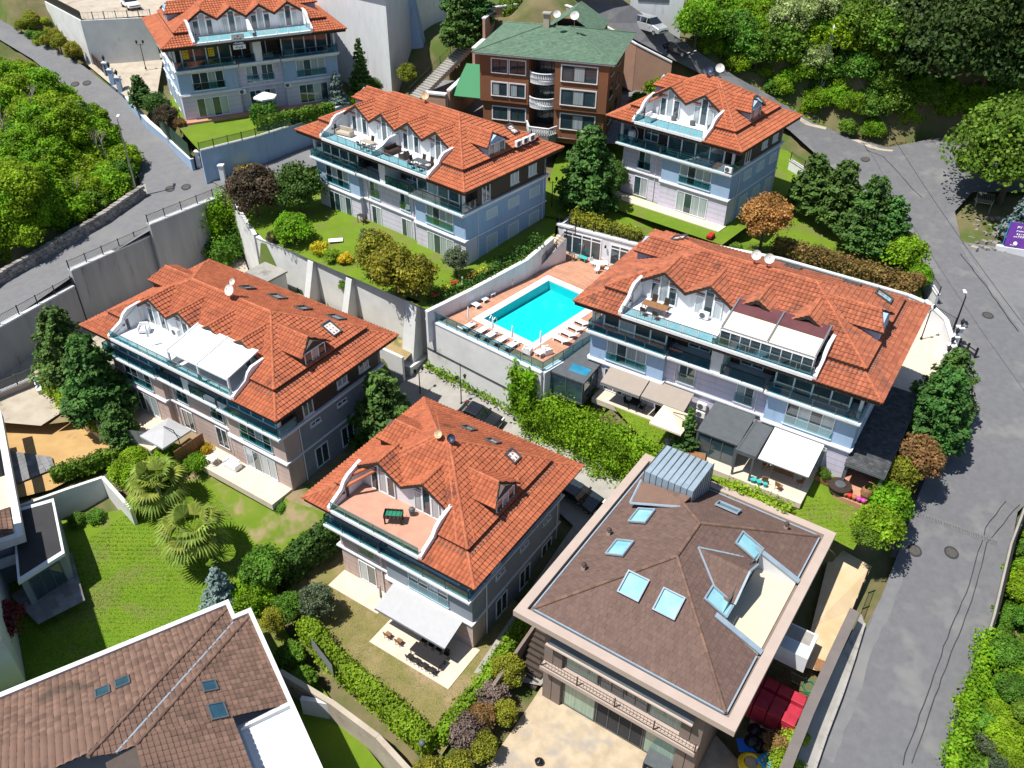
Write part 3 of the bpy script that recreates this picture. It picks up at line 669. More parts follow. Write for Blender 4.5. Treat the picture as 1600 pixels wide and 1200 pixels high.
def skylight(T, info, x, y, w=0.8, h=1.15, face='front', open_=False, glass='lamp_clear'):
    "roof window lying on the slope of a villa roof"
    k = info['k']; z3 = info['z3']; z = z3((x, y))[2]
    dirs = {'front': (0, 1), 'back': (0, -1), 'right': (-1, 0), 'left': (1, 0)}[face]
    up = Vector((dirs[0], dirs[1], k)).normalized(); sd = Vector((-dirs[1], dirs[0], 0)); n = sd.cross(up); n = n if n.z > 0 else -n
    c = Vector((x, y, z))+n*.09
    m = MB()
    for a0, a1, b0, b1 in ((-w/2-.1, -w/2, -h/2-.1, h/2+.1), (w/2, w/2+.1, -h/2-.1, h/2+.1), (-w/2, w/2, -h/2-.1, -h/2), (-w/2, w/2, h/2, h/2+.1)):
        m.slab([c+sd*a0+up*b0+n*.05, c+sd*a1+up*b0+n*.05, c+sd*a1+up*b1+n*.05, c+sd*a0+up*b1+n*.05], .14)
    o = m.build('skylight', 'flash', T)
    p = MB(); d = n*.0
    tl = n*(.35 if open_ else 0)
    p.slab([c+sd*-w/2+up*-h/2+tl, c+sd*w/2+up*-h/2+tl, c+sd*w/2+up*h/2, c+sd*-w/2+up*h/2], .04); p.build('pane', glass, o)
    return o
# ---------------------------------------------------------------- ground, roads, yards
PATCH = []
def patch(name, pts, m, dz=0.0, rec=True, kind='structure', low=0.45):
    P = [Vector(p) for p in pts]
    o = sheet(name, P, m, kind, dz=dz)
    if rec: PATCH.append(([[(P[i].x, P[i].y, P[i].z) for i in t] for t in tessellate_polygon([[Vector((p.x, p.y, 0)) for p in P]])], low))
    CTRL.extend([(p.x, p.y, p.z) for p in P]); return o
CTRL = []
ROAD_L = [(1255,1215,2.8),(1300,1110,3.6),(1338,1010,4.6),(1378,930,5.4),(1405,860,6.2),(1432,780,7.2),(1462,710,8.2),(1487,640,9.1),(1500,580,9.8),(1480,530,10.3),(1462,480,10.9),(1452,430,11.6),(1425,370,12.6),(1380,325,13.4),(1330,285,14.3),(1285,250,15.2),(1235,205,17)]
ROAD_R = [(1275,192,17),(1330,215,16.2),(1385,230,15.6),(1430,222,15.8),(1475,213,16.2),(1560,213,17),(1700,230,18),(1700,300,16),(1520,300,14.6),(1492,330,13.8),(1500,370,13),(1530,420,12),(1570,470,11.2),(1640,500,10.8),(1700,700,9),(1630,760,7.4),(1590,800,6.8),(1575,880,5.8),(1548,980,4.9),(1520,1060,4.2),(1480,1180,3.1),(1470,1215,2.8)]
patch('road', pxs(*(ROAD_L+ROAD_R)), 'asphalt')
UPR = [((1235,205),(1275,192),17),((1180,165),(1216,156),19.3),((1100,118),(1150,120),22),((1055,95),(1104,90),24),((1000,66),(1064,62),26),((945,36),(1024,36),28),((905,6),(985,8),30),((880,-15),(950,-17),32)]
_l = [at(*a, z) for a, b_, z in UPR]; _r = [at(*b_, z) for a, b_, z in UPR]; _v = [p for q in zip(_l, _r) for p in q]
struct(MB().add(_v, [(2*i, 2*i+1, 2*i+3, 2*i+2) for i in range(len(UPR)-1)]).build('road', 'asphalt', None))
PATCH.append(([[tuple(_v[j]) for j in t] for i in range(len(UPR)-1) for t in ((2*i, 2*i+1, 2*i+3), (2*i, 2*i+3, 2*i+2))], .45)); ROAD_UP = PATCH[-1]; CTRL.extend([tuple(p) for p in _v])
LR = [(-120,530,9.0),(0,438,11),(80,393,12),(160,345,13),(222,303,14),(212,245,15.2),(150,185,17),(90,125,19.5),(50,92,21),(0,62,22.5),(-90,25,24.5),(-90,-15,25.5),(60,62,22.5),(132,104,20.4),(190,150,18.4),(240,198,17.0),(298,250,15.5),(332,283,14.7)]
_wl = [(at(357,301,13.95), 14.25), (at(232,351,13.95), 13.25), (at(109,423,12.35), 11.6), (at(-130,582,10.75), 9.7)]
patch('lane', pxs(*LR[1:])+[Vector((p.x, p.y, z)) for p, z in _wl]+[at(-140,545,9.5)], 'asphalt_pale')
patch('driveway', pxs((298,249,15.5),(332,284,14.75),(357,299,14.3),(420,285,14.7),(560,235,15.6),(600,190,16.4),(560,170,16.6),(478,193,16.2),(440,207,15.9),(380,222,15.8)), 'asphalt_pale', dz=.006)
patch('forecourt', pxs((640,160,18.6),(720,175,19.2),(760,195,19.3),(870,215,19.3),(960,225,18.6),(1010,200,19.0),(1018,165,19.5),(960,140,19.6),(690,125,19.6)), 'paving_grey')
_gw = [at(905,22,29.0), at(940,42,27.6), at(995,74,25.6), at(1050,102,23.6)]
patch('courtyard', [Vector((p.x, p.y, 20.3)) for p in _gw]+pxs((1078,150,19.6),(1018,165,19.5),(960,140,19.6)), 'paving_grey')
patch('car_park', pxs((70,-5,26),(128,31,26),(238,24,26),(330,20,26),(330,-40,26),(70,-45,26)), 'concrete_warm')
patch('villa_yard', pxs((150,70,21.2),(135,100,20.4),(195,150,18.5),(245,150,19.0),(260,60,21.5)), 'concrete_warm')
patch('villa_lawn', pxs((262,178,18.9),(290,212,18.7),(312,236,18.5),(400,214,18.6),(478,190,18.7),(545,160,18.9),(500,60,19.0),(280,90,19.0)), 'lawn')
patch('terrace_lawn', pxs((385,345,13.7),(410,372,13.7),(493,409,13.7),(552,434,13.7),(668,484,13.7),(735,450,13.7),(812,415,14.1),(866,370,14.7),(872,330,15),(850,290,15),(560,190,15),(420,285,13.9)), 'lawn')
patch('villa_lawn', pxs((840,335,15.1),(1120,390,15.1),(1160,400,15.1),(1380,460,12.9),(1440,470,11.8),(1440,410,12.0),(1330,320,13.8),(1290,290,14.6),(1230,235,15.4),(990,190,16.2),(880,215,16.6)), 'lawn')
_fm = Matrix.Translation((10.01,94.25,0)) @ Matrix.Rotation(R(-38.9), 4, 'Z')
patch('villa_ground', [_fm @ Vector((x, y, 15.15)) for x, y in ((-.5,-2.6),(17.2,-2.6),(17.2,14.5),(-.5,14.5))], 'lawn')
patch('pool_deck', pxs((668,493,12.4),(848,582,12.4),(950,522,12.4),(1010,400,12.4),(990,385,12.4),(870,358,12.4),(850,390,12.4)), 'concrete', dz=-2.4, low=3.2)
patch('roadside_apron', pxs((1503,378,12.9),(1530,420,12.0),(1570,470,11.2),(1640,500,10.8),(1720,560,10.2),(1760,470,11.4),(1680,402,12.1),(1560,385,12.3)), 'asphalt_pale', dz=.008)
# behind villa C: a planted ledge under the buttressed wall
patch('planted_ledge', [(-25.5,82.5,9.0),(-9.4,72.0,8.4),(-10.6,69.6,8.2),(-27.2,80.2,9.0)], 'dry_verge')
patch('service_lane', [(-12.5,66.5,4.8),(-9.3,72.0,7.0),(-7.6,71.0,6.9),(3.0,62.7,6.3),(9.5,57.0,5.4),(12.6,53.6,4.7),(8.0,46.5,2.4),(2.4,38.0,1.25),(-2.6,39.2,1.02),(5.4,52.4,3.2),(2.4,55.6,3.9),(-9.6,63.3,4.7)], 'concrete')
patch('villa_ground', [(-44,63.5,4.6),(-40,72,5.0),(-33,82,5.2),(-27.6,79.9,5.2),(-12.5,66.6,4.8),(-9.4,63,4.7),(-14.0,55.2,4.65),at(535,822,3.9),at(505,800,4.5),at(452,782,4.6),at(400,738,4.62),at(330,712,4.4),(-39.4,64.6,4.6)], 'earth_grass')
patch('garden_lawn', pxs((262,744,3.45),(330,712,4.4),(400,738,4.62),(452,782,4.6),(505,800,4.5),(535,822,3.9),(470,880,2.4),(432,905,1.75),(400,850,2.35),(330,758,3.4)), 'patchy_lawn')
patch('lawn', pxs((-250,850,2.2),(110,812,2.8),(190,796,3.0),(262,744,3.45),(330,758,3.4),(400,850,2.35),(432,905,1.75),(436,970,0.6),(500,1070,-.6),(620,1230,-1.0),(-250,1500,-1.0)), 'lawn')
patch('garden_lawn', pxs((440,905,1.0),(470,965,1.0),(560,1060,1.0),(690,1180,1.0),(835,965,1.0),(770,905,1.0),(560,840,1.2)), 'dry_lawn')
patch('sand_yard', pxs((-60,645,3.7),(0,625,3.7),(60,603,3.7),(98,630,3.6),(195,706,3.4),(80,765,3.4),(-60,800,3.4)), 'sand')
_wf = [at(-130,582,10.75), at(114,447,10.75), at(236,367,12.35), at(357,301,13.95)]
patch('wall_foot', [Vector((p.x, p.y, z)) for p, z in zip(_wf, (5.6,5.6,5.8,7.0))]+[Vector((-28.5,83.5,6.5)), Vector((-31.5,81,5.2)), Vector((-40.3,70.5,5.0)), Vector((-44.5,63,4.8))], 'concrete_warm')
patch('back_path', pxs((-120,600,6.5),(0,562,6.5),(120,520,6.3),(100,560,5.8),(60,592,5.4),(0,612,5.4),(-120,650,5.4)), 'concrete_warm')
patch('front_yard', pxs((868,1040,1.0),(825,1105,1.0),(735,1235,1.0),(1120,1360,1.0),(1200,1240,1.0),(1120,1150,1.0),(920,1050,1.0)), 'yard')
patch('side_yard', pxs((1165,1160,2.2),(1160,1300,2.2),(1260,1330,2.4),(1255,1190,2.6),(1230,1105,2.6),(1180,1090,2.4)), 'cream_stone')
patch('upper_yard', pxs((1300,850,6.6),(1268,980,5.6),(1248,1040,5.5),(1284,1050,5.3),(1330,955,5.4),(1362,885,6.4)), 'orange_yard')
patch('garden_lawn', [(6.2,63.6,9.95),(9.0,60.5,9.95),(11.6,55.4,9.6),(25.6,44.6,9.0),(28.6,48.6,9.4),(30.2,52.4,9.95),(26.5,53.5,10),(24.5,50.8,10.02),(8.0,63.0,10.02)], 'lawn')
patch('driveway', pxs((1388,625,10.3),(1432,480,11.4),(1450,474,11.5),(1480,502,11.0),(1492,545,10.4),(1472,582,10.1),(1448,612,9.9),(1420,650,9.8)), 'cream_stone')
CTRL.extend([tuple(at(*p)) for p in [(100,330,14),(0,300,18),(60,200,20),(0,130,22),(150,270,15),(-120,380,14),(-150,150,24),(1250,120,22),(1300,160,19.5),(1350,60,27),(1450,120,23),(1590,80,26),(1590,180,19),(1250,20,29),(1500,10,31),(1100,40,28),(620,40,24),(520,80,21),(560,10,27),(700,60,24),(760,20,27),(860,-10,30),(1560,560,10.3),(1590,900,6.4),(1560,1100,4.8),(1600,1190,4.2),(1700,1000,6),(300,-30,26),(450,-40,28),(0,-20,28),(1700,-20,34)]])
CTRL.extend([(-140,60,6),(-140,140,28),(-140,260,40),(0,280,44),(140,280,46),(150,160,30),(150,80,12),(140,20,4),(60,10,1),(0,5,-2),(-60,10,-2),(-120,15,-2),(60,200,36),(-60,200,36),(20,175,33)])
_CT = np.array(CTRL)
def idw(X, Y):
    X = np.asarray(X, float); Y = np.asarray(Y, float); out = np.zeros(X.shape)
    fx, fy = X.ravel(), Y.ravel(); r = np.zeros(len(fx))
    for i in range(0, len(fx), 4000):
        d = (fx[i:i+4000, None]-_CT[None,:,0])**2+(fy[i:i+4000, None]-_CT[None,:,1])**2+0.4
        w = d**-2.0; r[i:i+4000] = (w*_CT[None,:,2]).sum(1)/w.sum(1)
    return r.reshape(X.shape)
def patch_z(X, Y, low=False):
    Z = np.full(X.shape, np.nan)
    for tris, lw in PATCH:
        for a, b, c in tris:
            den = (b[1]-c[1])*(a[0]-c[0])+(c[0]-b[0])*(a[1]-c[1])
            if abs(den) < 1e-9: continue
            l1 = ((b[1]-c[1])*(X-c[0])+(c[0]-b[0])*(Y-c[1]))/den; l2 = ((c[1]-a[1])*(X-c[0])+(a[0]-c[0])*(Y-c[1]))/den
            m = (l1 >= -1e-6) & (l2 >= -1e-6) & (l1+l2 <= 1+1e-6)
            Z[m] = (l1*a[2]+l2*b[2]+(1-l1-l2)*c[2])[m] - (lw if low else 0)
    return Z
GX = np.arange(-130, 135, 1.25); GY = np.arange(8, 262, 1.25)
XX, YY = np.meshgrid(GX, GY)
ZI = idw(XX, YY); ZP = patch_z(XX, YY, True)
ZG = np.where(np.isnan(ZP), ZI-0.05, ZP)
for _ in range(2):                      # keep the earth below the lowest neighbouring sheet
    Zn = np.where(np.isnan(ZP), 1e9, ZP); mn = Zn.copy()
    for dx in (-1, 0, 1):
        for dy in (-1, 0, 1): mn = np.minimum(mn, np.roll(np.roll(Zn, dx, 0), dy, 1))
    ZG = np.minimum(ZG, np.where(mn > 1e8, ZG, mn))
    break
rough = np.array([[noise.noise(Vector((x*.13, y*.13, 3)))*.5 for x in GX] for y in GY])
ZG = np.where(np.isnan(ZP), ZG+rough*np.where(YY > 95, 1.0, .15), ZG)
nx, ny = len(GX), len(GY)
vv = np.stack([XX.ravel(), YY.ravel(), ZG.ravel()], 1).tolist()
ff = [(j*nx+i, j*nx+i+1, (j+1)*nx+i+1, (j+1)*nx+i) for j in range(ny-1) for i in range(nx-1)]
# skirts that carry the land on to the horizon
b0 = len(vv); far = 900
ring = [j for j in range(nx)]+[k*nx+nx-1 for k in range(1, ny)]+[(ny-1)*nx+i for i in range(nx-2, -1, -1)]+[k*nx for k in range(ny-2, 0, -1)]
for r_ in ring:
    x, y, z = vv[r_]; d = Vector((x, y-120)).normalized()
    vv.append((x+d.x*far, y+d.y*far, z+(18 if y > 120 else -10)))
ff += [(ring[i], b0+i, b0+(i+1)%len(ring), ring[(i+1)%len(ring)]) for i in range(len(ring))]
me = bpy.data.meshes.new('ground'); me.from_pydata(vv, [], ff); me.update()
struct(link('ground', me, 'soil', smooth=True))
_TR = np.array([t for tris, lw in PATCH for t in tris])            # all sheet triangles, later ones win
_A, _B, _C = _TR[:,0], _TR[:,1], _TR[:,2]
_DEN = (_B[:,1]-_C[:,1])*(_A[:,0]-_C[:,0])+(_C[:,0]-_B[:,0])*(_A[:,1]-_C[:,1]); _DEN = np.where(np.abs(_DEN) < 1e-9, 1e-9, _DEN)
FS = 0.4; FX = np.arange(-110, 110, FS); FY = np.arange(20, 200, FS); FG = np.full((len(FY), len(FX)), np.nan)
for _a, _b, _c, _d in zip(_A, _B, _C, _DEN):
    xs_ = (_a[0], _b[0], _c[0]); ys_ = (_a[1], _b[1], _c[1])
    i0_, i1_ = np.searchsorted(FX, min(xs_)), np.searchsorted(FX, max(xs_)); j0_, j1_ = np.searchsorted(FY, min(ys_)), np.searchsorted(FY, max(ys_))
    if i1_ <= i0_ or j1_ <= j0_: continue
    X_, Y_ = np.meshgrid(FX[i0_:i1_], FY[j0_:j1_])
    l1_ = ((_b[1]-_c[1])*(X_-_c[0])+(_c[0]-_b[0])*(Y_-_c[1]))/_d; l2_ = ((_c[1]-_a[1])*(X_-_c[0])+(_a[0]-_c[0])*(Y_-_c[1]))/_d
    m_ = (l1_ >= 0) & (l2_ >= 0) & (l1_+l2_ <= 1); sub_ = FG[j0_:j1_, i0_:i1_]; sub_[m_] = (l1_*_a[2]+l2_*_b[2]+(1-l1_-l2_)*_c[2])[m_]
_FXX, _FYY = np.meshgrid(FX, FY); _gi = np.clip(((_FXX-GX[0])/1.25).astype(int), 0, nx-1); _gj = np.clip(((_FYY-GY[0])/1.25).astype(int), 0, ny-1)
FG = np.where(np.isnan(FG), ZG[_gj, _gi], FG)
def gz(x, y):
    l1 = ((_B[:,1]-_C[:,1])*(x-_C[:,0])+(_C[:,0]-_B[:,0])*(y-_C[:,1]))/_DEN; l2 = ((_C[:,1]-_A[:,1])*(x-_C[:,0])+(_A[:,0]-_C[:,0])*(y-_C[:,1]))/_DEN
    k = np.nonzero((l1 >= -1e-6) & (l2 >= -1e-6) & (l1+l2 <= 1+1e-6))[0]
    if len(k): k = k[-1]; return float(l1[k]*_A[k,2]+l2[k]*_B[k,2]+(1-l1[k]-l2[k])*_C[k,2])
    i = (x-GX[0])/1.25; j = (y-GY[0])/1.25
    if 0 <= i < nx-1 and 0 <= j < ny-1:
        a, b = int(i), int(j); u, v = i-a, j-b
        return float((ZG[b,a]*(1-u)+ZG[b,a+1]*u)*(1-v)+(ZG[b+1,a]*(1-u)+ZG[b+1,a+1]*u)*v)
    return float(idw([x], [y])[0])
def hit(px, py, far=190):
    "where the ray through a photo pixel meets the ground"
    d = _f + RT*((px-800)/FPX) - UP*((py-600)/FPX); d.normalize(); prev = 25.0
    ts = np.arange(25, far, 0.4); X = d.x*ts; Y = d.y*ts; Z = ZC+d.z*ts
    ii = np.clip(((X-FX[0])/FS).astype(int), 0, len(FX)-1); jj = np.clip(((Y-FY[0])/FS).astype(int), 0, len(FY)-1)
    g = FG[jj, ii]; k = np.nonzero(Z <= g)[0]
    t = ts[k[0]] if len(k) else far
    return Vector((d.x*t, d.y*t, float(g[k[0]]) if len(k) else ZC+d.z*t))
def V3(x, y, z): return Vector((x, y, z))
VA, iA = villa('white villa beside the steep lane with yellow notices in its upper windows', V3(-41.35,103.8,0), 27.2, 22.4, 15.5, 1, fl=19.0, seed=3)
VB, iB = villa('white villa with air conditioners on its orange roof above the buttressed wall', V3(-24.13,92.57,0), -39.7, 25.2, 15.5, 1, fl=13.8, rz=12.9, seed=4)
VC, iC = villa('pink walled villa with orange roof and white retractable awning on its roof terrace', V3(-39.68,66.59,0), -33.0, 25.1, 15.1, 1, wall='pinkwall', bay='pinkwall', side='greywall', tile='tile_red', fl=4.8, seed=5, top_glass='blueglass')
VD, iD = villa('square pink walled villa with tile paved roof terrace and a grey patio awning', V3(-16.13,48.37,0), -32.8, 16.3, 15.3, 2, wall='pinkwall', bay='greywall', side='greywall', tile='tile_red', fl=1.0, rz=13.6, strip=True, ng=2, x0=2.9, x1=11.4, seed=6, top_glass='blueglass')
VE, iE = villa('long white villa with orange roof next to the pool, garden canopies along its front', V3(5.14,63.26,0), -32.5, 25.6, 16.1, 1, tile='tile_worn', fl=10.0, seed=7, top_glass='glass')
VF, iF = villa('square white villa with pyramid orange roof beside the upper road bend', V3(10.01,94.25,0), -38.9, 16.5, 14.3, 2, fl=15.2, rz=13.2, strip=True, ng=2, x0=3.6, x1=11.9, seed=8)
# ---------------------------------------------------------------- other houses
def frame_of(a, b):
    u = d2(a, b); return u, Vector((-u.y, u.x))
def hip_faces(x0, x1, y0, y1):
    w, d = x1-x0, y1-y0; h = min(w, d)/2
    if w >= d: A, B = (x0+h, y0+h), (x1-h, y0+h)
    else: A, B = (x0+h, y0+h), (x0+h, y1-h)
    c = [(x0,y0),(x1,y0),(x1,y1),(x0,y1)]
    f = [[c[0],c[1],B,A],[c[1],c[2],B],[c[2],c[3],A,B],[c[3],c[0],A]] if w >= d else [[c[0],c[1],A],[c[1],c[2],B,A],[c[2],c[3],B],[c[3],c[0],A,B]]
    return f, A, B, c
# --- H: brown roofed house with wide pale eaves
HW, HD, HZ = 15.8, 19.5, 10.2
HO = thing('house', 'brown shingle roofed house with skylights, wide pale eaves and a zinc box on top', 'house', (0.26, 37.63, 0), R(-33.6))
b = MB(); b.box(2.0, HW-2.0, 1.3, HD-1.0, -1.0, 9.6); b.build('wall', 'taupe', HO)
# eaves: four pale boards round the roof, with a lower step
e = MB()
for z0, z1, o, w in ((9.72, 10.22, 0, .68), (9.50, 9.715, .18, .7)):
    e.box(o, HW-o, o, o+w, z0, z1); e.box(o, HW-o, HD-o-w, HD-o, z0, z1); e.box(o, o+w, o+w+.002, HD-o-w-.002, z0, z1); e.box(HW-o-w, HW-o, o+w+.002, HD-o-w-.002, z0, z1)
e.pieces('eaves_board', 'fascia', HO)
s_ = MB(); s_.box(.69, HW-.69, .69, HD-.69, 9.55, 9.9); s_.build('soffit', 'taupe', HO)
i0 = 0.98; k_ = (13.3-10.1)/(HW/2-i0)
hz = lambda p: (p[0], p[1], 10.1+k_*(min(p[0], HW-p[0], p[1], HD-p[1])-i0))
fs, RA, RB, cc = hip_faces(i0, HW-i0, i0, HD-i0)
cx0, cx1, cy0, cy1 = 12.1, HW-.9, 6.2, 13.3           # sunk roof terrace on the right slope
polys = [fs[0], fs[2], fs[3]]
rf = fs[1]; polys += [clip_poly(rf, (0, cy0), (1, cy0), False), clip_poly(rf, (0, cy1), (1, cy1)), clip_poly(clip_poly(clip_poly(rf, (0, cy0), (1, cy0)), (0, cy1), (1, cy1), False), (cx0, 0), (cx0, 1), True)]
def eave_first(poly, idx, low):
    i = min(range(len(poly)), key=lambda i: low(poly[i])+low(poly[(i+1)%len(poly)])); return poly[i:]+poly[:i]
sh = MB()
for pi, p in enumerate(polys):
    low = lambda q: hz(q)[2]
    cover(sh, [[hz(q) for q in eave_first(p, 0, low)]], wt=0.30, lc=0.36, **FLAT)
sh.build('roof_shingles', 'brown_shingle', HO, kind='stuff')
cp = MB()
for c_, r_ in ((cc[0], RA), (cc[1], RA), (cc[2], RB), (cc[3], RB), (RA, RB)): caps(cp, hz(c_), hz(r_), .13, .4)
cp.build('ridge_caps', 'brown_tile', HO, kind='stuff')
g = MB(); g.box(.87, .97, 1.0, HD-1.0, 10.0, 10.16); g.box(1.0, HW-1.0, .87, .97, 10.0, 10.16); g.box(HW-.97, HW-.87, 1.0, cy0-.3, 10.0, 10.16); g.box(HW-.97, HW-.87, cy1+.3, HD-1.0, 10.0, 10.16); g.box(1.0, HW-1.0, HD-.97, HD-.87, 10.0, 10.16)
g.pieces('gutter', 'zinc', HO)
t = MB(); t.box(cx0, cx1, cy0, cy1, 9.905, 10.0); t.build('terrace_floor', 'creamroof', HO)
t = MB()
for yy in (cy0, cy1):
    t.add([(cx0, yy-.12, 9.95), (HW-.9, yy-.12, 9.95), (HW-.9, yy-.12, 10.3), (cx0, yy-.12, hz((cx0, yy))[2]+.15), (cx0, yy+.12, 9.95), (HW-.9, yy+.12, 9.95), (HW-.9, yy+.12, 10.3), (cx0, yy+.12, hz((cx0, yy))[2]+.15)], [(0,1,2,3),(7,6,5,4),(3,2,6,7),(1,5,6,2),(0,3,7,4)])
t.add([(cx0-.1,cy0,9.95),(cx0-.1,cy1,9.95),(cx0-.1,cy1,hz((cx0,cy1))[2]+.1),(cx0-.1,(cy0+cy1)/2,12.75),(cx0-.1,cy0,hz((cx0,cy0))[2]+.1)], [(0,1,2,3,4)])
t.pieces('terrace_wall', 'white', HO)
t = MB()
for yy in (cy0, cy1): t.slab([(cx0-.4, yy-.2, hz((cx0-.4, yy))[2]+.2), (HW-.7, yy-.2, 10.36), (HW-.7, yy+.2, 10.36), (cx0-.4, yy+.2, hz((cx0-.4, yy))[2]+.2)], .1)
t.pieces('parapet_flashing', 'zinc', HO)
window(HO, ((cx0-.1, 0), (0, 1)), 7.6, 10.05, 4.2, 2.0, 3, 'glass', 'greymetal', sill=False, name='terrace_door')
dm = MB(); ym = (cy0+cy1)/2; zt, zb = 12.95, 11.7; ixd = lambda z: HW-(i0+(z-10.1)/k_)
cover(dm, [[(ixd(zb), 7.7, zb), (cx0+.25, 7.7, zb), (cx0+.25, ym, zt), (ixd(zt), ym, zt)], [(cx0+.25, 11.8, zb), (ixd(zb), 11.8, zb), (ixd(zt), ym, zt), (cx0+.25, ym, zt)]], wt=.3, lc=.36, **FLAT)
dm.build('dormer_shingles', 'brown_shingle', HO, kind='stuff')
ed = MB()
for p, q in (((cx0+.3, 7.65, zb), (cx0+.3, ym, zt)), ((cx0+.3, 11.85, zb), (cx0+.3, ym, zt)), ((ixd(zb)-.1, 7.6, zb), (ixd(zt), ym, zt)), ((ixd(zb)-.1, 11.9, zb), (ixd(zt), ym, zt))): ed.tube(p, q, .1, 4)
ed.pieces('dormer_flashing', 'zinc', HO)
HI = dict(k=k_, z3=hz)
pm('skyglass', (0.20, 0.46, 0.52), (0.34, 0.60, 0.65), 0.6, 0.06, coat=0.8, spec=0.7)
pm('skyglass_dark', (0.03, 0.10, 0.14), (0.02, 0.06, 0.09), 0.6, 0.06, coat=0.8, spec=0.7)
for x, y, f_, w_, h_, gl_ in ((3.6, 11.7, 'left', 1.5, 1.3, 'skyglass'), (3.8, 7.9, 'left', 1.5, 1.3, 'skyglass'), (6.3, 5.0, 'front', 1.4, 1.5, 'skyglass'), (8.9, 5.0, 'front', 1.4, 1.5, 'skyglass'), (11.2, 12.9, 'right', 1.2, 1.7, 'skyglass'), (11.4, 7.2, 'right', 1.2, 1.7, 'skyglass'), (8.4, 16.2, 'back', 1.6, .9, 'skyglass_dark')):
    s = skylight(HO, HI, x, y, w_, h_, f_, glass=gl_); s.data.materials[0] = MATS['zinc']
for x, y in ((1.9, 13.7), (2.1, 9.4), (2.3, 5.4), (12.6, 17.3)):
    v = MB(); z = hz((x, y))[2]; v.box(x-.14, x+.14, y-.14, y+.14, z-.1, z+.45); o = v.build('vent_stack', 'fascia', HO)
    q = MB(); q.lathe([(.2, .45), (.22, .5), (.13, .58), (.17, .62), (.02, .72)], (x, y, z), 8); q.build('cowl', 'brown_iron', o)
# zinc box
zb_ = MB(); x0_, x1_, y0_, y1_ = 2.1, 6.1, 14.6, 18.4
zb_.add([(x0_,y0_,10.2),(x1_,y0_,10.2),(x1_,y1_,10.2),(x0_,y1_,10.2),(x0_,y0_,13.0),(x1_,y0_,13.0),(x1_,y1_,12.9),(x0_,y1_,12.9)], [(0,1,5,4),(1,2,6,5),(2,3,7,6),(3,0,4,7),(4,5,6,7)])
zo = zb_.build('lift_housing', 'zinc', HO)
sm = MB()
for i in range(9):
    x = x0_+(x1_-x0_)*i/8; sm.box(x-.02, x+.02, y0_-.03, y0_, 10.3, 13.0); sm.box(x-.02, x+.02, y0_-.03, y1_+.03, 12.985, 13.04)
    y = y0_+(y1_-y0_)*i/8; sm.box(x1_, x1_+.03, y-.02, y+.02, 10.3, 12.95)
sm.build('seam', 'greymetal', zo, kind='stuff')
lo = MB(); lo.slab([(2.0, 14.5, 12.0), (2.2, 12.7, 11.25), (5.7, 13.5, 12.25), (6.0, 14.55, 12.5)], .12); lo.build('lean_to_roof', 'brown_tile', HO)
lf = MB(); lf.tube((1.95, 14.6, 12.0), (2.1, 12.6, 11.25), .1, 5); lf.tube((2.1, 12.6, 11.25), (5.8, 13.4, 12.25), .1, 5); lf.pieces('flashing', 'zinc', HO)
# front: two glazed floors, balcony and awning cassettes
FH = ((0, 1.3), (1, 0))
pb = MB(); pb.box(2.05, HW-2.05, .35, 1.4, 5.0, 5.35); pb.build('balcony_slab', 'fascia', HO)
pb = MB()
for x in (2.0, 2.75, HW-3.45, HW-2.7):
    for z0, z1 in ((5.36, 9.42), (.8, 4.99)): pb.box(x, x+.7, 1.0, 1.35, z0, z1)
pb.pieces('wall_panel', 'taupe', HO)
for z, h in ((1.1, 3.7), (5.45, 3.7)):
    window(HO, FH, 3.6, z, 2.6, h, 1, 'greencurtain', 'greymetal', sill=False, fw=.08)
    window(HO, FH, 6.3, z, 3.6, h, 4, 'asphalt_dark' if z < 3 else 'glass', 'greymetal', sill=False, fw=.06)
    window(HO, FH, 10.0, z, 2.4, h, 1, 'greencurtain', 'greymetal', sill=False, fw=.08)
bar_fence(HO, [(2.1, .45, 5.35), (HW-2.1, .45, 5.35)], .9, 'brown_iron', .25, 2.8, 'balcony_rail')
aw = MB(); aw.tube((2.4, .5, 7.9), (HW-2.6, .5, 7.9), .12, 8); aw.build('awning_cassette', 'fascia', HO)
aw = MB(); aw.slab([(2.6, .5, 8.0), (HW-2.6, .5, 8.0), (HW-2.6, 1.25, 9.2), (2.6, 1.25, 9.2)], .04); aw.build('awning_cloth', 'greymetal', HO)
st = MB()
for i in range(11): st.box(-.6, 1.3, 1.2+i*.32, 1.5+i*.32, 1.0+i*.27-.3, 1.0+i*.27)
st.pieces('step', 'brownpanel', HO)

# --- I: brown tiled roof, bottom left (every tile one can pick out is a piece of its own)
IO_ = at(0, 1090, 5.2); IP = at(353, 945, 5.2); iu, iv = frame_of(IO_, IP); iv = -iv
IT = thing('house', 'house with large brown roof tiles and white parapet at the bottom left corner', 'house', (IP.x, IP.y, 0), 0)
loc_ = lambda a, b, z: (iu.x*a+iv.x*b, iu.y*a+iv.y*b, z)     # a along the lawn side (negative = left), b away from the lawn
b = MB(); b.prism([loc_(.1,.3,0)[:2], loc_(-32,.3,0)[:2], loc_(-32,16,0)[:2], loc_(1.35,16,0)[:2], loc_(1.35,1.6,0)[:2], loc_(.1,1.6,0)[:2]], -3, 4.9); b.build('wall', 'whiteplaster', IT)
b = MB()
for (a0,b0,a1,b1) in ((-32,-.3,.3,.1),(.0,.102,.3,1.7),(.302,1.3,1.5,1.7),(1.2,1.702,1.5,18),(-2.4,10.3,1.198,10.6),(-2.4,10.602,-2.1,18)):
    b.prism([loc_(a0,b0,0)[:2], loc_(a0,b1,0)[:2], loc_(a1,b1,0)[:2], loc_(a1,b0,0)[:2]][::-1], 4.6, 5.35)
b.pieces('parapet', 'whiteplaster', IT)
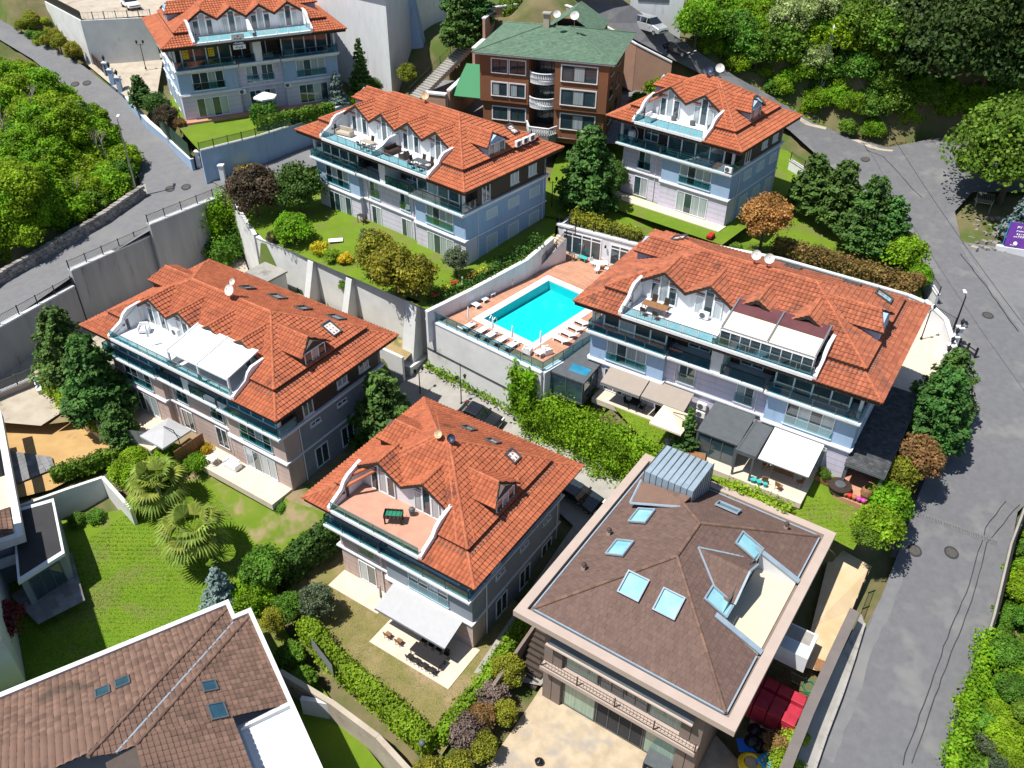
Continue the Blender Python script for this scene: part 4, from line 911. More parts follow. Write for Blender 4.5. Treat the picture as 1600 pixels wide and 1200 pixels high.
# roof faces: left slope up from the lawn side, a folded valley strip, and the right slope
kI = 0.41; zI = lambda b_: 5.0+kI*b_
Lf = [loc_(-31,.15,zI(.15)), loc_(-.05,.15,zI(.15)), loc_(-10.4,10.3,zI(10.3)), loc_(-31,10.3,zI(10.3))]
kv = 0.30
S1 = [loc_(0,1.8,5.05), loc_(0,.3,5.05), loc_(-10.4,10.6,9.31), loc_(-9.0,10.8,8.74)]
S2 = [loc_(0,1.8,5.05), loc_(1.2,1.8,5.05), loc_(-7.9,10.9,8.78), loc_(-9.0,10.8,8.74)]
S3 = [loc_(1.2,10.3,5.05), loc_(1.2,1.85,5.05), loc_(-7.25,10.3,8.51)]; S4 = [loc_(-2.4,18,6.53), loc_(-2.4,10.3,6.53), loc_(-7.25,10.3,8.51), loc_(-7.9,10.95,8.78), loc_(-7.9,18,8.78)]; S5 = [loc_(-7.9,18,8.78), loc_(-7.9,10.95,8.78), loc_(-9.7,10.95,8.6), loc_(-9.7,18,8.6)]
tproto = None; individual = []; rest = MB(); total = 0
def tile_objs(poly, wt, lc, limit):
    "single roof tiles: nearest ones as objects that share clipped meshes, rest joined"
    global total
    V, F = tile_cloud(poly, wt, lc, (0.0, .035, .05, .035, 0.0), .07, gap=.02)
    # split the cloud back into tiles (each tile is an island)
    par = list(range(len(V)))
    def find(i):
        while par[i] != i: par[i] = par[par[i]]; i = par[i]
        return i
    for f in F:
        r0 = find(f[0])
        for i in f[1:]: par[find(i)] = r0
    isl = {}
    for f in F: isl.setdefault(find(f[0]), []).append(f)
    return [([V[i] for i in sorted(set(i for f in fs_ for i in f))], fs_, V) for fs_ in isl.values()]
tiles = []
for poly, wt, lc in ((Lf, .42, .36), (S1, .42, .36), (S2, .42, .36), (S3, .42, .36), (S4, .42, .36)):
    tiles += tile_objs(poly, wt, lc, 0)
def pixel(p):
    d = Vector(p)-Vector((0,0,ZC)); f = d.dot(_f); return 800+FPX*d.dot(RT)/f, 600-FPX*d.dot(UP)/f, f
def tkey(t):
    c = sum((Vector(v) for v in t[0]), Vector((0,0,0)))/len(t[0])+IT.location; x, y, f = pixel(c)
    return f if (-10 < x < 1610 and -10 < y < 1215) else 1e6+f
tiles.sort(key=tkey)
for n_, (vs, fs_, Vall) in enumerate(tiles):
    idx = sorted(set(i for f in fs_ for i in f)); mp = {i: j for j, i in enumerate(idx)}
    if n_ < 300: MB().add([Vall[i] for i in idx], [tuple(mp[i] for i in f) for f in fs_]).build('roof_tile', 'brown_tile', IT)
    else: rest.add([Vall[i] for i in idx], [tuple(mp[i] for i in f) for f in fs_])
rest.build('roof_tiles', 'brown_tile', IT, kind='stuff')
bs = MB()
for p in (Lf, S1, S2, S3, S4, S5): bs.add([tuple(Vector(x)-Vector((0,0,.03))) for x in p], [tuple(range(len(p)))])
bs.pieces('roof_deck', 'brownpanel', IT)
cp = MB(); caps(cp, S1[1], S1[2], .15, .45); cp.build('ridge_caps', 'brown_tile', IT, kind='stuff')
cp = MB(); caps(cp, S2[1], S2[2], .15, .45); cp.build('ridge_caps', 'brown_tile', IT, kind='stuff')
vf = MB(); vf.tube(Vector(S1[0])+Vector((0,0,.05)), Vector(S1[3])+Vector((0,0,.05)), .09, 4); vf.build('valley_flashing', 'zinc', IT)
def lay_window(parent, o, ax, ay, w, h, frame, glass, nrm):
    f = MB()
    for a0, a1, b0, b1 in ((-w/2-.1,-w/2,-h/2-.1,h/2+.1),(w/2,w/2+.1,-h/2-.1,h/2+.1),(-w/2,w/2,-h/2-.1,-h/2),(-w/2,w/2,h/2,h/2+.1)): f.slab([o+ax*a0+ay*b0+nrm*.2, o+ax*a1+ay*b0+nrm*.2, o+ax*a1+ay*b1+nrm*.2, o+ax*a0+ay*b1+nrm*.2], .22)
    s = f.build('skylight', frame, parent); p = MB(); p.slab([o+ax*-w/2+ay*-h/2+nrm*.15, o+ax*w/2+ay*-h/2+nrm*.15, o+ax*w/2+ay*h/2+nrm*.15, o+ax*-w/2+ay*h/2+nrm*.15], .1); p.build('pane', glass, s)
axL = Vector((iu.x, iu.y, 0)); ayL = Vector((iv.x, iv.y, kI)).normalized(); nL = axL.cross(ayL); nL = nL if nL.z > 0 else -nL
def on_plane(px, py, poly):
    P = [Vector(p)+IT.location for p in poly]; n = (P[1]-P[0]).cross(P[2]-P[0]).normalized(); d = _f+RT*((px-800)/FPX)-UP*((py-600)/FPX)
    o = Vector((0,0,ZC)); t_ = (P[0]-o).dot(n)/d.dot(n); return o+d*t_-IT.location, (n if n.z > 0 else -n)
for px, py in ((161,1083),(192,1068)):
    o, n = on_plane(px, py, Lf); lay_window(IT, o, axL, n.cross(axL), .75, .95, 'greymetal', 'skyglass_dark', n)
e3 = (Vector(S3[1])-Vector(S3[0])).normalized()
for px, py, w_, h_ in ((327,1074,.85,.7),(340,1113,1.0,1.1)):
    o, n = on_plane(px, py, S3); lay_window(IT, o, axL-n*axL.dot(n), n.cross(axL).normalized(), w_, h_, 'greymetal', 'skyglass_dark', n)
fl_ = MB(); fl_.prism([loc_(-2.1,10.6,0)[:2], loc_(-2.1,18,0)[:2], loc_(1.2,18,0)[:2], loc_(1.2,10.6,0)[:2]][::-1], 4.91, 5.0); fl_.build('terrace_floor', 'white', IT)

# --- J: white modern house cut by the left edge
JA, JB = at(-6, 600, 6.9), at(38, 838, 6.9)
ju, jv = frame_of(JB, JA)            # along its right side, going away; jv points left (into the house)
jv2 = jv
JT = thing('house', 'white house with shaded flat annex roof, cut by the left picture edge', 'house', (JB.x, JB.y, 0), 0)
jl = lambda a, b, z=0: (ju.x*a+jv2.x*b, ju.y*a+jv2.y*b, z)
b = MB(); b.prism([jl(1.1,1.2)[:2], jl(17,1.2)[:2], jl(17,12)[:2], jl(1.1,12)[:2]], 1.0, 6.4); b.build('wall', 'greywall', JT)  # white walls greyed in colour to stand in for shade
b = MB(); b.prism([jl(0,0)[:2], jl(18,0)[:2], jl(18,.55)[:2], jl(0,.55)[:2]], 6.3, 7.05); b.prism([jl(0,.56)[:2], jl(.55,.56)[:2], jl(.55,14)[:2], jl(0,14)[:2]], 6.3, 7.05); b.pieces('parapet', 'whiteplaster', JT)
b = MB(); cover(b, [[jl(.7,.8,6.5), jl(4.2,.8,6.5), jl(4.2,8,8.9), jl(.7,8,8.9)]], wt=.42, lc=.36); b.build('roof_tiles', 'brown_tile', JT, kind='stuff')
b = MB(); b.prism([jl(4.5,.6)[:2], jl(8.8,.6)[:2], jl(8.8,8)[:2], jl(4.5,8)[:2]], 6.45, 6.6); b.build('terrace_floor', 'creamroof', JT)
b = MB(); b.prism([jl(-9,2.6)[:2], jl(2,2.6)[:2], jl(2,12)[:2], jl(-9,12)[:2]], 1.0, 13.5); b.build('main_block', 'whiteplaster', JT)
b = MB(); b.prism([jl(.3,.5)[:2], jl(.7,.5)[:2], jl(.7,10)[:2], jl(.3,10)[:2]], 4.2, 4.9); b.build('balcony_slab', 'white', JT)
an = [at(30,905,5.6), at(98,862,5.6), at(82,782,5.6), at(20,800,5.6)]
b = MB(); b.prism([(p.x-JB.x, p.y-JB.y) for p in an], 1.0, 5.3); b.build('annex_wall', 'greywall', JT)
ac = sum((Vector((p.x, p.y)) for p in an), Vector((0,0)))/4
b = MB(); b.prism([((p.x-ac.x)*1.07+ac.x-JB.x, (p.y-ac.y)*1.07+ac.y-JB.y) for p in an], 5.305, 5.6); b.build('annex_roof', 'white', JT)
b = MB(); b.prism([((p.x-ac.x)*.95+ac.x-JB.x, (p.y-ac.y)*.95+ac.y-JB.y) for p in an], 5.605, 5.63); b.build('annex_roof_shade', 'asphalt_dark', JT)  # shade over the annex roof, put in as a dark sheet
p0 = Vector((an[0].x-JB.x, an[0].y-JB.y)); p1 = Vector((an[1].x-JB.x, an[1].y-JB.y)); dd = d2(p0, p1); window(JT, ((p0.x, p0.y), (dd.x, dd.y)), .5, 2.7, (p1-p0).length-1.0, 2.3, 3, 'glass', 'greymetal', sill=False)
te = pxs((-40,990,2.62),(18,930,2.62),(112,866,2.62),(132,938,2.5),(60,975,2.45))
b = MB(); cover(b, [[(p.x-JB.x, p.y-JB.y, p.z) for p in (te[4],te[3],te[2],te[1])]], wt=.6, lc=.6, prof=(0,0), lift=.02, gap=.01); b.build('terrace_paving', 'paving_grey', JT, kind='stuff')
pv = pxs((-20,745,3.55),(28,755,3.55),(85,732,3.6),(80,715,3.62),(-20,700,3.65))
b = MB(); cover(b, [[(p.x-JB.x, p.y-JB.y, p.z+.03) for p in (pv[1],pv[2],pv[3],pv[4])]], wt=.6, lc=.6, prof=(0,0), lift=.02, gap=.02); b.build('yard_paving', 'paving_grey', JT, kind='stuff')

# --- G: brown flats with green roof
P0, P1 = at(755, 187, 20), at(937, 207, 20); P1 = P0+(P1-P0)*1.03
gu, gv = frame_of(P0, P1); GW = (P1-P0).length; GD = 12.0; GH = 8.8
GT = thing('apartment_house', 'brown three storey house with green shingle roof and white balustrade balconies', 'house', (P0.x, P0.y, 19.4), math.atan2(gu.y, gu.x))
x_a, x_b = GW*.385, GW*.60
b = MB(); b.box(0, x_a, 0, GD, -1, GH); b.box(x_b, GW, -.5, GD, -1, GH); b.box(x_a+.001, x_b-.001, 2.2, GD, -1, GH); b.pieces('wall', 'brownwall', GT)
b = MB(); b.box(-.25, x_a-.01, -.35, .1, 3.1, GH-.02); b.box(x_b+.01, GW+.25, -.85, -.4, 3.1, GH-.02); b.pieces('upper_wall', 'brownwall', GT)
f1, f2 = ((0, -.35), (1, 0)), ((0, -.85), (1, 0))
for z in (.9, 3.9, 6.6):
    for s in (x_a*.22, x_a*.60): window(GT, f1 if z > 3 else ((0, 0), (1, 0)), s, z, x_a*.32, 1.5, 2, 'glass' if z < 3 or z > 6 else ['curtain', 'glass'], 'wood_brown', fw=.08)
    window(GT, f2 if z > 3 else ((0, -.5), (1, 0)), x_b+(GW-x_b)*.14, z-.1, (GW-x_b)*.68, 1.75, 3, ['glass', 'curtain', 'glass'], 'wood_brown', fw=.1)
for z in (.9, 3.9, 6.6):
    for s in (2.2, 6.5): window(GT, ((GW+.0, 0), (0, 1)), s, z, 1.8, 1.5, 2, 'glass', 'wood_brown')
fm = MB()
for z in (.9, 3.9, 6.6):
    for fr, s, w_, h_ in ((f1, x_a*.22, x_a*.32, 1.5), (f1, x_a*.60, x_a*.32, 1.5), (f2, x_b+(GW-x_b)*.14, (GW-x_b)*.68, 1.75)):
        if z < 3: fr = ((0, 0), (1, 0)) if fr is f1 else ((0, -.5), (1, 0))
        zz_ = z if fr[0][1] > -.45 and h_ == 1.5 else z-.1
        for (a0, a1, b0, b1) in ((s-.14, s, zz_-.14, zz_+h_+.14), (s+w_, s+w_+.14, zz_-.14, zz_+h_+.14), (s, s+w_, zz_+h_, zz_+h_+.14)): fbox(fm, fr, a0, a1, b0, b1, -.01, .06)
fm.pieces('window_surround', 'white', GT)
cxm = (x_a+x_b)/2; rr = (x_b-x_a)/2
def arc(y0, dep, n=12): return [(cxm+rr*math.cos(math.pi*(1-i/n)), y0-dep*math.sin(math.pi*(1-i/n))) for i in range(n+1)]
for z in (3.2, 6.1):
    pa = arc(.2, 1.15); b = MB(); b.prism(pa+[(x_b, 2.2), (x_a, 2.2)], z-.3, z); b.build('balcony_slab', 'white', GT)
    b = MB()
    for p, q in zip(pa, pa[1:]): b.tube((p[0], p[1], z+.92), (q[0], q[1], z+.92), .09, 6)
    hr = b.build('balcony_handrail', 'white', GT)
    for i, (p, q) in enumerate(zip(pa, pa[1:])):
        for t_ in (.25, .75): MB().lathe([(.06,0),(.04,.12),(.085,.35),(.04,.7),(.06,.88)], (p[0]+(q[0]-p[0])*t_, p[1]+(q[1]-p[1])*t_, z), 6).build('baluster', 'white', hr)
for z in (0.1, 3.1, 6.1): window(GT, ((0, 2.2), (1, 0)), x_a+.15, z+.05, x_b-x_a-.3, 2.5, 3, 'glass', 'wood_brown', sill=False)
pt = [(x_a-.2, -.1), (x_a+.6, -2.0), (x_b-.2, -2.1), (x_b+.5, -.9)]
b = MB(); b.prism(pt+[(x_b-.01, .5), (x_a+.01, .5)], -.8, .25); b.build('terrace_plinth', 'paving_grey', GT)
b = MB()
for p, q in zip(pt, pt[1:]): b.tube((*p, 1.1), (*q, 1.1), .1, 6)
tr_ = b.build('terrace_handrail', 'white', GT)
for p, q in zip(pt, pt[1:]):
    n = int((Vector(q)-Vector(p)).length/.28)
    for i in range(n): MB().lathe([(.07,0),(.04,.12),(.085,.35),(.04,.68),(.06,.82)], (p[0]+(q[0]-p[0])*(i+.5)/n, p[1]+(q[1]-p[1])*(i+.5)/n, .25), 6).build('baluster', 'white', tr_)
gr = MB(); gc = MB()
fg, ga, gb, gcn = hip_faces(-1.0, GW+1.0, -1.1, GD+1.0); gk = .27; gz_ = lambda p: (p[0], p[1], GH+.05+gk*min(p[0]+1.0, GW+1-p[0], p[1]+1.1, GD+1-p[1]))
cover(gr, [[gz_(p) for p in f] for f in fg], wt=.34, lc=.3, **FLAT)
gr.build('roof_shingles', 'green_shingle', GT, kind='stuff')
for c_, r_ in zip(gcn, (ga, gb, gb, ga)): caps(gc, gz_(c_), gz_(r_), .1, .5)
gc.build('hip_caps', 'green_shingle', GT, kind='stuff')
b = MB(); b.box(-.95, GW+.95, -1.05, GD+.95, GH-.15, GH+.03); b.build('eaves', 'white', GT)
# rear wing with its own gable
b = MB(); cover(b, [[(GW*.35, GD+4, GH+.6), (GW*.35, GD-3.2, GH+.6), (GW*.55, GD-3.2, GH+2.6), (GW*.55, GD+4, GH+2.6)], [(GW*.8, GD-3.2, GH+.4), (GW*.8, GD+4, GH+.4), (GW*.55, GD+4, GH+2.6), (GW*.55, GD-3.2, GH+2.6)]], wt=.34, lc=.3, **FLAT); b.build('rear_roof', 'green_shingle', GT, kind='stuff')
b = MB(); b.box(GW*.36, GW*.79, GD-2, GD+3.9, 0, GH+.4); b.build('rear_wing', 'brownwall', GT)
b = MB(); b.box(GW*.42-.35, GW*.42+.35, 5.2, 5.9, GH+1.2, GH+3.3); ch = b.build('chimney', 'concrete_warm', GT); b = MB(); b.box(GW*.42-.5, GW*.42+.5, 5.05, 6.05, GH+3.305, GH+3.45); b.build('chimney_cap', 'concrete', ch)
# carport canopy and stepped peach walls beside it
b = MB(); b.slab([(-4.2, .5, 3.0), (-.05, .5, 3.0), (-.05, 6.5, 5.2), (-4.2, 6.5, 5.2)], .12); b.build('carport_awning', 'greenawn', GT)
b = MB(); b.box(-4.6, -4.25, 0, 10, -.8, 3.6); b.build('carport_wall', 'peachwall', GT)
PW = thing('garden_wall', 'stepped peach plaster wall with white coping left of the brown flats', 'wall', GT.location, math.atan2(gu.y, gu.x))
b = MB(); b.box(-7.2, -4.65, -.5, .1, -1, 3.2); b.box(-4.6, -4.25, 10.1, 14.5, -.8, 6.0); b.box(-4.6, -4.25, 14.6, 19, 0, 8.6); b.pieces('wall_segment', 'peachwall', PW)
b = MB(); b.box(-7.3, -4.6, -.6, .2, 3.205, 3.4); b.box(-4.7, -4.15, .2, 10.05, 3.605, 3.75); b.box(-4.7, -4.15, 10.1, 14.55, 6.005, 6.15); b.box(-4.7, -4.15, 14.6, 19, 8.605, 8.75); b.pieces('coping', 'white', PW)
# peach boundary wall along the upper road
bw = thing('boundary_wall', 'peach plaster boundary wall with white coping behind the green roof', 'wall')
b = MB(); c_ = MB(); pts = [at(700,22,27.5), at(825,5,28.5), at(875,6,28.6), at(905,16,29.4), at(940,38,28.0), at(995,70,26.0), at(1050,98,24.0)]
for p, q in zip(pts, pts[1:]):
    u = d2(p, q); n = Vector((-u.y, u.x))*.15; hh = 1.0
    for mm, o_, z0, z1 in ((b, n, -6, 0), (c_, n*1.5, .005, .16)):
        mm.prism([(p.x-o_.x, p.y-o_.y), (q.x-o_.x, q.y-o_.y), (q.x+o_.x, q.y+o_.y), (p.x+o_.x, p.y+o_.y)], [p.z+z0, q.z+z0, q.z+z0, p.z+z0], [p.z+z1, q.z+z1, q.z+z1, p.z+z1])
b.pieces('wall_segment', 'peachwall', bw); c_.pieces('coping', 'white', bw)

# --- K: tall white blank building behind villa A
kc = at(612, 135, 19.5); KT = thing('building', 'tall blank white building with a slanting concrete buttress behind the first villa', 'building', (kc.x, kc.y, 0), 0)
e1 = Vector((5.7, 18.8)).normalized(); e2 = Vector((-14.4, 9.7)).normalized()
b = MB(); b.prism([(0,0), tuple(e1*34), tuple(e1*34+e2*40), tuple(e2*40)], 15, 30.8); b.build('wall', 'white', KT)
b = MB(); b.prism([(-.3,-.3), tuple(e1*34.2), tuple(e1*34+e2*40), tuple(e2*40)], 30.805, 31.1); b.build('parapet', 'whiteplaster', KT)
q0 = e1*7.5; nrm = Vector((e1.y, -e1.x)); b = MB()
b.add([(*(q0+nrm*.02),19),(*(q0+e1*1.3+nrm*.02),19),(*(q0+e1*1.3+nrm*2.6),19),(*(q0+nrm*2.6),19),(*(q0+nrm*.02),29),(*(q0+e1*1.1+nrm*.02),29),(*(q0+e1*1.1+nrm*.5),29),(*(q0+nrm*.5),29)], [(0,3,2,1),(4,5,6,7),(0,1,5,4),(1,2,6,5),(2,3,7,6),(3,0,4,7)]); b.build('buttress', 'bluewall', KT)
# garage block at the top
gp = [at(985, -4, 30.6), at(1005, 22, 30), at(1085, 52, 26.6)]
u = d2(gp[0], gp[2]); n = Vector((-u.y, u.x)); GB = thing('building', 'white garage block with grey roller door at the top edge', 'building', gp[0]+Vector((n.x, n.y, 0))*.8, 0)
GL = (gp[2]-gp[0]).length*.72; b = MB(); b.prism([(0,0), tuple(u*GL), tuple(u*GL+n*6), tuple(n*6)], -6, [2.6, 1.0, 1.0, 2.6]); b.build('wall', 'white', GB)
window(GB, ((0, 0), (u.x, u.y)), 1.0, -.6, 4, 2.6, 1, 'greymetal', 'greymetal', sill=False, name='roller_door')
# car park wall, top left
cw = thing('retaining_wall', 'pale retaining wall under the parked white car', 'wall')
b = MB(); wp = [at(72,3,26.1), at(128,33,26.1), at(236,28,26.1)]
for p, q in zip(wp, wp[1:]):
    u = d2(p, q); n = Vector((-u.y, u.x))*.2
    b.prism([(p.x-n.x,p.y-n.y),(q.x-n.x,q.y-n.y),(q.x+n.x,q.y+n.y),(p.x+n.x,p.y+n.y)], 17, p.z+.1)
b.pieces('wall_segment', 'whiteplaster', cw)
bar_fence(cw, [p+Vector((0,0,.1)) for p in wp[1:]], 1.0, 'iron', .6, 1.6, 'railing')
ms = MB(); p, q = wp[0], wp[1]; ms.add([(p.x,p.y,26.2),(q.x,q.y,26.2),(q.x,q.y,27.4),(p.x,p.y,27.4)], [(0,1,2,3)]); ms.build('mesh_panel', 'iron', cw)

# small pavilion with green roof right of the flats
pq = at(1008,112,20.4); T = thing('pavilion', 'small open pavilion with green roof right of the brown flats', 'pavilion', pq, R(-15))
b = MB(); cover(b, [[(-2,-1.6,2.4),(2,-1.6,2.4),(0,0,3.2)], [(2,-1.6,2.4),(2,1.6,2.4),(0,0,3.2)], [(2,1.6,2.4),(-2,1.6,2.4),(0,0,3.2)], [(-2,1.6,2.4),(-2,-1.6,2.4),(0,0,3.2)]], wt=.34, lc=.3, **FLAT); b.build('roof_shingles', 'green_shingle', T, kind='stuff')
b = MB(); [b.box(x-.1,x+.1,y-.1,y+.1,-1.5,2.38) for x in (-1.7,1.7) for y in (-1.3,1.3)]; b.pieces('post', 'wood_brown', T)
b = MB(); b.box(-1.9,1.9,-1.5,1.5,-1.5,.05); b.build('floor', 'paving_grey', T)
# ---------------------------------------------------------------- walls, pool terrace, stairs
def wall_line(name, label, pts, t, z0, top=None, m='whiteplaster', coping=None, cm='white', cat='wall', ch=.14, group=None):
    "free standing or retaining wall along points (x,y,ztop); z0 = depth below top or absolute list"
    W = thing(name, label, cat, (pts[0][0], pts[0][1], 0), 0, group); ox, oy = pts[0][0], pts[0][1]
    b = MB(); c = MB()
    for p, q in zip(pts, pts[1:]):
        p = Vector(p); q = Vector(q); u = d2(p, q); n = Vector((-u.y, u.x))
        for mm, tt, za, zb in ((b, t/2, None, 0), (c, t/2+.07, .004, ch)):
            if mm is c and not coping: continue
            nn = n*tt; lo = (lambda r: r.z-z0) if za is None else (lambda r: r.z+za)
            mm.prism([(p.x-nn.x-ox,p.y-nn.y-oy),(q.x-nn.x-ox,q.y-nn.y-oy),(q.x+nn.x-ox,q.y+nn.y-oy),(p.x+nn.x-ox,p.y+nn.y-oy)], [lo(p),lo(q),lo(q),lo(p)], [p.z+zb,q.z+zb,q.z+zb,p.z+zb])
    b.pieces('wall_segment', m, W)
    if coping: c.pieces('coping', cm, W)
    return W
def rel(W, pts): return [Vector((p[0]-W.location.x, p[1]-W.location.y, p[2]-W.location.z)) for p in pts]
# pool frame
PZ = 12.4
pl0 = at(755.6, 498.3, PZ); pl1 = at(832.6, 535.7, PZ); plt = at(853.3, 436.6, PZ)
pu = d2(pl0, pl1); pv_ = Vector((-pu.y, pu.x)); PU = (Vector((pl1.x, pl1.y))-Vector((pl0.x, pl0.y))).length; PV = (Vector((plt.x-pl0.x, plt.y-pl0.y))).dot(pv_)
POOL = thing('swimming_pool', 'rectangular turquoise swimming pool with white stone edge', 'pool', (pl0.x, pl0.y, PZ), math.atan2(pu.y, pu.x))
b = MB(); cwid = .78
b.box(-cwid, PU+cwid, -cwid, 0, -.05, .055); b.box(-cwid, PU+cwid, PV, PV+cwid, -.05, .055); b.box(-cwid, 0, .001, PV-.001, -.05, .055); b.box(PU, PU+cwid, .001, PV-.001, -.05, .055)
b.pieces('coping', 'white', POOL)
b = MB(); b.add([(0,0,-.06),(PU,0,-.06),(PU,PV,-.06),(0,PV,-.06),(0,0,-.95),(PU,0,-.95),(PU,PV,-1.05),(0,PV,-1.05)], [(4,5,6,7),(0,4,7,3),(1,2,6,5),(0,1,5,4),(3,7,6,2)]); b.build('basin', 'pool_tile', POOL)
b = MB(); b.add([(.005,.005,-.09),(PU-.005,.005,-.09),(PU-.005,PV-.005,-.09),(.005,PV-.005,-.09)], [(0,1,2,3)]); wt_ = b.build('water', 'water', POOL)
ld = MB()
for x in (1.1, 1.6): ld.path([(x, -.35, .06), (x, -.35, .7), (x, -.1, .9), (x, .12, .7), (x, .12, -.8)], .025, 6)
ld.build('ladder', 'steel', POOL)
# deck paving round the pool: courses of boards
deck = [at(*p, PZ) for p in ((668,497),(848,582),(953,520),(1008,440),(985,424),(876,391),(826,414))]
dl = [((p.x-pl0.x)*pu.x+(p.y-pl0.y)*pu.y, (p.x-pl0.x)*pv_.x+(p.y-pl0.y)*pv_.y) for p in deck]
DK = thing('pool_terrace', 'terracotta boarded pool terrace on a high white retaining wall', 'terrace', (pl0.x, pl0.y, PZ), math.atan2(pu.y, pu.x))
fl_ = MB(); L0, L1, V0, V1 = -cwid, PU+cwid, -cwid, PV+cwid
for pc in (clip_poly(dl, (L0, 0), (L0, 1)), clip_poly(dl, (L1, 0), (L1, 1), False), clip_poly(clip_poly(clip_poly(dl, (L0, 0), (L0, 1), False), (L1, 0), (L1, 1)), (0, V0), (1, V0), False), clip_poly(clip_poly(clip_poly(dl, (L0, 0), (L0, 1), False), (L1, 0), (L1, 1)), (0, V1), (1, V1))):
    if len(pc) > 2:
        j = min(range(len(pc)), key=lambda i: pc[i][1]+pc[(i+1)%len(pc)][1]); pc = pc[j:]+pc[:j]
        # boards run along the pool's long side
        a = min(p[0] for p in pc); c0 = min(p[1] for p in pc)
        base = [(p[0], p[1], 0) for p in pc]
        V, F = tile_cloud([(base[0][0], base[0][1], 0), (base[1][0], base[1][1], 0)]+base[2:], 1.2, .2, (0, 0), .012, True, .006); fl_.add(V, F); fl_.add([(x, y, -.002) for x, y, z in base], [tuple(range(len(base)))])
fl_.build('floor_boards', 'deck_tile', DK, kind='stuff')
wl = [(deck[0].x, deck[0].y, PZ-.02), (deck[1].x, deck[1].y, PZ-.02), (deck[2].x, deck[2].y, PZ-.02)]
RW = wall_line('retaining_wall', 'tall white retaining wall below the pool terrace glass railing', wl, .5, 9.5, m='whiteplaster', coping=True)
GRL = thing('glass_railing', 'tinted glass railing along the pool terrace edge', 'railing', (deck[0].x, deck[0].y, PZ+.12)); glass_rail(GRL, rel(GRL, [Vector((p[0], p[1], PZ+.12)) for p in wl]), .95, 1.25, metal='greymetal')
pp = MB(); p = Vector(wl[0])-Vector((0,0,3.2)); q = Vector(wl[1])-Vector((0,0,3.4)); nn = Vector((-(q-p).normalized().y, (q-p).normalized().x, 0))*-.33
po = pp.tube(p+nn, q+nn, .045, 5).build('drain_pipe', 'iron', None); tag(po, 'thin dark pipe running across the pool retaining wall', 'pipe')
# wall towards villa B's garden
wb = [(*at(666,486,13.9)[:2], 13.75), (*at(735,452,14.1)[:2], 13.95), (*at(822,406,14.6)[:2], 14.5), (*at(864,372,15.2)[:2], 15.2)]
wall_line('garden_wall', 'white wall between the pool terrace and the flowering garden strip', wb, .3, 3.4, m='white', coping=True)
# stairs from the pool to the upper garden
sa, sb = at(826, 416, PZ), at(872, 366, 15.0); su = d2(sa, sb); sn = Vector((su.y, -su.x)); SL = (Vector((sb.x-sa.x, sb.y-sa.y))).length
ST = thing('staircase', 'pale stone stair with ornate brown railing up from the pool', 'stairs', (sa.x, sa.y, PZ), math.atan2(su.y, su.x))
b = MB()
for i in range(14): b.box(SL*i/14, SL*(i+1)/14+.02, -1.3, 0, -.3+.185*i*.4, .185*(i+1))
b.pieces('step', 'cream_stone', ST)
b = MB(); b.add([(0,-1.45,0),(SL,-1.45,0),(SL,-1.45,2.75),(0,-1.45,.15),(0,-1.31,0),(SL,-1.31,0),(SL,-1.31,2.75),(0,-1.31,.15)], [(0,1,2,3),(7,6,5,4),(3,2,6,7),(0,3,7,4),(1,5,6,2)]); b.build('stringer_wall', 'white', ST)
bar_fence(ST, [(0,-1.38,.15),(SL,-1.38,2.75),(SL+1.2,-1.38,2.75)], .95, 'brown_iron', .12, 1.4, 'railing', r=.018)
# pool house under the upper garden
ha, hb = at(874, 392, PZ), at(955, 414, PZ); hu = d2(ha, hb); HL = 14.0
PH = thing('pool_house', 'white pool house front with large framed glass doors beside the stair', 'pool house', (ha.x, ha.y, PZ), math.atan2(hu.y, hu.x))
b = MB(); b.box(-.3, HL, .0, .35, -1, 3.0); b.box(-.3, 0, .36, 4, -1, 3.0); b.pieces('wall', 'white', PH)
b = MB(); b.box(-.5, HL, -.12, .45, 3.005, 3.2); b.build('coping', 'white', PH)
window(PH, ((0, 0), (1, 0)), .35, .05, 4.6, 2.6, 4, 'glass', 'pvc', sill=False, fw=.12, trans=.5); window(PH, ((0, 0), (1, 0)), 6.0, .05, 3.2, 2.4, 3, 'glass', 'pvc', sill=False, fw=.12, trans=.5)
b = MB(); b.tube((5.5, -.02, 1.9), (5.5, -.25, 2.0), .03); b.lathe([(.02,0),(.12,.06),(.1,.3),(.03,.36)], (5.5, -.25, 1.9), 8); b.build('wall_lamp', 'iron', PH)
bar_fence(PH, [(-.3,.2,3.2),(HL,.2,3.2)], .9, 'iron', .2, 2.2, 'railing')
# buttressed wall below villa B
bwl = [(-28.0,85.3,13.45),(-24.2,82.7,13.45),(-9.3,72.3,13.45),(-8.3,72.8,13.45)]
BW = wall_line('retaining_wall', 'white buttressed retaining wall under the upper villa garden', bwl, .45, 8.5, m='whiteplaster', coping=True)
bu = d2(bwl[1], bwl[2]); bn = Vector((bu.y, -bu.x))
def buttress(P, w, ztop, zbot, dep, tier=False):
    P = Vector((P[0], P[1])); o = P-Vector((BW.location.x, BW.location.y)); a = o-bu*w/2; c = o+bu*w/2
    b = MB(); b.add([(*(a),zbot),(*(c),zbot),(*(c+bn*dep),zbot),(*(a+bn*dep),zbot),(*(a),ztop),(*(c),ztop),(*(c+bn*.5),ztop),(*(a+bn*.5),ztop)], [(0,3,2,1),(4,5,6,7),(1,2,6,5),(2,3,7,6),(3,0,4,7)]); b.build('buttress', 'whiteplaster', BW)
buttress((-20.9,80.3), .8, 13.5, 8.3, 2.1); buttress((-16.4,77.1), .8, 13.3, 8.2, 2.1); buttress((-9.6,72.2), 1.5, 13.7, 7.2, 1.6)
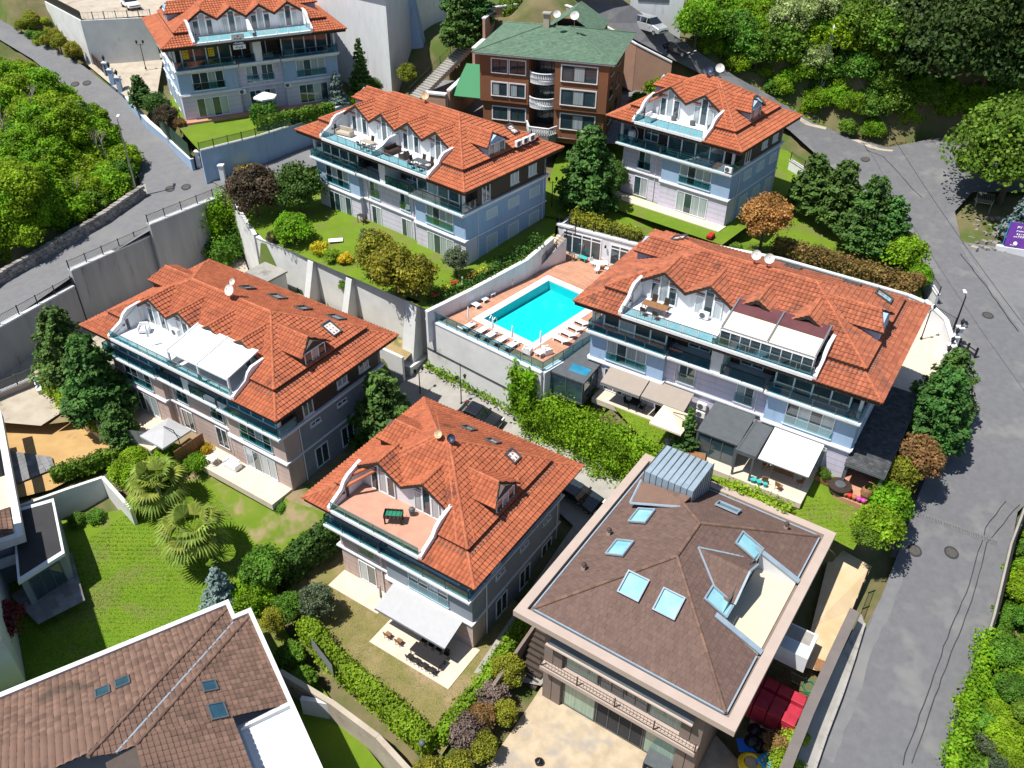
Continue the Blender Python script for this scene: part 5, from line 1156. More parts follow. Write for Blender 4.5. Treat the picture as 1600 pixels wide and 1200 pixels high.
b = MB(); o = Vector((-9.6-BW.location.x, 72.2-BW.location.y)); b.obox(o+bn*1.0, bu, bn, 1.0, 1.3, 4.0, 7.1); b.build('buttress_base', 'whiteplaster', BW)
b = MB(); b.obox(o+bn*1.0, bu, bn, 1.1, 1.4, 7.105, 7.3); b.build('buttress_band', 'whiteplaster', BW)
# low ledge wall between the planted ledge and villa C
LW = wall_line('garden_wall', 'low white wall with rail behind the pink villa', [(-28.2,80.8,9.5),(-21.6,76.4,9.4),(-10.7,69.3,8.8)], .3, 6, m='whiteplaster')
bar_fence(LW, rel(LW, [(-28.2,80.8,9.5),(-21.6,76.4,9.4)]), .55, 'steel', 1.2, 1.2, 'rail')
# concrete hut
hp = Vector((-26.0, 80.8, 8.9)); HT = thing('concrete_hut', 'small open concrete hut on the ledge under the garden wall', 'hut', hp, math.atan2(bu.y, bu.x))
b = MB(); b.box(-2.0,-1.8,-1.2,1.2,-1,2.5); b.box(-1.799,1.2,1.0,1.2,-1,2.5); b.box(-1.799,.2,-1.2,-1.0,-1,2.5); b.box(1.0,1.2,-1.2,.999,-1,2.5); b.pieces('wall', 'whiteplaster', HT); b = MB(); b.box(-2.15,1.35,-1.4,1.35,2.505,2.7); b.build('roof', 'concrete', HT)
# --- stepped retaining wall beside the left lane with iron fence
for k, (a, c, z, lb) in enumerate((((-130,582),(114,447),10.75,'lowest'),((109,423),(236,367),12.35,'middle'),((232,351),(357,301),13.95,'highest'))):
    A_, B2 = at(*a, z), at(*c, z)
    T = wall_line('retaining_wall', f'{lb} step of the stained grey retaining wall beside the lane, iron fence on top', [A_, B2], .5, 9, m='wetwall', coping=True, group='stepped lane wall')
    bar_fence(T, rel(T, [A_+Vector((0,0,.14)), B2+Vector((0,0,.14))]), 1.0, 'iron', .16, 2.1, 'iron_fence')
cr = at(357,301,13.95); wall_line('retaining_wall', 'ivy hung end of the lane wall next to the hut', [cr, Vector((-28.3,85.6,13.6))], .4, 8, m='whiteplaster')
# rubble wall at the foot of the bushes
T = thing('rubble_wall', 'rough rubble stone wall at the foot of the bushy slope', 'wall')
b = MB(); rp = pxs((-60,480,11.0),(0,440,11.2),(80,395,12.2),(160,348,13.2),(224,304,14.2)); rl = random.Random(3)
for p, q in zip(rp, rp[1:]):
    u = d2(p, q); n = Vector((-u.y, u.x)); L_ = (q-p).length
    for r_ in range(4):
        s = 0
        while s < L_:
            w = rl.uniform(.35, .7); c = p.lerp(q, min(1, (s+w/2)/L_)); d = .3+rl.uniform(-.06,.06)
            b.obox((c.x+n.x*.1, c.y+n.y*.1), u, n, w/2-.02, d, c.z-.4+r_*.36, c.z-.4+r_*.36+.34+rl.uniform(-.03,.03)); s += w
b.build('stones', 'rubble', T, kind='stuff')
# --- boundary of villa A: gate piers, walls, mesh fence
def pier(parent, P, w=.6, h=2.2, m='bluewall', lantern=False):
    b = MB(); b.box(P.x-w/2,P.x+w/2,P.y-w/2,P.y+w/2,P.z-1,P.z+h); o = b.build('pier', m, parent); b = MB(); b.box(P.x-w/2-.08,P.x+w/2+.08,P.y-w/2-.08,P.y+w/2+.08,P.z+h+.003,P.z+h+.14); b.build('pier_cap', 'white', o)
    if lantern: b = MB(); b.lathe([(.05,.14),(.03,.35),(.12,.4),(.2,.75),(.22,.78),(.05,1.0),(.02,1.1)], (P.x,P.y,P.z+h), 8); b.build('lantern', 'iron', o)
def gate(label, a, c, h=1.8, m='brown_iron'):
    T = thing('gate', label, 'gate', a); d = (c-a); u = d2(a, c); n = Vector((-u.y, u.x)); L_ = Vector((d.x, d.y)).length
    b = MB()
    for i in range(5): b.obox((u.x*L_*i/4, u.y*L_*i/4), u, n, .05, .05, d.z*i/4+.05, d.z*i/4+h)
    for zz in (.1, h*.5, h-.1): b.slab([(0-n.x*.04,-n.y*.04,zz+.08),(d.x-n.x*.04,d.y-n.y*.04,d.z+zz+.08),(d.x+n.x*.04,d.y+n.y*.04,d.z+zz+.08),(n.x*.04,n.y*.04,zz+.08)], .08)
    b.build('gate_frame', m, T)
    for i in range(4):
        p = MB(); s0, s1 = L_*i/4+.06, L_*(i+1)/4-.06; z0, z1 = d.z*i/4+.12, d.z*(i+1)/4+.12
        p.add([(u.x*s0,u.y*s0,z0),(u.x*s1,u.y*s1,z1),(u.x*s1,u.y*s1,z1+h-.25),(u.x*s0,u.y*s0,z0+h-.25)], [(0,1,2,3)]); p.build('gate_panel', 'brown_iron', T)
    return T
gate('brown slatted sliding gate at the top of the lane', at(142,98,20.3), at(168,123,19.4))
gp_ = thing('gate_piers', 'pale blue gate piers with black lanterns beside the lane', 'gate pier'); 
for px, py, z in ((170,124,19.2),(178,135,18.9),(190,147,18.4)): pier(gp_, at(px,py,z), .55, 2.2, 'bluewall', True)
AWl = wall_line('boundary_wall', 'stepped white boundary wall below the green mesh fence beside the lane', [at(198,152,18.9), at(232,190,17.9), at(258,212,17.0), at(300,250,16.4)], .35, 2.6, m='bluewall', coping=True)
gf = thing('mesh_fence', 'green mesh fence on the lane wall below the first villa', 'fence'); mp = [at(252,205,17.2), at(274,225,16.9), at(298,248,16.5)]
for p, q in zip(mp, mp[1:]): b = MB(); b.add([(p.x,p.y,p.z),(q.x,q.y,q.z),(q.x,q.y,q.z+1.9),(p.x,p.y,p.z+1.9)], [(0,1,2,3)]); b.build('mesh_panel', 'mesh_green', gf)
b = MB(); [b.tube(p, p+Vector((0,0,2.0)), .04, 5) for p in mp]; b.pieces('post', 'mesh_green', gf)
gate('brown panel gate with pale piers at the lane junction', at(320,262,15.2), at(344,278,14.8))
gp_ = thing('gate_piers', 'white gate piers either side of the brown panel gate', 'gate pier')
for px, py, z in ((313,262,15.1),(350,284,14.7)): pier(gp_, at(px,py,z), .55, 2.0, 'white')
FW = wall_line('garden_wall', 'pale wall with dark fence under the first villa lawn', [at(312,236,18.6), at(400,214,18.7), at(480,189,18.8), at(548,158,18.9)], .3, 4.0, m='bluewall', coping=True)
bar_fence(FW, rel(FW, [at(312,236,18.7), at(400,214,18.8), at(480,189,18.9)]), 1.0, 'mesh_green', .09, 2.0, 'fence', r=.02)
# --- slate lean-to and drive walls right of villa E
sl0 = thing('slate_canopy', 'dark slate lean-to roof beside the long white villa', 'canopy', tuple(VE.matrix_basis @ Vector((24.45, 2.0, 0))), R(-32.5))
b = MB(); cover(b, [[(-.05,-1.6,2.45),(2.9,-1.6,2.45),(2.9,10.2,2.75),(-.05,10.2,2.75)]], wt=.35, lc=.28, **FLAT); b.build('slates', 'slate', sl0, kind='stuff')
b = MB(); b.box(-.05,3.0,-1.7,10.3,2.2,2.42); b.build('roof_deck', 'greymetal', sl0)
b = MB(); [b.box(x-.1,x+.1,y-.1,y+.1,-1,2.2) for x, y in ((.15,-1.4),(2.8,-1.4),(2.8,3.0),(2.8,9.8))]; b.pieces('post', 'greymetal', sl0)
b = MB(); b.box(-.05,3.1,-2.8,9.0,-1.0,.02); b.build('floor', 'deck_tile', sl0)
wall_line('garden_wall', 'white wall beside the cream drive with a double lamp', [at(1446,470,13.2), at(1478,500,12.6), at(1492,545,12.0)], .3, 4, m='white', coping=True)
ew = wall_line('boundary_wall', 'white wall and brick coping behind the long villa', [at(1050,372,15.6), at(1220,405,15.2), at(1420,462,13.0), at(1462,480,12.8)], .3, 4.5, m='white', coping=True)
rf_ = wall_line('boundary_wall', 'white garden wall along the road bend behind the conifers', [at(1235,250,16.2), at(1300,292,15.2), at(1380,350,13.9), at(1452,440,12.4), at(1466,462,12.0)], .3, 3.5, m='white', coping=True)
bar_fence(rf_, rel(rf_, [at(1235,250,16.3), at(1300,292,15.3)]), 1.0, 'brown_iron', .15, 2, 'fence'); bar_fence(rf_, rel(rf_, [at(1452,440,12.5), at(1466,462,12.1)]), 1.0, 'iron', .15, 2, 'fence')
fb = thing('iron_fence', 'black iron railing beside the roadside lamp post', 'fence', at(1455,495,11.8)); bar_fence(fb, rel(fb, [at(1452,490,11.9), at(1490,512,11.3)]), 1.1, 'iron', .16, 2, 'bars')
bf = thing('rail_fence', 'short black wooden rail fence at the road edge', 'fence', at(1497,545,10.2))
b = MB(); pr_ = [at(1497,542,10.2), at(1522,560,10.0)]
for p in pr_+[pr_[0].lerp(pr_[1], .5)]: b.box(p.x-.08-bf.location.x,p.x+.08-bf.location.x,p.y-.08-bf.location.y,p.y+.08-bf.location.y,-.1,1.0)
b.pieces('post', 'iron', bf); b = MB()
for z in (.4,.8): b.tube(pr_[0]-bf.location+Vector((0,0,z)), pr_[1]-bf.location+Vector((0,0,z)), .07, 5)
b.pieces('rail', 'iron', bf)
pz = thing('gate_piers', 'row of white piers with black lanterns at the villa drive', 'gate pier')
for px, py, z in ((1491,538,10.3),(1483,552,10.2),(1476,566,10.1),(1470,580,10.0)): pier(pz, at(px,py,z), .5, 1.9, 'white', True)
# --- right side kerb wall of the road
kw = wall_line('kerb_wall', 'low concrete kerb wall with mesh fence along the right side of the road', [at(1612,770,7.6), at(1582,850,6.7), at(1556,960,5.6), at(1525,1065,4.7), at(1485,1200,3.5)], .3, 1.5, m='concrete')
for p, q in [(at(1612,770,7.6), at(1582,850,6.7)), (at(1582,850,6.7), at(1556,960,5.6)), (at(1556,960,5.6), at(1540,1010,5.1))]:
    for i in range(3):
        a_, c_ = p.lerp(q, i/3)-kw.location, p.lerp(q, (i+.97)/3)-kw.location; a_.z = p.lerp(q, i/3).z; c_.z = p.lerp(q, (i+.97)/3).z
        b = MB(); b.add([a_, c_, c_+Vector((0,0,1.2)), a_+Vector((0,0,1.2))], [(0,1,2,3)]); b.build('fence_panel', 'iron', kw)
# --- H boundary with capstones, footway with kerb
hw = wall_line('boundary_wall', 'grey capped boundary wall between the brown roofed house and the footway', [at(1335,955,7.0), at(1300,1030,6.6), at(1262,1115,6.2), at(1232,1190,5.8), at(1215,1240,5.5)], .55, 4.5, m='taupe', coping=True, cm='capstone')
fw_in = [(1345,960,5.6),(1318,1015,5.0),(1290,1065,4.5),(1262,1140,3.9),(1235,1215,3.3)]; fw_out = [(1268,1215,3.05),(1290,1150,3.6),(1315,1085,4.15),(1332,1035,4.6),(1350,975,5.2)]
fo = patch('pavement', [v+Vector((0,0,.14)) for v in pxs(*(fw_in+fw_out))], 'concrete', rec=False)
b = MB()
ki = pxs(*fw_out)
for p, q in zip(ki, ki[1:]):
    n_ = max(1, int((q-p).length/.9)); u = d2(p, q); nn = Vector((-u.y, u.x))
    for i in range(n_):
        a_, c_ = p.lerp(q, i/n_), p.lerp(q, (i+.97)/n_); b.prism([(a_.x-nn.x*.1,a_.y-nn.y*.1),(c_.x-nn.x*.1,c_.y-nn.y*.1),(c_.x+nn.x*.1,c_.y+nn.y*.1),(a_.x+nn.x*.1,a_.y+nn.y*.1)], [a_.z-.2,c_.z-.2,c_.z-.2,a_.z-.2], [a_.z+.17,c_.z+.17,c_.z+.17,a_.z+.17])
b.pieces('kerb_stone', 'concrete', fo)
bar_fence(hw, rel(hw, [at(1352,905,6.8), at(1332,955,6.4)]), 1.3, 'iron', .14, 1.6, 'iron_gate')
ap = None and patch('apron', pxs((1350,955,5.35),(1400,960,5.35),(1375,1010,4.8),(1338,1060,4.4),(1322,1030,4.6)), 'asphalt_pale', dz=.02, rec=False)
# --- terrace wall of villa D garden, boundary of the left houses
wall_line('garden_wall', 'long beige garden wall below the clipped hedge at the bottom', [at(437,1048,1.6), at(520,1098,1.4), at(590,1150,1.4), at(650,1215,1.4)], .4, 4, m='concrete_warm', coping=False)
wall_line('garden_wall', 'grey rendered garden wall next to the palms', [at(30,790,5.2), at(100,765,5.2), at(160,745,5.2), at(205,795,4.6)], .3, 3.5, m='whiteplaster')
wall_line('garden_wall', 'low beige wall edging the dry sandy yard', [at(62,612,4.6), at(95,628,4.5), at(190,702,4.3)], .3, 2.5, m='cream_stone')
fp = thing('fence_panel', 'grey corrugated fence panel between sandy yard and pink villa', 'fence', at(125,630,4.5)); fpp = rel(fp, [at(123,655,4.4), at(172,693,4.3), at(240,700,4.6)])
for p, q in zip(fpp, fpp[1:]):
    for i in range(4):
        a_, c_ = p.lerp(q, i/4), p.lerp(q, (i+.97)/4); b = MB(); b.add([a_, c_, c_+Vector((0,0,1.9)), a_+Vector((0,0,1.9))], [(0,1,2,3)]); b.build('sheet', 'meshgrey', fp)
yw_ = wall_line('boundary_wall', 'pinkish yard wall with slatted fence at the left edge', [at(-60,640,6.0), at(0,613,6.0), at(55,590,6.0), at(62,612,5.6)], .3, 3, m='pinkwall', coping=True)
bar_fence(yw_, rel(yw_, [at(-60,640,6.1), at(0,613,6.1), at(55,590,6.1)]), 1.2, 'meshgrey', .12, 2, 'slat_fence', r=.045)
ph_ = thing('fence_panel', 'grey mesh fence panel on the hedge wall below the grey awning villa', 'fence', at(490,1035,1.6)); a_, c_ = rel(ph_, [at(489,1015,2.0), at(522,1058,2.0)]); b = MB(); b.add([a_, c_, c_+Vector((0,0,1.5)), a_+Vector((0,0,1.5))], [(0,1,2,3)]); b.build('sheet', 'meshgrey', ph_)
wall_line('garden_wall', 'white wall stub with pale cap near the bottom left roof', [at(470,1090,-.1+1.2), at(520,1098,1.2)], .35, 3, m='whiteplaster')
hs = thing('garden_wall', 'brown screen wall between the hedge and the brown roofed house', 'wall'); wall = MB(); p, q = at(838,975,3.0), at(770,1075,2.9); u = d2(p, q); n = Vector((-u.y, u.x))*.12; wall.prism([(p.x-n.x,p.y-n.y),(q.x-n.x,q.y-n.y),(q.x+n.x,q.y+n.y),(p.x+n.x,p.y+n.y)], 0, 3.2); wall.build('wall', 'taupe', hs)

# ---------------------------------------------------------------- canopies and glasshouses fixed to the villas
def vpt(V, x, y, z): return V.matrix_local @ Vector((x, y, z))
def awning(V, x0, x1, y1, z1, z0, m, y0=1.2, name='awning', legs=False, valance=.0):
    b = MB(); b.slab([(x0,y1,z1),(x1,y1,z1),(x1,y0,z0),(x0,y0,z0)], .05); o = b.build(name, m, V)
    b = MB(); b.tube((x0,y1,z1-.03),(x1,y1,z1-.03),.06,6); b.build('front_bar', 'greymetal', o)
    if valance: b = MB(); b.box(x0,x1,y1-.03,y1-.01,z1-valance,z1-.02); b.build('valance', m, o)
    if legs:
        b = MB(); [b.tube((x,y1,0),(x,y1,z1),.05,6) for x in (x0+.1,x1-.1)]; b.pieces('leg', 'greymetal', o)
    return o
awning(VD, 7.6, 14.3, -1.2, 2.25, 3.05, 'awning_grey', y0=1.35)
awning(VE, 3.5, 7.25, -.7, 2.35, 3.0, 'awning_beige', y0=1.3, valance=.22); awning(VE, 7.35, 11.3, -.6, 2.35, 3.0, 'awning_beige', y0=1.4, valance=.22)
awning(VE, 18.5, 22.5, -2.6, 2.2, 2.9, 'awning_white', y0=1.0)
b = MB(); b.slab([(13.2,-2.3,2.45),(16.7,-2.3,2.45),(16.7,1.5,2.95),(13.2,1.5,2.95)], .14); o = b.build('pergola_roof', 'greymetal', VE)
b = MB(); [b.box(x-.09,x+.09,-2.25,-2.07,0,2.3) for x in (13.3,16.6)]; b.pieces('pergola_post', 'greymetal', o)
window(VE, ((0,-2.1),(1,0)), 13.4, .05, 3.1, 2.2, 3, 'glass', 'greymetal', sill=False, name='pergola_glazing')
b = MB()
for i in range(11): b.slab([(16.95,-2.9+i*.38,2.62),(18.2,-2.9+i*.38,2.62),(18.2,-2.9+i*.38+.35,2.68),(16.95,-2.9+i*.38+.35,2.68)], .03)
lv = MB(); lv.box(16.78,16.94,-3.1,1.4,2.35,2.7); lv.box(18.21,18.37,-3.1,1.4,2.35,2.7); lv.box(16.941,18.209,-3.1,-2.93,2.35,2.7); lo_ = lv.build('louvre_frame', 'greymetal', VE); b.pieces('louvre_blade', 'greymetal', lo_)
b = MB(); [b.box(x-.08,x+.08,-3.1,-2.94,0,2.34) for x in (16.86,18.29)]; b.pieces('louvre_post', 'greymetal', lo_)
b = MB(); b.box(12.6,22.6,-3.3,1.3,-.5,.05); b.build('patio', 'cream_stone', VE); b = MB(); b.box(2.6,12.0,-.3,1.3,-.5,.05); b.build('patio', 'cream_stone', VE)
# glasshouse at the pool end of villa E
b = MB(); b.slab([(-1.2,-1.7,2.35),(2.4,-1.7,2.35),(2.4,4.7,3.0),(-1.2,4.7,3.0)], .16); gh = b.build('glasshouse_roof', 'greymetal', VE)
for i in range(1, 6):
    y = -1.7+i*1.05; z = 2.36+.65*i*1.05/6.4; b = MB(); b.box(-1.15,2.35,y-.02,y+.02,z,z+.05); b.build('roof_bar', 'steel', gh)
b = MB(); b.slab([(.3,-.8,2.47),(2.1,-.8,2.47),(2.1,.2,2.575),(.3,.2,2.575)], .02); b.build('roof_pane', 'blueglass', gh)
window(VE, ((0,-1.6),(1,0)), -1.1, 0, 3.4, 2.2, 2, 'glass', 'greymetal', sill=False, name='glasshouse_front'); window(VE, ((2.3,0),(0,1)), -1.55, 0, 2.6, 2.25, 2, 'clearglass', 'greymetal', sill=False, name='glasshouse_side')
b = MB(); b.box(-1.1,2.2,-1.5,3.5,-.3,.04); b.build('glasshouse_floor', 'cream_stone', VE)
# roof terrace shelter of villa E and white pergola of villa C
def shelter(V, info, fabric, top, x0, x1, frame, glazed):
    z0 = 11.25; zf = 10.75
    b = MB(); b.slab([(x0,.5,zf),(x1,.5,zf),(x1,2.4,z0),(x0,2.4,z0)], .06); o = b.build('shelter_cloth', fabric, V)
    b = MB(); b.slab([(x0-.1,2.4,z0+.04),(x1+.1,2.4,z0+.04),(x1+.1,3.9,z0+.4),(x0-.1,3.9,z0+.4)], .08); b.build('shelter_top', top, V)
    b = MB()
    for i in range(3): x = x0+(x1-x0)*i/2; b.box(x-.07,x+.07,.4,.54,9.2,zf+.02); b.slab([(x-.06,.4,zf+.12),(x+.06,.4,zf+.12),(x+.06,3.9,z0+.52),(x-.06,3.9,z0+.52)], .1)
    b.box(x0,x1,.38,.50,zf-.1,zf-.005); b.pieces('shelter_frame', frame, V)
    if glazed:
        window(V, ((0,.35),(1,0)), x0, 9.3, x1-x0, 1.35, 9, 'glass', 'pvc', sill=False, fw=.06, name='shelter_glazing'); b = MB(); b.box(x0+.2,x1-.2,1.0,3.8,9.125,9.16); b.build('shelter_floor', 'rattan', V)
    else: b = MB(); b.box(x0+.2,x1-.2,1.2,3.6,9.125,10.2); b.build('shelter_shade', 'asphalt_dark', V)
m_ = (iE['x0']+iE['x1'])/2; shelter(VE, iE, 'awning_cream', 'maroon_glass', m_+.4, iE['x1']-.25, 'steel', True)
m_ = (iC['x0']+iC['x1'])/2
b = MB(); b.slab([(m_+.3,.25,11.0),(iC['x1']-.2,.25,11.0),(iC['x1']-.2,3.7,11.75),(m_+.3,3.7,11.75)], .08); b.build('pergola_cloth', 'awning_white', VC)
b = MB(); X0, X1 = m_+.3, iC['x1']-.2
for x in (X0, (X0+X1)/2, X1): b.box(x-.08,x+.08,.15,.31,9.15,10.95); b.slab([(x-.08,.15,11.08),(x+.08,.15,11.08),(x+.08,3.7,11.85),(x-.08,3.7,11.85)], .12)
b.box(X0,X1,.13,.29,10.8,10.945); b.pieces('pergola_frame', 'white', VC)
# ---------------------------------------------------------------- vegetation
def quads_mesh(name, P, N, size, mat, aspect=1.5, rng=RNG, mats2=None):
    n = len(P); P = np.asarray(P, float); N = np.asarray(N, float); N /= np.linalg.norm(N, axis=1)[:,None]+1e-9
    t = rng.normal(size=(n,3)); t -= (t*N).sum(1)[:,None]*N; t /= np.linalg.norm(t, axis=1)[:,None]+1e-9
    b = np.cross(N, t); s = np.asarray(size)*rng.uniform(.7, 1.3, n); s = s[:,None]
    V = np.stack([P-t*s*.5*aspect, P-b*s*.5, P+t*s*.5*aspect, P+b*s*.5], 1).reshape(-1,3)
    me = bpy.data.meshes.new(name); me.vertices.add(4*n); me.vertices.foreach_set('co', V.ravel())
    me.loops.add(4*n); me.loops.foreach_set('vertex_index', np.arange(4*n)); me.polygons.add(n); me.polygons.foreach_set('loop_start', np.arange(n)*4)
    try: me.polygons.foreach_set('loop_total', np.full(n, 4))
    except Exception: pass
    me.update(calc_edges=True); me.materials.append(M(mat)); return me
def fib(n):
    i = np.arange(n)+.5; ph = np.arccos(1-2*i/n); th = np.pi*(1+5**.5)*i
    return np.stack([np.cos(th)*np.sin(ph), np.sin(th)*np.sin(ph), np.cos(ph)], 1)
def crown_points(rx, ry, rz, zc, ncl, per, rng, clr=.34, flat=.8, lowcut=-.55):
    C_ = []; 
    while len(C_) < ncl:
        d = rng.normal(size=3); d /= np.linalg.norm(d)
        if d[2] < lowcut: continue
        r = rng.uniform(.45, .92); C_.append(np.array([d[0]*rx*r, d[1]*ry*r, zc+d[2]*rz*r]))
    P = []; N = []
    for c in C_:
        R_ = clr*min(rx, ry)*rng.uniform(.7, 1.3)
        d = rng.normal(size=(per,3)); d /= np.linalg.norm(d, axis=1)[:,None]
        rr = R_*rng.uniform(.55, 1.08, (per,1)); P.append(c+d*rr*np.array([1,1,flat])); nn = d+rng.normal(size=(per,3))*.55; nn[:,2] += .35; N.append(nn)
    return np.concatenate(P), np.concatenate(N), C_
def trunk_mb(h, r, lean=(0,0), limbs=None, rng=None, top=.35):
    b = MB(); k = 5; pts = [Vector((lean[0]*(i/k)**1.5, lean[1]*(i/k)**1.5, h*i/k)) for i in range(k+1)]
    for i in range(k): b.tube(pts[i], pts[i+1], r*(1-(1-top)*i/k), 7, r*(1-(1-top)*(i+1)/k), caps=False)
    if limbs is not None:
        for c in limbs:
            a = pts[3].lerp(pts[5], random.random()); m_ = a.lerp(Vector(c), .55)+Vector((0,0,-.15)); b.tube(a, m_, r*.4, 5, r*.25, caps=False); b.tube(m_, Vector(c), r*.25, 4, r*.06, caps=False)
    return b
def broadleaf(h, r, rz, mat, seed=1, ncl=26, per=150, leaf=.26, trunk=.16, clr=.36, bark='bark', base=None, flat=.8):
    rng = np.random.default_rng(seed); zc = h-rz if base is None else base
    leaf *= .74; per = int(per*1.55)
    P, N, Cc = crown_points(r, r*rng.uniform(.85, 1.1), rz, zc, ncl, per, rng, clr, flat)
    ns_ = len(P)//9; d_ = rng.normal(size=(ns_,3)); d_ /= np.linalg.norm(d_, axis=1)[:,None]; d_[:,2] = np.abs(d_[:,2])*1.2-.35; P = np.concatenate([P, np.array([0,0,zc])+d_*np.array([r,r,rz])*rng.uniform(.8,1.22,(ns_,1))]); N = np.concatenate([N, d_+rng.normal(size=(ns_,3))])
    me = quads_mesh('crown', P, N, np.full(len(P), leaf), mat, 1.4, rng)
    t = trunk_mb(max(zc, .4), trunk, (0,0), [Cc[i] for i in range(0, len(Cc), 3)]); tm = bpy.data.meshes.new('trunk'); tm.from_pydata(t.v, [], t.f); tm.update(); tm.materials.append(M(bark))
    return me, tm
def conifer(h, r, mat, seed=1, levels=11, leaf=.22, dens=1.0, base=.08, droop=-.12, power=.9, top=.12, per=26):
    rng = np.random.default_rng(seed); P = []; N = []
    for l in range(levels):
        f = (l+.5)/levels; z = h*(base+(1-base)*f); L = r*((1-f)**power*(1-top)+top)*rng.uniform(.82, 1.12); nb = max(4, int(9*(1-f)+5))
        for k in range(nb):
            a = 2*np.pi*(k+rng.uniform(-.35, .35))/nb+l*1.3; Lb = L*rng.uniform(.7, 1.15); m = int(per*dens*(Lb/r)+10)
            t = rng.uniform(.12, 1, m)**.75; w = Lb*.30*(1-.55*t)
            off = rng.normal(size=m)*w*.7; x = t*Lb; zz = z+x*droop+(t**2)*Lb*.12+rng.normal(size=m)*.09*r*.5
            P.append(np.stack([np.cos(a)*x-np.sin(a)*off, np.sin(a)*x+np.cos(a)*off, zz], 1))
            n_ = rng.normal(size=(m,3))*.5; n_[:,2] += 1.0; n_[:,0] += np.cos(a)*.5; n_[:,1] += np.sin(a)*.5; N.append(n_)
    P = np.concatenate(P); N = np.concatenate(N)
    me = quads_mesh('crown', P, N, np.full(len(P), leaf), mat, 1.9, rng)
    t = trunk_mb(h*.96, r*.075+.05, top=.1); tm = bpy.data.meshes.new('trunk'); tm.from_pydata(t.v, [], t.f); tm.update(); tm.materials.append(M('bark'))
    return me, tm
def plant(protos, name, label, cat, P, rz=0.0, sc=1.0, group=None, sz=None):
    T = thing(name, label, cat, P, rz, group); T.scale = (sc, sc, sz or sc)
    for n_, me in zip(('crown', 'trunk'), protos):
        o = bpy.data.objects.new(n_, me); C.objects.link(o); o.parent = T
    return T
def foot(px, py, z=None):
    return hit(px, py) if z is None else at(px, py, z)
PR = {}
PR['cedar'] = conifer(8.6, 3.3, 'lf_conifer', 11, 16, .24, 1.9, per=54, power=.62, top=.2)
PR['cedar2'] = conifer(7.2, 2.7, 'lf_conifer', 12, 14, .22, 1.9, per=50, power=.55, top=.24)
PR['conic'] = conifer(5.0, 1.25, 'lf_conifer', 13, 13, .17, 1.1, power=1.0, per=26)
PR['spruce_blue'] = conifer(4.6, 1.6, 'lf_blue', 14, 13, .19, 1.3, power=.85, per=34)
PR['golden'] = broadleaf(4.2, 1.55, 2.0, 'lf_gold', 15, 34, 130, .20, clr=.36, base=2.1)
PR['round'] = broadleaf(4.2, 1.9, 1.8, 'lf_mid', 16, 34, 150, .24)
PR['round_b'] = broadleaf(3.4, 1.8, 1.5, 'lf_bright', 17, 30, 150, .24, base=1.7)
PR['round_d'] = broadleaf(5.6, 2.4, 2.4, 'lf_dark', 18, 40, 150, .27)
PR['orange'] = broadleaf(5.6, 2.15, 2.1, 'lf_orange', 19, 60, 150, .21, clr=.28)
PR['rust'] = broadleaf(4.4, 1.9, 1.6, 'lf_rust', 20, 44, 140, .22, clr=.3)
PR['purple'] = broadleaf(5.5, 2.4, 2.3, 'lf_purple', 21, 40, 150, .25)
PR['maroon'] = broadleaf(3.6, 1.8, 1.4, 'lf_maroon', 22, 30, 120, .22)
PR['olive'] = broadleaf(3.4, 1.25, 1.3, 'lf_olive', 23, 26, 130, .16, clr=.36)
PR['yellow'] = broadleaf(1.6, .95, .8, 'lf_yellow', 24, 20, 110, .15, base=.75)
PR['twig'] = broadleaf(2.6, 1.3, 1.2, 'lf_twig', 25, 30, 130, .15, base=1.2)
PR['bush1'] = broadleaf(2.6, 2.0, 1.4, 'lf_bright', 26, 30, 150, .27, base=1.1)
PR['bush2'] = broadleaf(3.2, 2.2, 1.7, 'lf_bright', 27, 34, 150, .28, base=1.3)
PR['bush3'] = broadleaf(2.2, 1.7, 1.2, 'lf_mid', 28, 26, 150, .24, base=.9)
PR['big1'] = broadleaf(8.5, 3.6, 3.4, 'lf_bright', 29, 60, 115, .42, trunk=.25, clr=.3)
PR['big2'] = broadleaf(7.5, 3.2, 3.0, 'lf_mid', 30, 54, 115, .42, trunk=.25, clr=.3)
PR['pale'] = broadleaf(6.5, 3.0, 2.6, 'lf_pale', 31, 50, 150, .3, trunk=.2, clr=.3)
PR['pine'] = broadleaf(13, 5.2, 4.6, 'lf_deep', 32, 70, 130, .5, trunk=.4, clr=.27, flat=.5)
PR['lime'] = broadleaf(1.5, 1.1, .8, 'lf_lime', 33, 22, 110, .15, base=.7)
PR['plane'] = broadleaf(10.5, 5.2, 4.6, 'lf_mid', 34, 110, 190, .38, trunk=.32, clr=.23, flat=.6)
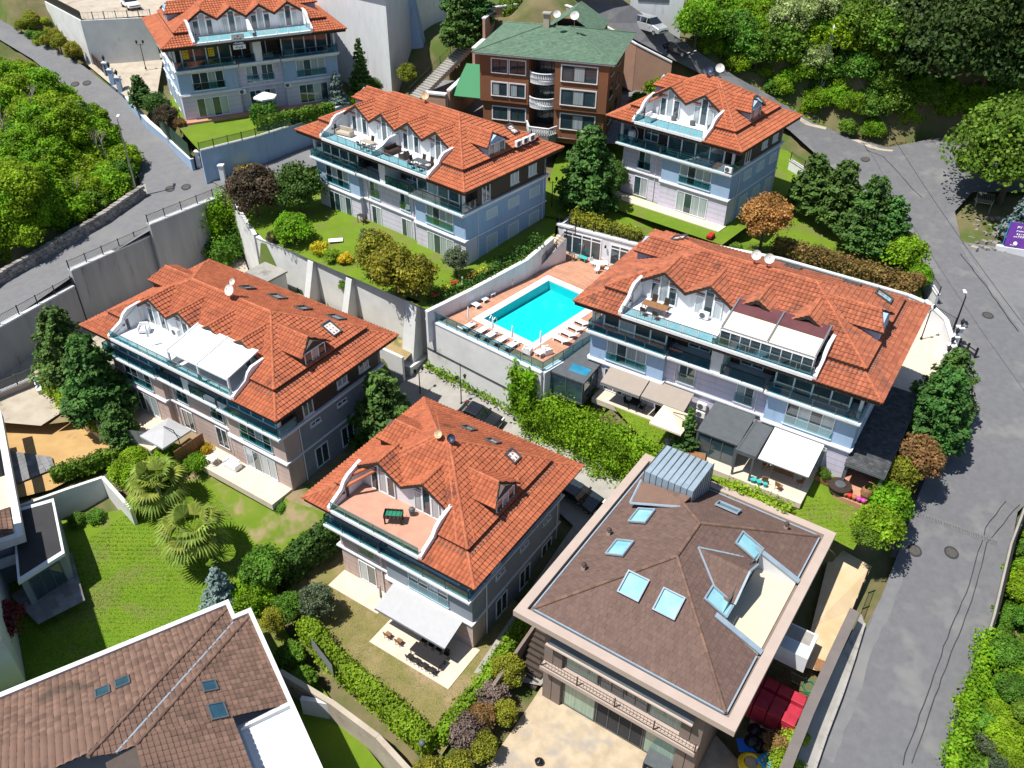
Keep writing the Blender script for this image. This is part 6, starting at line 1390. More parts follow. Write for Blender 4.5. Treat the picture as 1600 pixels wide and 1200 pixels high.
# --- single trees and shrubs: (kind, name, px, py of the foot, height z or None, scale, label, group)
TREES = [
 ('cedar','cedar_tree',165,650,4.8,1.05,'tall dark cedar left of the pink villa with the white pergola',None),
 ('cedar','cedar_tree',118,598,5.3,1.0,'dark cedar below the stained lane wall, farther from the pink villa',None),
 ('cedar2','cedar_tree',192,690,4.4,.62,'low spreading dark conifer beside the grey parasol garden',None),
 ('cedar2','conifer_tree',602,700,4.0,1.2,'green conifer standing between the two pink villas',None),
 ('purple','plum_tree',405,350,12.8,1.25,'purple brown leaved tree beside the yellow bin',None),
 ('round_d','leafy_tree',470,338,13.5,1.15,'dark green round tree at the left end of the upper villa',None),
 ('round_b','leafy_shrub',462,382,13.6,1.1,'bright green shrub hanging over the white buttressed wall',None),
 ('purple','leafy_shrub',432,385,13.0,.35,'small red leaved shrub on the ledge wall end',None),
 ('golden','golden_conifer',588,432,13.7,1.25,'golden green shrub left of its two neighbours over the buttressed wall',None),
 ('golden','golden_conifer',622,462,13.5,1.4,'largest golden green shrub, middle of three over the buttressed wall',None),
 ('golden','golden_conifer',652,468,13.5,1.2,'golden green shrub nearest the pool wall corner',None),
 ('yellow','yellow_shrub',598,388,13.8,1.15,'round yellow shrub against the white villa wall',None),
 ('yellow','yellow_shrub',500,398,13.7,1.0,'yellow shrub at the left end of the terrace lawn edge',None),
 ('lime','yellow_shrub',520,408,13.7,.9,'yellow green shrub on the lawn edge, second from the left end',None),
 ('yellow','yellow_shrub',540,412,13.7,.8,'yellow shrub beside the golden conifers on the lawn edge',None),
 ('olive','olive_tree',577,392,13.7,.75,'grey green small tree among the golden shrubs',None),
 ('olive','olive_tree',713,432,13.9,.95,'small olive tree at the corner by the pool wall',None),
 ('bush3','ivy_shrub',487,425,11.0,.5,'dark drooping shrub on the white wall beside the first buttress',None),
 ('bush3','ivy_shrub',545,450,11.5,.55,'dark green climber below the golden shrubs on the wall',None),
 ('cedar2','conifer_tree',225,170,18.6,.6,'dark conifer behind the lantern gate piers',None),
 ('round_d','leafy_tree',250,185,18.2,.62,'dark green bushy tree beside the first villa corner',None),
 ('purple','leafy_tree',265,205,17.8,.6,'brown purple tree beside the first villa corner',None),
 ('rust','leafy_shrub',283,208,17.8,.45,'reddish shrub in front of the first villa corner',None),
 ('conic','conifer_tree',567,150,18.6,1.5,'tall pointed green conifer between the first villa and the white building',None),
 ('spruce_blue','spruce_tree',528,165,18.6,.95,'pale blue spruce right of the first villa',None),
 ('round_d','leafy_shrub',585,150,18.6,.45,'small dark bush beside the pointed conifer',None),
 ('round_b','leafy_shrub',550,168,18.0,.5,'bright green bush behind the upper villa roof',None),
 ('golden','golden_conifer',637,133,19.6,.75,'small golden cone shaped conifer under the white building',None),
 ('golden','golden_conifer',702,113,20.5,.55,'small yellow green conifer beside the garden steps',None),
 ('cedar','cedar_tree',718,75,24,.85,'dark cedar beside the white building and garden steps',None),
 ('cedar','cedar_tree',742,45,26,.85,'dark cedar at the top edge above the garden steps',None),
 ('cedar','cedar_tree',722,25,27,.9,'dark cedar against the top edge next to the white building',None),
 ('big2','leafy_tree',800,45,25,.6,'green tree behind the peach boundary wall',None),
 ('cedar2','cedar_tree',918,328,14.9,1.35,'big dark conifer between the two upper villas',None),
 ('round_d','leafy_tree',955,300,15.2,.7,'dark bushy tree against the square white villa',None),
 ('bush2','leafy_shrub',1025,150,19.5,.85,'green shrub right of the brown flats',None),
 ('bush3','leafy_shrub',1000,165,19.2,.8,'low green shrub beside the square villa roof',None),
 ('orange','orange_tree',1187,390,14.6,1.12,'round orange leaved tree beside the lawn of the square villa',None),
 ('bush3','leafy_shrub',1150,393,14.9,.4,'small round green bush beside the orange tree',None),
 ('cedar2','conifer_tree',1262,330,14.4,.95,'first conifer of the row along the road bend, nearest the square villa',None),
 ('cedar2','conifer_tree',1302,352,14.0,1.05,'second conifer of the row along the road bend',None),
 ('cedar','conifer_tree',1345,388,13.4,.95,'tallest conifer of the row along the road bend',None),
 ('cedar2','conifer_tree',1378,400,13.0,.95,'last dark conifer of the row along the road bend',None),
 ('round_b','leafy_tree',1405,422,12.4,1.25,'bright green tree at the lower end of the conifer row',None),
 ('round_b','leafy_tree',1430,445,12.0,.75,'small bright green tree by the iron fence on the road',None),
 ('rust','leafy_shrub',1425,455,12.0,.5,'rusty shrub at the end of the roadside hedge',None),
 ('cedar','conifer_tree',1445,700,8.8,.95,'large layered conifer between the slate roof and the road',None),
 ('cedar','conifer_tree',1462,655,9.2,.85,'layered conifer farther up beside the cream drive',None),
 ('rust','rust_tree',1416,752,8.2,1.05,'rust brown round tree at the roadside below the conifer',None),
 ('golden','leafy_tree',1388,772,8.6,.95,'olive yellow shrub between the rust tree and the slate roof',None),
 ('round_b','leafy_shrub',1378,806,8.6,.95,'bright green shrub on the lawn corner by the road',None),
 ('round_b','leafy_shrub',1365,845,8.4,.95,'bright green shrub nearest the brown roofed house on the lawn corner',None),
 ('round','leafy_shrub',1350,855,8.4,.55,'low green shrub at the lawn end beside the brown roofed house',None),
 ('conic','conifer_tree',1070,705,9.8,.92,'narrow pointed conifer between cream parasol and grey pergola',None),
 ('spruce_blue','spruce_tree',350,948,1.3,.98,'pale blue spruce at the top of the bottom left roof',None),
 ('round','leafy_tree',418,915,1.9,.9,'round bright bush behind the blue spruce',None),
 ('bush2','leafy_shrub',392,945,1.3,.75,'green bush between spruce and clipped hedge',None),
 ('round','leafy_tree',455,965,1.1,.6,'dark green bush left of the small olive tree',None),
 ('olive','olive_tree',500,965,1.0,1.05,'small olive tree on the dry lawn',None),
 ('bush2','leafy_shrub',268,735,3.6,.75,'fig like green shrub behind the palms',None),
 ('bush1','leafy_shrub',215,728,3.6,.72,'bright shrub at the end of the yard hedge',None),
 ('bush2','leafy_shrub',205,750,3.4,.7,'broad leaved green shrub in front of the palms wall',None),
 ('bush1','leafy_shrub',235,760,3.3,.6,'green shrub touching the left palm',None),
 ('round_b','leafy_shrub',310,735,4.1,.55,'small green bush between palms and pink villa',None),
 ('yellow','yellow_shrub',324,708,4.5,.7,'yellow leaved shrub by the brown garden screen',None),
 ('bush3','leafy_shrub',152,812,2.8,.42,'small dark bush on the lawn beside the grey wall',None),
 ('bush3','leafy_shrub',122,818,2.7,.42,'dark bush in the annex shade on the lawn',None),
 ('maroon','maple_tree',10,1005,1.8,1.0,'dark red maple in shade at the left edge',None),
 ('golden','golden_conifer',793,1068,1.0,.72,'golden shrub beside the globe lamp by the brown house yard',None),
 ('twig','bare_shrub',770,1105,1.0,.95,'grey brown bare shrub along the yard fence',None),
 ('twig','bare_shrub',735,1158,1.0,1.05,'larger grey bare shrub lower along the yard fence',None),
 ('rust','bare_shrub',752,1136,1.0,.5,'reddish dry shrub between the bare shrubs',None),
 ('golden','golden_conifer',755,1182,1.0,.6,'golden shrub at the yard side of the bare shrubs',None),
 ('golden','golden_conifer',715,1216,1.0,.65,'golden shrub at the bottom edge beside the hedge corner',None),
 ('golden','golden_conifer',668,1222,1.6,.6,'golden shrub at the bottom edge next to the beige wall',None),
 ('golden','golden_conifer',788,1128,1.0,.55,'yellow green shrub facing the sandy front yard',None),
 ('bush3','leafy_shrub',455,1030,.4,.62,'green shrub above the white wall stub',None),
 ('golden','leafy_shrub',432,985,.9,.6,'olive green shrub beside the bottom left parapet',None),
 ('bush3','leafy_shrub',475,1065,.2,.55,'shrub behind the mesh panel near the bottom left parapet',None),
 ('lime','lime_shrub',1240,1165,2.7,1.0,'lime yellow shrub beside the grey capped wall',None),
 ('lime','lime_shrub',1222,1205,2.6,1.1,'lime shrub at the bottom edge beside the footway',None),
 ('plane','plane_tree',1558,326,13.6,1.28,'large bright green tree at the right edge over the road bend',None),
 ('spruce_blue','spruce_tree',1585,370,13.0,1.15,'grey green spruce under the large roadside tree',None),
 ('round_b','leafy_tree',1590,240,17,.9,'green tree behind the large roadside tree at the right edge',None),
 ('bush3','leafy_shrub',1325,205,16.8,.7,'dark verge shrub at the foot of the slope',None),
 ('bush2','leafy_shrub',1362,212,16.2,.7,'green shrub on the dry verge at the road corner',None),
]
for kd, nm, px, py, z, sc, lb, gr in TREES:
    plant(PR[kd], nm, lb, 'shrub' if 'shrub' in nm else 'tree', foot(px, py, z), random.uniform(0, 6.28), sc, gr)
# --- bushes on the left slope, woodland top right, thicket bottom right
def scatter(n, poly, kinds, name, label, group, smin, smax, seed, cat='bush', mind=1.6):
    rl = random.Random(seed); got = []; tries = 0
    from mathutils.geometry import intersect_point_tri_2d
    tri = tessellate_polygon([[Vector((p[0], p[1], 0)) for p in poly]])
    xs = [p[0] for p in poly]; ys = [p[1] for p in poly]
    while len(got) < n and tries < 6000:
        tries += 1; x, y = rl.uniform(min(xs), max(xs)), rl.uniform(min(ys), max(ys))
        if not any(intersect_point_tri_2d(Vector((x, y)), *[Vector(poly[i][:2]) for i in t]) for t in tri): continue
        P = hit(x, y)
        if any((P-q).length < mind for q in got): continue
        got.append(P); plant(PR[rl.choice(kinds)], name, label, cat, P-Vector((0,0,.15)), rl.uniform(0, 6.28), rl.uniform(smin, smax), group)
scatter(120, [(-60,460),(0,425),(80,380),(150,335),(205,288),(188,235),(140,190),(85,140),(40,120),(-60,120)], ['bush1','bush2','bush1','bush2','bush1','bush3'], 'slope_bush', 'bright green bush in the mass covering the left slope', 'bushes on the left slope', .8, 1.2, 5, mind=1.3)
scatter(16, [(25,50),(70,40),(128,95),(120,100),(60,75)], ['bush3','lime','golden'], 'verge_shrub', 'green shrub on the verge below the car park wall', 'shrubs below the car park wall', .45, .8, 6, 'shrub', 1.0)
scatter(75, [(1075,75),(1130,15),(1400,10),(1400,150),(1370,200),(1270,178),(1190,140),(1120,100)], ['big1','big2','big1','pale','big2','bush2'], 'woodland_tree', 'bright green tree on the wooded slope top right', 'trees of the wooded slope', .55, .95, 8, 'tree', 2.6)
scatter(10, [(1395,120),(1600,110),(1640,190),(1420,185)], ['pine'], 'pine_tree', 'dark pine at the top right of the wooded slope', 'dark pines top right', .85, 1.1, 9, 'tree', 4.5)
scatter(40, [(1075,82),(1110,86),(1215,152),(1330,205),(1330,190),(1215,130),(1120,70)], ['bush1','bush2','big2','bush3'], 'verge_bush', 'green bush along the verge of the upper road', 'bushes along the upper road', .6, .95, 12, 'bush', 1.5)
scatter(60, [(1215,140),(1270,165),(1340,185),(1480,205),(1590,190),(1590,150),(1450,160),(1300,140)], ['bush1','bush2','bush3','big2'], 'understorey_bush', 'leafy bush at the foot of the wooded slope', 'bushes at the foot of the wooded slope', .6, 1.0, 10, 'bush', 1.8)
scatter(42, [(1620,840),(1590,880),(1565,985),(1535,1080),(1500,1200),(1640,1220)], ['bush1','bush3','bush3','round','bush2','olive'], 'thicket_bush', 'green bush in the thicket right of the road', 'bushes right of the road', .42, .72, 11, 'bush', 1.2)
# --- hedges
def hedge(label, pts, w, h, mat, leaf=.17, dens=70, drop=0.0, name='hedge', rough=.14, seed=1):
    rng = np.random.default_rng(seed); T = thing(name, label, 'hedge', pts[0]); P = []; N = []; core = MB(); o = Vector(pts[0])
    for p, q in zip(pts, pts[1:]):
        p = Vector(p); q = Vector(q); u = d2(p, q); n = Vector((-u.y, u.x)); L = (q-p).length; hh = h+drop
        for side, area in ((0, L*w), (1, L*hh), (-1, L*hh), (2, w*hh), (-2, w*hh)):
            m = int(area*dens); a = rng.uniform(0, 1, m)
            if side == 0: off = rng.uniform(-.5, .5, m)*w; z = np.full(m, h); nn = np.tile([0,0,1.], (m,1))
            elif abs(side) == 1: off = np.full(m, side*w/2); z = rng.uniform(-drop, h, m); nn = np.tile([n.x*side, n.y*side, .25], (m,1))
            else: a = np.full(m, 1.0 if side > 0 else 0.0); off = rng.uniform(-.5,.5,m)*w; z = rng.uniform(-drop, h, m); sg = 1 if side > 0 else -1; nn = np.tile([u.x*sg, u.y*sg, .2], (m,1))
            base = np.stack([p.x+(q.x-p.x)*a+n.x*off, p.y+(q.y-p.y)*a+n.y*off, p.z+(q.z-p.z)*a+z], 1)
            ns = np.array([noise.noise(Vector(b_)*.9) for b_ in base])[:,None] if m else np.zeros((0,1))
            P.append(base+nn*(ns*rough*2.2+rng.normal(size=(m,1))*rough)); N.append(nn+rng.normal(size=(m,3))*.6)
        i = rough*1.2; nn = n*(w/2-i)
        core.prism([(p.x-nn.x-o.x,p.y-nn.y-o.y),(q.x-nn.x-o.x,q.y-nn.y-o.y),(q.x+nn.x-o.x,q.y+nn.y-o.y),(p.x+nn.x-o.x,p.y+nn.y-o.y)], [p.z-drop-o.z,q.z-drop-o.z,q.z-drop-o.z,p.z-drop-o.z], [p.z+h-i-o.z,q.z+h-i-o.z,q.z+h-i-o.z,p.z+h-i-o.z])
    P = np.concatenate(P)-np.array(o); me = quads_mesh('foliage', P, np.concatenate(N), np.full(len(P), leaf), mat, 1.4, rng)
    ob = bpy.data.objects.new('foliage', me); C.objects.link(ob); ob.parent = T
    core.build('inner_growth', mat, T); return T
hedge('long clipped bright hedge along the beige wall in front of the grey awning', pxs((478,985,1.0),(520,1040,1.0),(590,1100,1.0),(672,1172,1.0)), 1.3, 1.5, 'grass', .16, 110, seed=2)
hedge('clipped bright hedge between the dry lawn and the brown roofed house', pxs((688,1160,1.0),(750,1085,1.0),(800,1010,1.0),(838,958,1.0)), .9, 1.4, 'grass', .16, 110, seed=3)
hedge('tall dark clipped hedge between the two pink villas gardens', pxs((440,905,1.5),(490,862,2.4),(528,832,3.0)), 1.6, 1.7, 'lf_dark', .2, 90, .8, seed=4)
hedge('trimmed yard hedge between sandy yard and grey wall', pxs((85,752,3.4),(140,735,3.4),(190,715,3.4)), .9, 1.3, 'lf_mid', .18, 100, seed=5)
hedge('dark clipped hedge along the first villa front lawn', pxs((405,203,18.6),(455,195,18.7),(520,180,18.8)), 1.1, 1.5, 'lf_mid', .2, 80, seed=6)
hedge('square clipped hedge block by the white parasol', pxs((398,192,18.7),(432,190,18.7)), 2.2, 1.9, 'lf_mid', .2, 80, seed=7)
hedge('golden green hedge on top of the pool house', pxs((898,345,15.2),(945,362,15.2),(1000,378,15.2)), 1.0, 1.1, 'lf_gold', .18, 90, rough=.25, seed=8)
hedge('rust topped hedge behind the long white villa', pxs((1208,392,14.4),(1290,415,13.9),(1370,440,13.2),(1428,458,12.6)), 1.3, 1.5, 'lf_rust', .18, 80, rough=.2, seed=9)
hedge('lime hedge along the back eaves of the brown roofed house', pxs((1120,768,9.2),(1170,785,9.2),(1230,812,9.2)), 1.3, .9, 'lf_lime', .17, 90, rough=.2, seed=10)
hv = [Vector((1.2,62.8,9.2)), Vector((5.4,60.0,9.3)), Vector((9.4,57.0,9.3)), Vector((12.6,54.6,9.2))]
hedge('tall bright ivy covered bank beside the service lane', hv, 1.4, .45, 'lf_bright', .16, 120, 5.0, rough=.4, seed=11)
hedge('flowering planted strip on top of the pool side wall', [at(680,478,13.6)+Vector((-.6,.6,0)), at(760,440,13.9)+Vector((-.6,.6,0)), at(850,385,14.8)+Vector((-.6,.6,0))], .9, .6, 'lf_dark', .16, 70, rough=.3, seed=12)
hedge('ivy curtain on the end of the lane wall beside the hut', pxs((322,335,12.6),(362,305,13.8),(385,318,13.6)), 1.2, .8, 'lf_bright', .22, 60, 6.5, rough=.45, seed=13)
hedge('ivy mat on the slope below the lane wall end', [at(330,395,8.5), at(385,345,10.5)], 3.2, .6, 'lf_mid', .22, 60, 2, rough=.4, seed=14)
hedge('weedy grass strip at the foot of the pool retaining wall', [Vector((-8.4,70.6,6.9)), Vector((-1.5,65.4,6.6)), Vector((2.4,62.5,6.4))], .8, .35, 'grass', .18, 90, rough=.2, seed=15)
hedge('creeper climbing the corner of the pool retaining wall', [at(800,572,12.0), at(836,588,12.2)], .5, .2, 'lf_bright', .22, 50, 5, rough=.3, seed=16)
hedge('trimmed bright hedge along the right side of the road', pxs((1542,1000,5.2),(1522,1080,4.7),(1500,1150,4.1),(1485,1205,3.7)), 1.0, .9, 'lf_bright', .18, 80, rough=.2, seed=17)
hedge('climber row on the wall below the cedars', pxs((75,585,5.4),(110,640,5.0),(160,672,4.6)), 1.3, 1.2, 'lf_bright', .2, 70, rough=.3, seed=18)
for px, py, sc, kd, lb in ((515,815,.35,'lime','low yellow green plant on the earth strip by the pink villa corner'),(440,800,.3,'bush3','small green tuft on the earth strip before the pink villa'),(400,775,.28,'bush3','little green tuft near the pink villa patio')):
    plant(PR[kd], 'garden_plant', lb, 'plant', hit(px, py), 0, sc)
# --- fan palms
def palm(label, P, h, r, seed):
    T = thing('fan_palm', label, 'palm', P, seed, 'fan palms on the lawn'); rl = random.Random(seed)
    b = trunk_mb(h, .22, top=.8); b.build('trunk', 'palebark', T)
    for i in range(34):
        a = i*2.4+rl.uniform(-.2,.2); el = rl.uniform(-.35, 1.1); Ls = r*.5*rl.uniform(.85,1.1); d = Vector((math.cos(a)*math.cos(el), math.sin(a)*math.cos(el), math.sin(el)))
        dr_ = rl.uniform(.2, .55)
        o = Vector((0,0,h)); e = o+d*Ls; b = MB(); b.tube(o, e, .03, 4, .02)
        sd = d.cross(Vector((0,0,1))).normalized(); up = sd.cross(d).normalized(); n = 15
        for k in range(n):
            t = -1.35+2.7*k/(n-1); fd = (d*math.cos(t)+sd*math.sin(t)).normalized(); Lf_ = r*.62*(1-.22*abs(t)/1.35); w = .11
            m_ = e+fd*Lf_*.55+up*.05; tip = e+fd*Lf_*rl.uniform(.85,1.1)-Vector((0,0,dr_*Lf_)); s2 = fd.cross(up).normalized()*w
            b.add([e, m_-s2, tip, m_+s2], [(0,1,2,3)])
        b.build('frond', 'lf_palm', T)
palm('fan palm nearer the lawn, right one of the pair', foot(312,862,3.0), 2.3, 3.0, 3)
palm('fan palm farther left next to the grey wall', foot(255,790,3.3), 2.5, 2.8, 8)
# --- bare trees by the lane
def bare_tree(label, P, h, seed):
    T = thing('bare_tree', label, 'tree', P, 0, 'bare trees by the lane'); rl = random.Random(seed); b = MB()
    def grow(p, d, L, r, lv):
        q = p+d*L; b.tube(p, q, r, 5 if lv > 1 else 4, r*.65, caps=False)
        if lv == 0: return
        for _ in range(rl.choice((2,3))):
            v = (d+Vector((rl.uniform(-.6,.6), rl.uniform(-.6,.6), rl.uniform(-.15,.5)))).normalized(); grow(p.lerp(q, rl.uniform(.6,1)), v, L*rl.uniform(.6,.8), r*.6, lv-1)
    grow(Vector((0,0,-.3)), Vector((.05,0,1)).normalized(), h*.36, .11, 4); b.build('branches', 'palebark', T)
for i, (px, py, h) in enumerate(((172,270,6),(60,200,7),(20,250,8),(120,330,5),(5,330,7))): bare_tree(('leafless pale tree beside the lane lamp post','leafless tree at the top of the left slope','leafless tree at the left edge among bushes','low leafless tree near the rubble wall','leafless tree low at the left edge')[i], foot(px, py), h, i+2)
# --- loose grass on lawns, dry grass on verges
def grass_field(name, label, poly, n, mat, size=.16, seed=1):
    rng = np.random.default_rng(seed); P = []; tri = tessellate_polygon([[Vector((p[0], p[1], 0)) for p in poly]])
    A_ = [abs((Vector(poly[b][:2])-Vector(poly[a][:2])).cross(Vector(poly[c][:2])-Vector(poly[a][:2]))) if False else abs((poly[b][0]-poly[a][0])*(poly[c][1]-poly[a][1])-(poly[c][0]-poly[a][0])*(poly[b][1]-poly[a][1])) for a, b, c in tri]; tot = sum(A_)
    for (a, b, c), ar in zip(tri, A_):
        m = int(n*ar/tot); u = rng.uniform(0,1,(m,2)); f = u.sum(1) > 1; u[f] = 1-u[f]; a_, b_, c_ = [np.array(poly[i][:2]) for i in (a, b, c)]
        P.append(a_+(b_-a_)*u[:,:1]+(c_-a_)*u[:,1:])
    P = np.concatenate(P); Z = FG[np.clip(((P[:,1]-FY[0])/FS).round().astype(int), 0, len(FY)-1), np.clip(((P[:,0]-FX[0])/FS).round().astype(int), 0, len(FX)-1)]
    Q = np.stack([P[:,0], P[:,1], Z+size*.2], 1); N = rng.normal(size=(len(Q),3)); N[:,2] = np.abs(N[:,2])+(.9 if size < .2 else .2)
    me = quads_mesh(name, Q, N, np.full(len(Q), size), mat, 1.0, rng); o = bpy.data.objects.new(name, me); C.objects.link(o); tag(o, label, 'grass'); o['kind'] = 'stuff'
xy = lambda *a: [tuple(at(*p))[:2] for p in a]
grass_field('lawn_grass', 'green grass of the big left lawn', xy((0,900,2.2),(150,830,2.8),(262,760,3.4),(330,765,3.3),(400,860,2.3),(425,930,1.2),(350,945,1.6),(0,1085,1.0)), 30000, 'grass', .085, 3)
grass_field('verge_grass', 'dry grass on the verge at the road bend', xy((1262,180,17.4),(1330,208,16.3),(1385,226,15.7),(1470,208,16.3),(1470,190,17),(1300,160,19)), 14000, 'drygrass', .3, 4)
grass_field('garden_grass', 'thin grass of the dry lawn before the grey awning', xy((500,905,1.0),(470,965,1.0),(560,1060,1.0),(690,1165,1.0),(825,965,1.0)), 16000, 'drygrass', .06, 5)
grass_field('garden_grass', 'green grass of the lawn in front of the long villa', [(9.0,60.5),(11.6,55.6),(25.6,44.8),(28.6,48.6),(25,49)], 9000, 'grass', .08, 6)
grass_field('slope_grass', 'weeds between the bushes of the left slope', xy((-60,470,10.5),(0,430,11.2),(150,340,13),(210,290,14.4),(150,195,17),(40,110,20),(-60,110,22)), 16000, 'grass', .4, 7)
grass_field('wood_undergrowth', 'undergrowth below the trees of the wooded slope', xy((1070,70,25),(1130,5,29),(1600,-10,32),(1600,190,18),(1480,205,16.5),(1330,205,16.6),(1200,140,20.5)), 45000, 'lf_bright', .42, 8)
grass_field('thicket_grass', 'weeds in the thicket right of the road', xy((1620,820,7),(1580,880,6),(1560,980,5),(1500,1200,3.4),(1660,1210,4)), 9000, 'lf_bright', .3, 9)
# ---------------------------------------------------------------- things standing about
def VB_(V, x, y, z): return V.matrix_basis @ Vector((x, y, z))
ORD = ['first', 'second', 'third', 'fourth', 'fifth', 'sixth', 'seventh', 'eighth']
def lounger(label, P, yaw, group):
    T = thing('sun_lounger', label, 'sun lounger', P, yaw, group)
    b = MB(); b.box(-.32,.32,-.95,.35,.30,.36); bevel(b.build('seat', 'plastic_white', T), .03)
    b = MB(); b.slab([(-.32,.35,.36),(.32,.35,.36),(.32,.98,.74),(-.32,.98,.74)], .06); b.build('backrest', 'plastic_white', T)
    for x in (-.28,.28):
        for y in (-.8,.25): b = MB(); b.box(x-.04,x+.04,y-.07,y+.07,.0,.30); b.build('leg', 'plastic_white', T)
def closed_parasol(label, P, h=2.2, group=None, m='plastic_white'):
    T = thing('closed_parasol', label, 'parasol', P, 0, group)
    b = MB(); b.lathe([(.24,0),(.24,.07),(.05,.1)], n=12); b.build('base', 'plastic_white', T); b = MB(); b.tube((0,0,.1),(0,0,h),.022); b.build('pole', 'steel', T)
    b = MB(); b.lathe([(.05,h*.38),(.11,h*.45),(.09,h*.7),(.07,h*.9),(.02,h*1.0)], n=9); b.build('folded_cloth', m, T, smooth=True)
def chair(label, P, yaw, m='plastic_white', group=None, lab2=None):
    T = thing('chair', label, 'chair', P, yaw, group)
    b = MB(); b.box(-.23,.23,-.22,.23,.41,.45); b.build('seat', m, T); b = MB(); b.slab([(-.23,.2,.45),(.23,.2,.45),(.23,.3,.92),(-.23,.3,.92)], .04); b.build('backrest', m, T)
    for x in (-.2,.2):
        for y in (-.19,.2): b = MB(); b.tube((x,y,0),(x*.95,y*.95,.41),.022,5); b.build('leg', m, T)
def table(label, P, yaw, w=1.6, d=.85, m='plastic_white', group=None, h=.74):
    T = thing('table', label, 'table', P, yaw, group); b = MB(); b.box(-w/2,w/2,-d/2,d/2,h-.04,h); bevel(b.build('tabletop', m, T), .02)
    for x in (-w/2+.08,w/2-.08):
        for y in (-d/2+.08,d/2-.08): b = MB(); b.box(x-.03,x+.03,y-.03,y+.03,0,h-.042); b.build('leg', m, T)
def sofa(label, P, yaw, w=1.5, m='plastic_white', group=None):
    T = thing('garden_sofa', label, 'sofa', P, yaw, group); b = MB(); b.box(-w/2,w/2,-.35,.3,.12,.42); bevel(b.build('seat', m, T), .04); b = MB(); b.box(-w/2,w/2,.302,.45,.12,.85); bevel(b.build('backrest', m, T), .04)
    for x in (-w/2-.1, w/2): b = MB(); b.box(x,x+.1,-.35,.45,.05,.62); bevel(b.build('armrest', m, T), .03)
def ac_unit(label, P, yaw, group=None):
    T = thing('air_conditioner', label, 'air conditioner', P, yaw, group); b = MB(); b.box(-.42,.42,-.16,.16,.05,.68); bevel(b.build('casing', 'plastic_white', T), .03)
    b = MB(); b.tube((-.1,-.161,.37),(-.1,-.18,.37),.25,16); b.build('fan_grille', 'greymetal', T); b = MB(); [b.box(x-.03,x+.03,-.15,.15,-.02,.05) for x in (-.3,.3)]; b.pieces('foot', 'iron', T)
def dish(label, P, az, r=.5, m='dish', group=None, h=.9, el=.6):
    T = thing('satellite_dish', label, 'satellite dish', P, az, group)
    b = MB(); b.tube((0,0,-.3),(0,0,h),.03,6); b.build('mast', 'steel', T)
    q = MB(); n = 16; rings = [(0,0),(r*.4,.03),(r*.75,.1),(r,.19)]
    q.lathe([(a+.001,z) for a, z in rings], n=n, caps=False); mt = Matrix.Translation((0,-.1,h)) @ Matrix.Rotation(math.pi/2-el+.0, 4, 'X'); q.xf(mt); q.build('reflector', m, T, smooth=True)
    b = MB(); tip = mt @ Vector((0,0,r*.95)); b.tube(mt @ Vector((0,-r*.9,.15)), tip, .015, 4); b.tube(tip, tip+Vector((0,0,.08)), .04, 6); b.build('feed_arm', 'steel', T)
def double_lamp(label, P, yaw=0, h=3.0, tall=0):
    T = thing('lamp_post', label, 'lamp post', P, yaw); b = MB(); b.lathe([(.13,0),(.12,.15),(.06,.3),(.045,h)], n=8); b.build('post', 'iron', T)
    b = MB(); b.path([(-.42,0,h+.02),(-.3,0,h-.18),(0,0,h-.1),(.3,0,h-.18),(.42,0,h+.02)], .025, 5); b.build('arm', 'iron', T)
    for x in (-.42,.42): b = MB(); b.lathe([(.04,0),(.1,.05),(.15,.3),(.17,.33),(.04,.48)], (x,0,h+.02), 8); b.build('lantern', 'iron', T)
    if tall: b = MB(); b.tube((0,0,h),(0,0,h+tall),.03); b.build('spike', 'iron', T)
def street_lamp(label, P, h, yaw, m='steel'):
    T = thing('street_lamp', label, 'street lamp', P, yaw); b = MB(); b.tube((0,0,-.2),(0,0,h),.11,8,.06); b.build('pole', m, T); b = MB(); b.tube((0,0,h),(.5,0,h+.12),.04,6); b.build('arm', m, T)
    b = MB(); b.slab([(.35,-.16,h+.2),(1.0,-.14,h+.22),(1.0,.14,h+.22),(.35,.16,h+.2)], .1); bevel(b.build('lamp_head', 'plastic_white', T), .03)
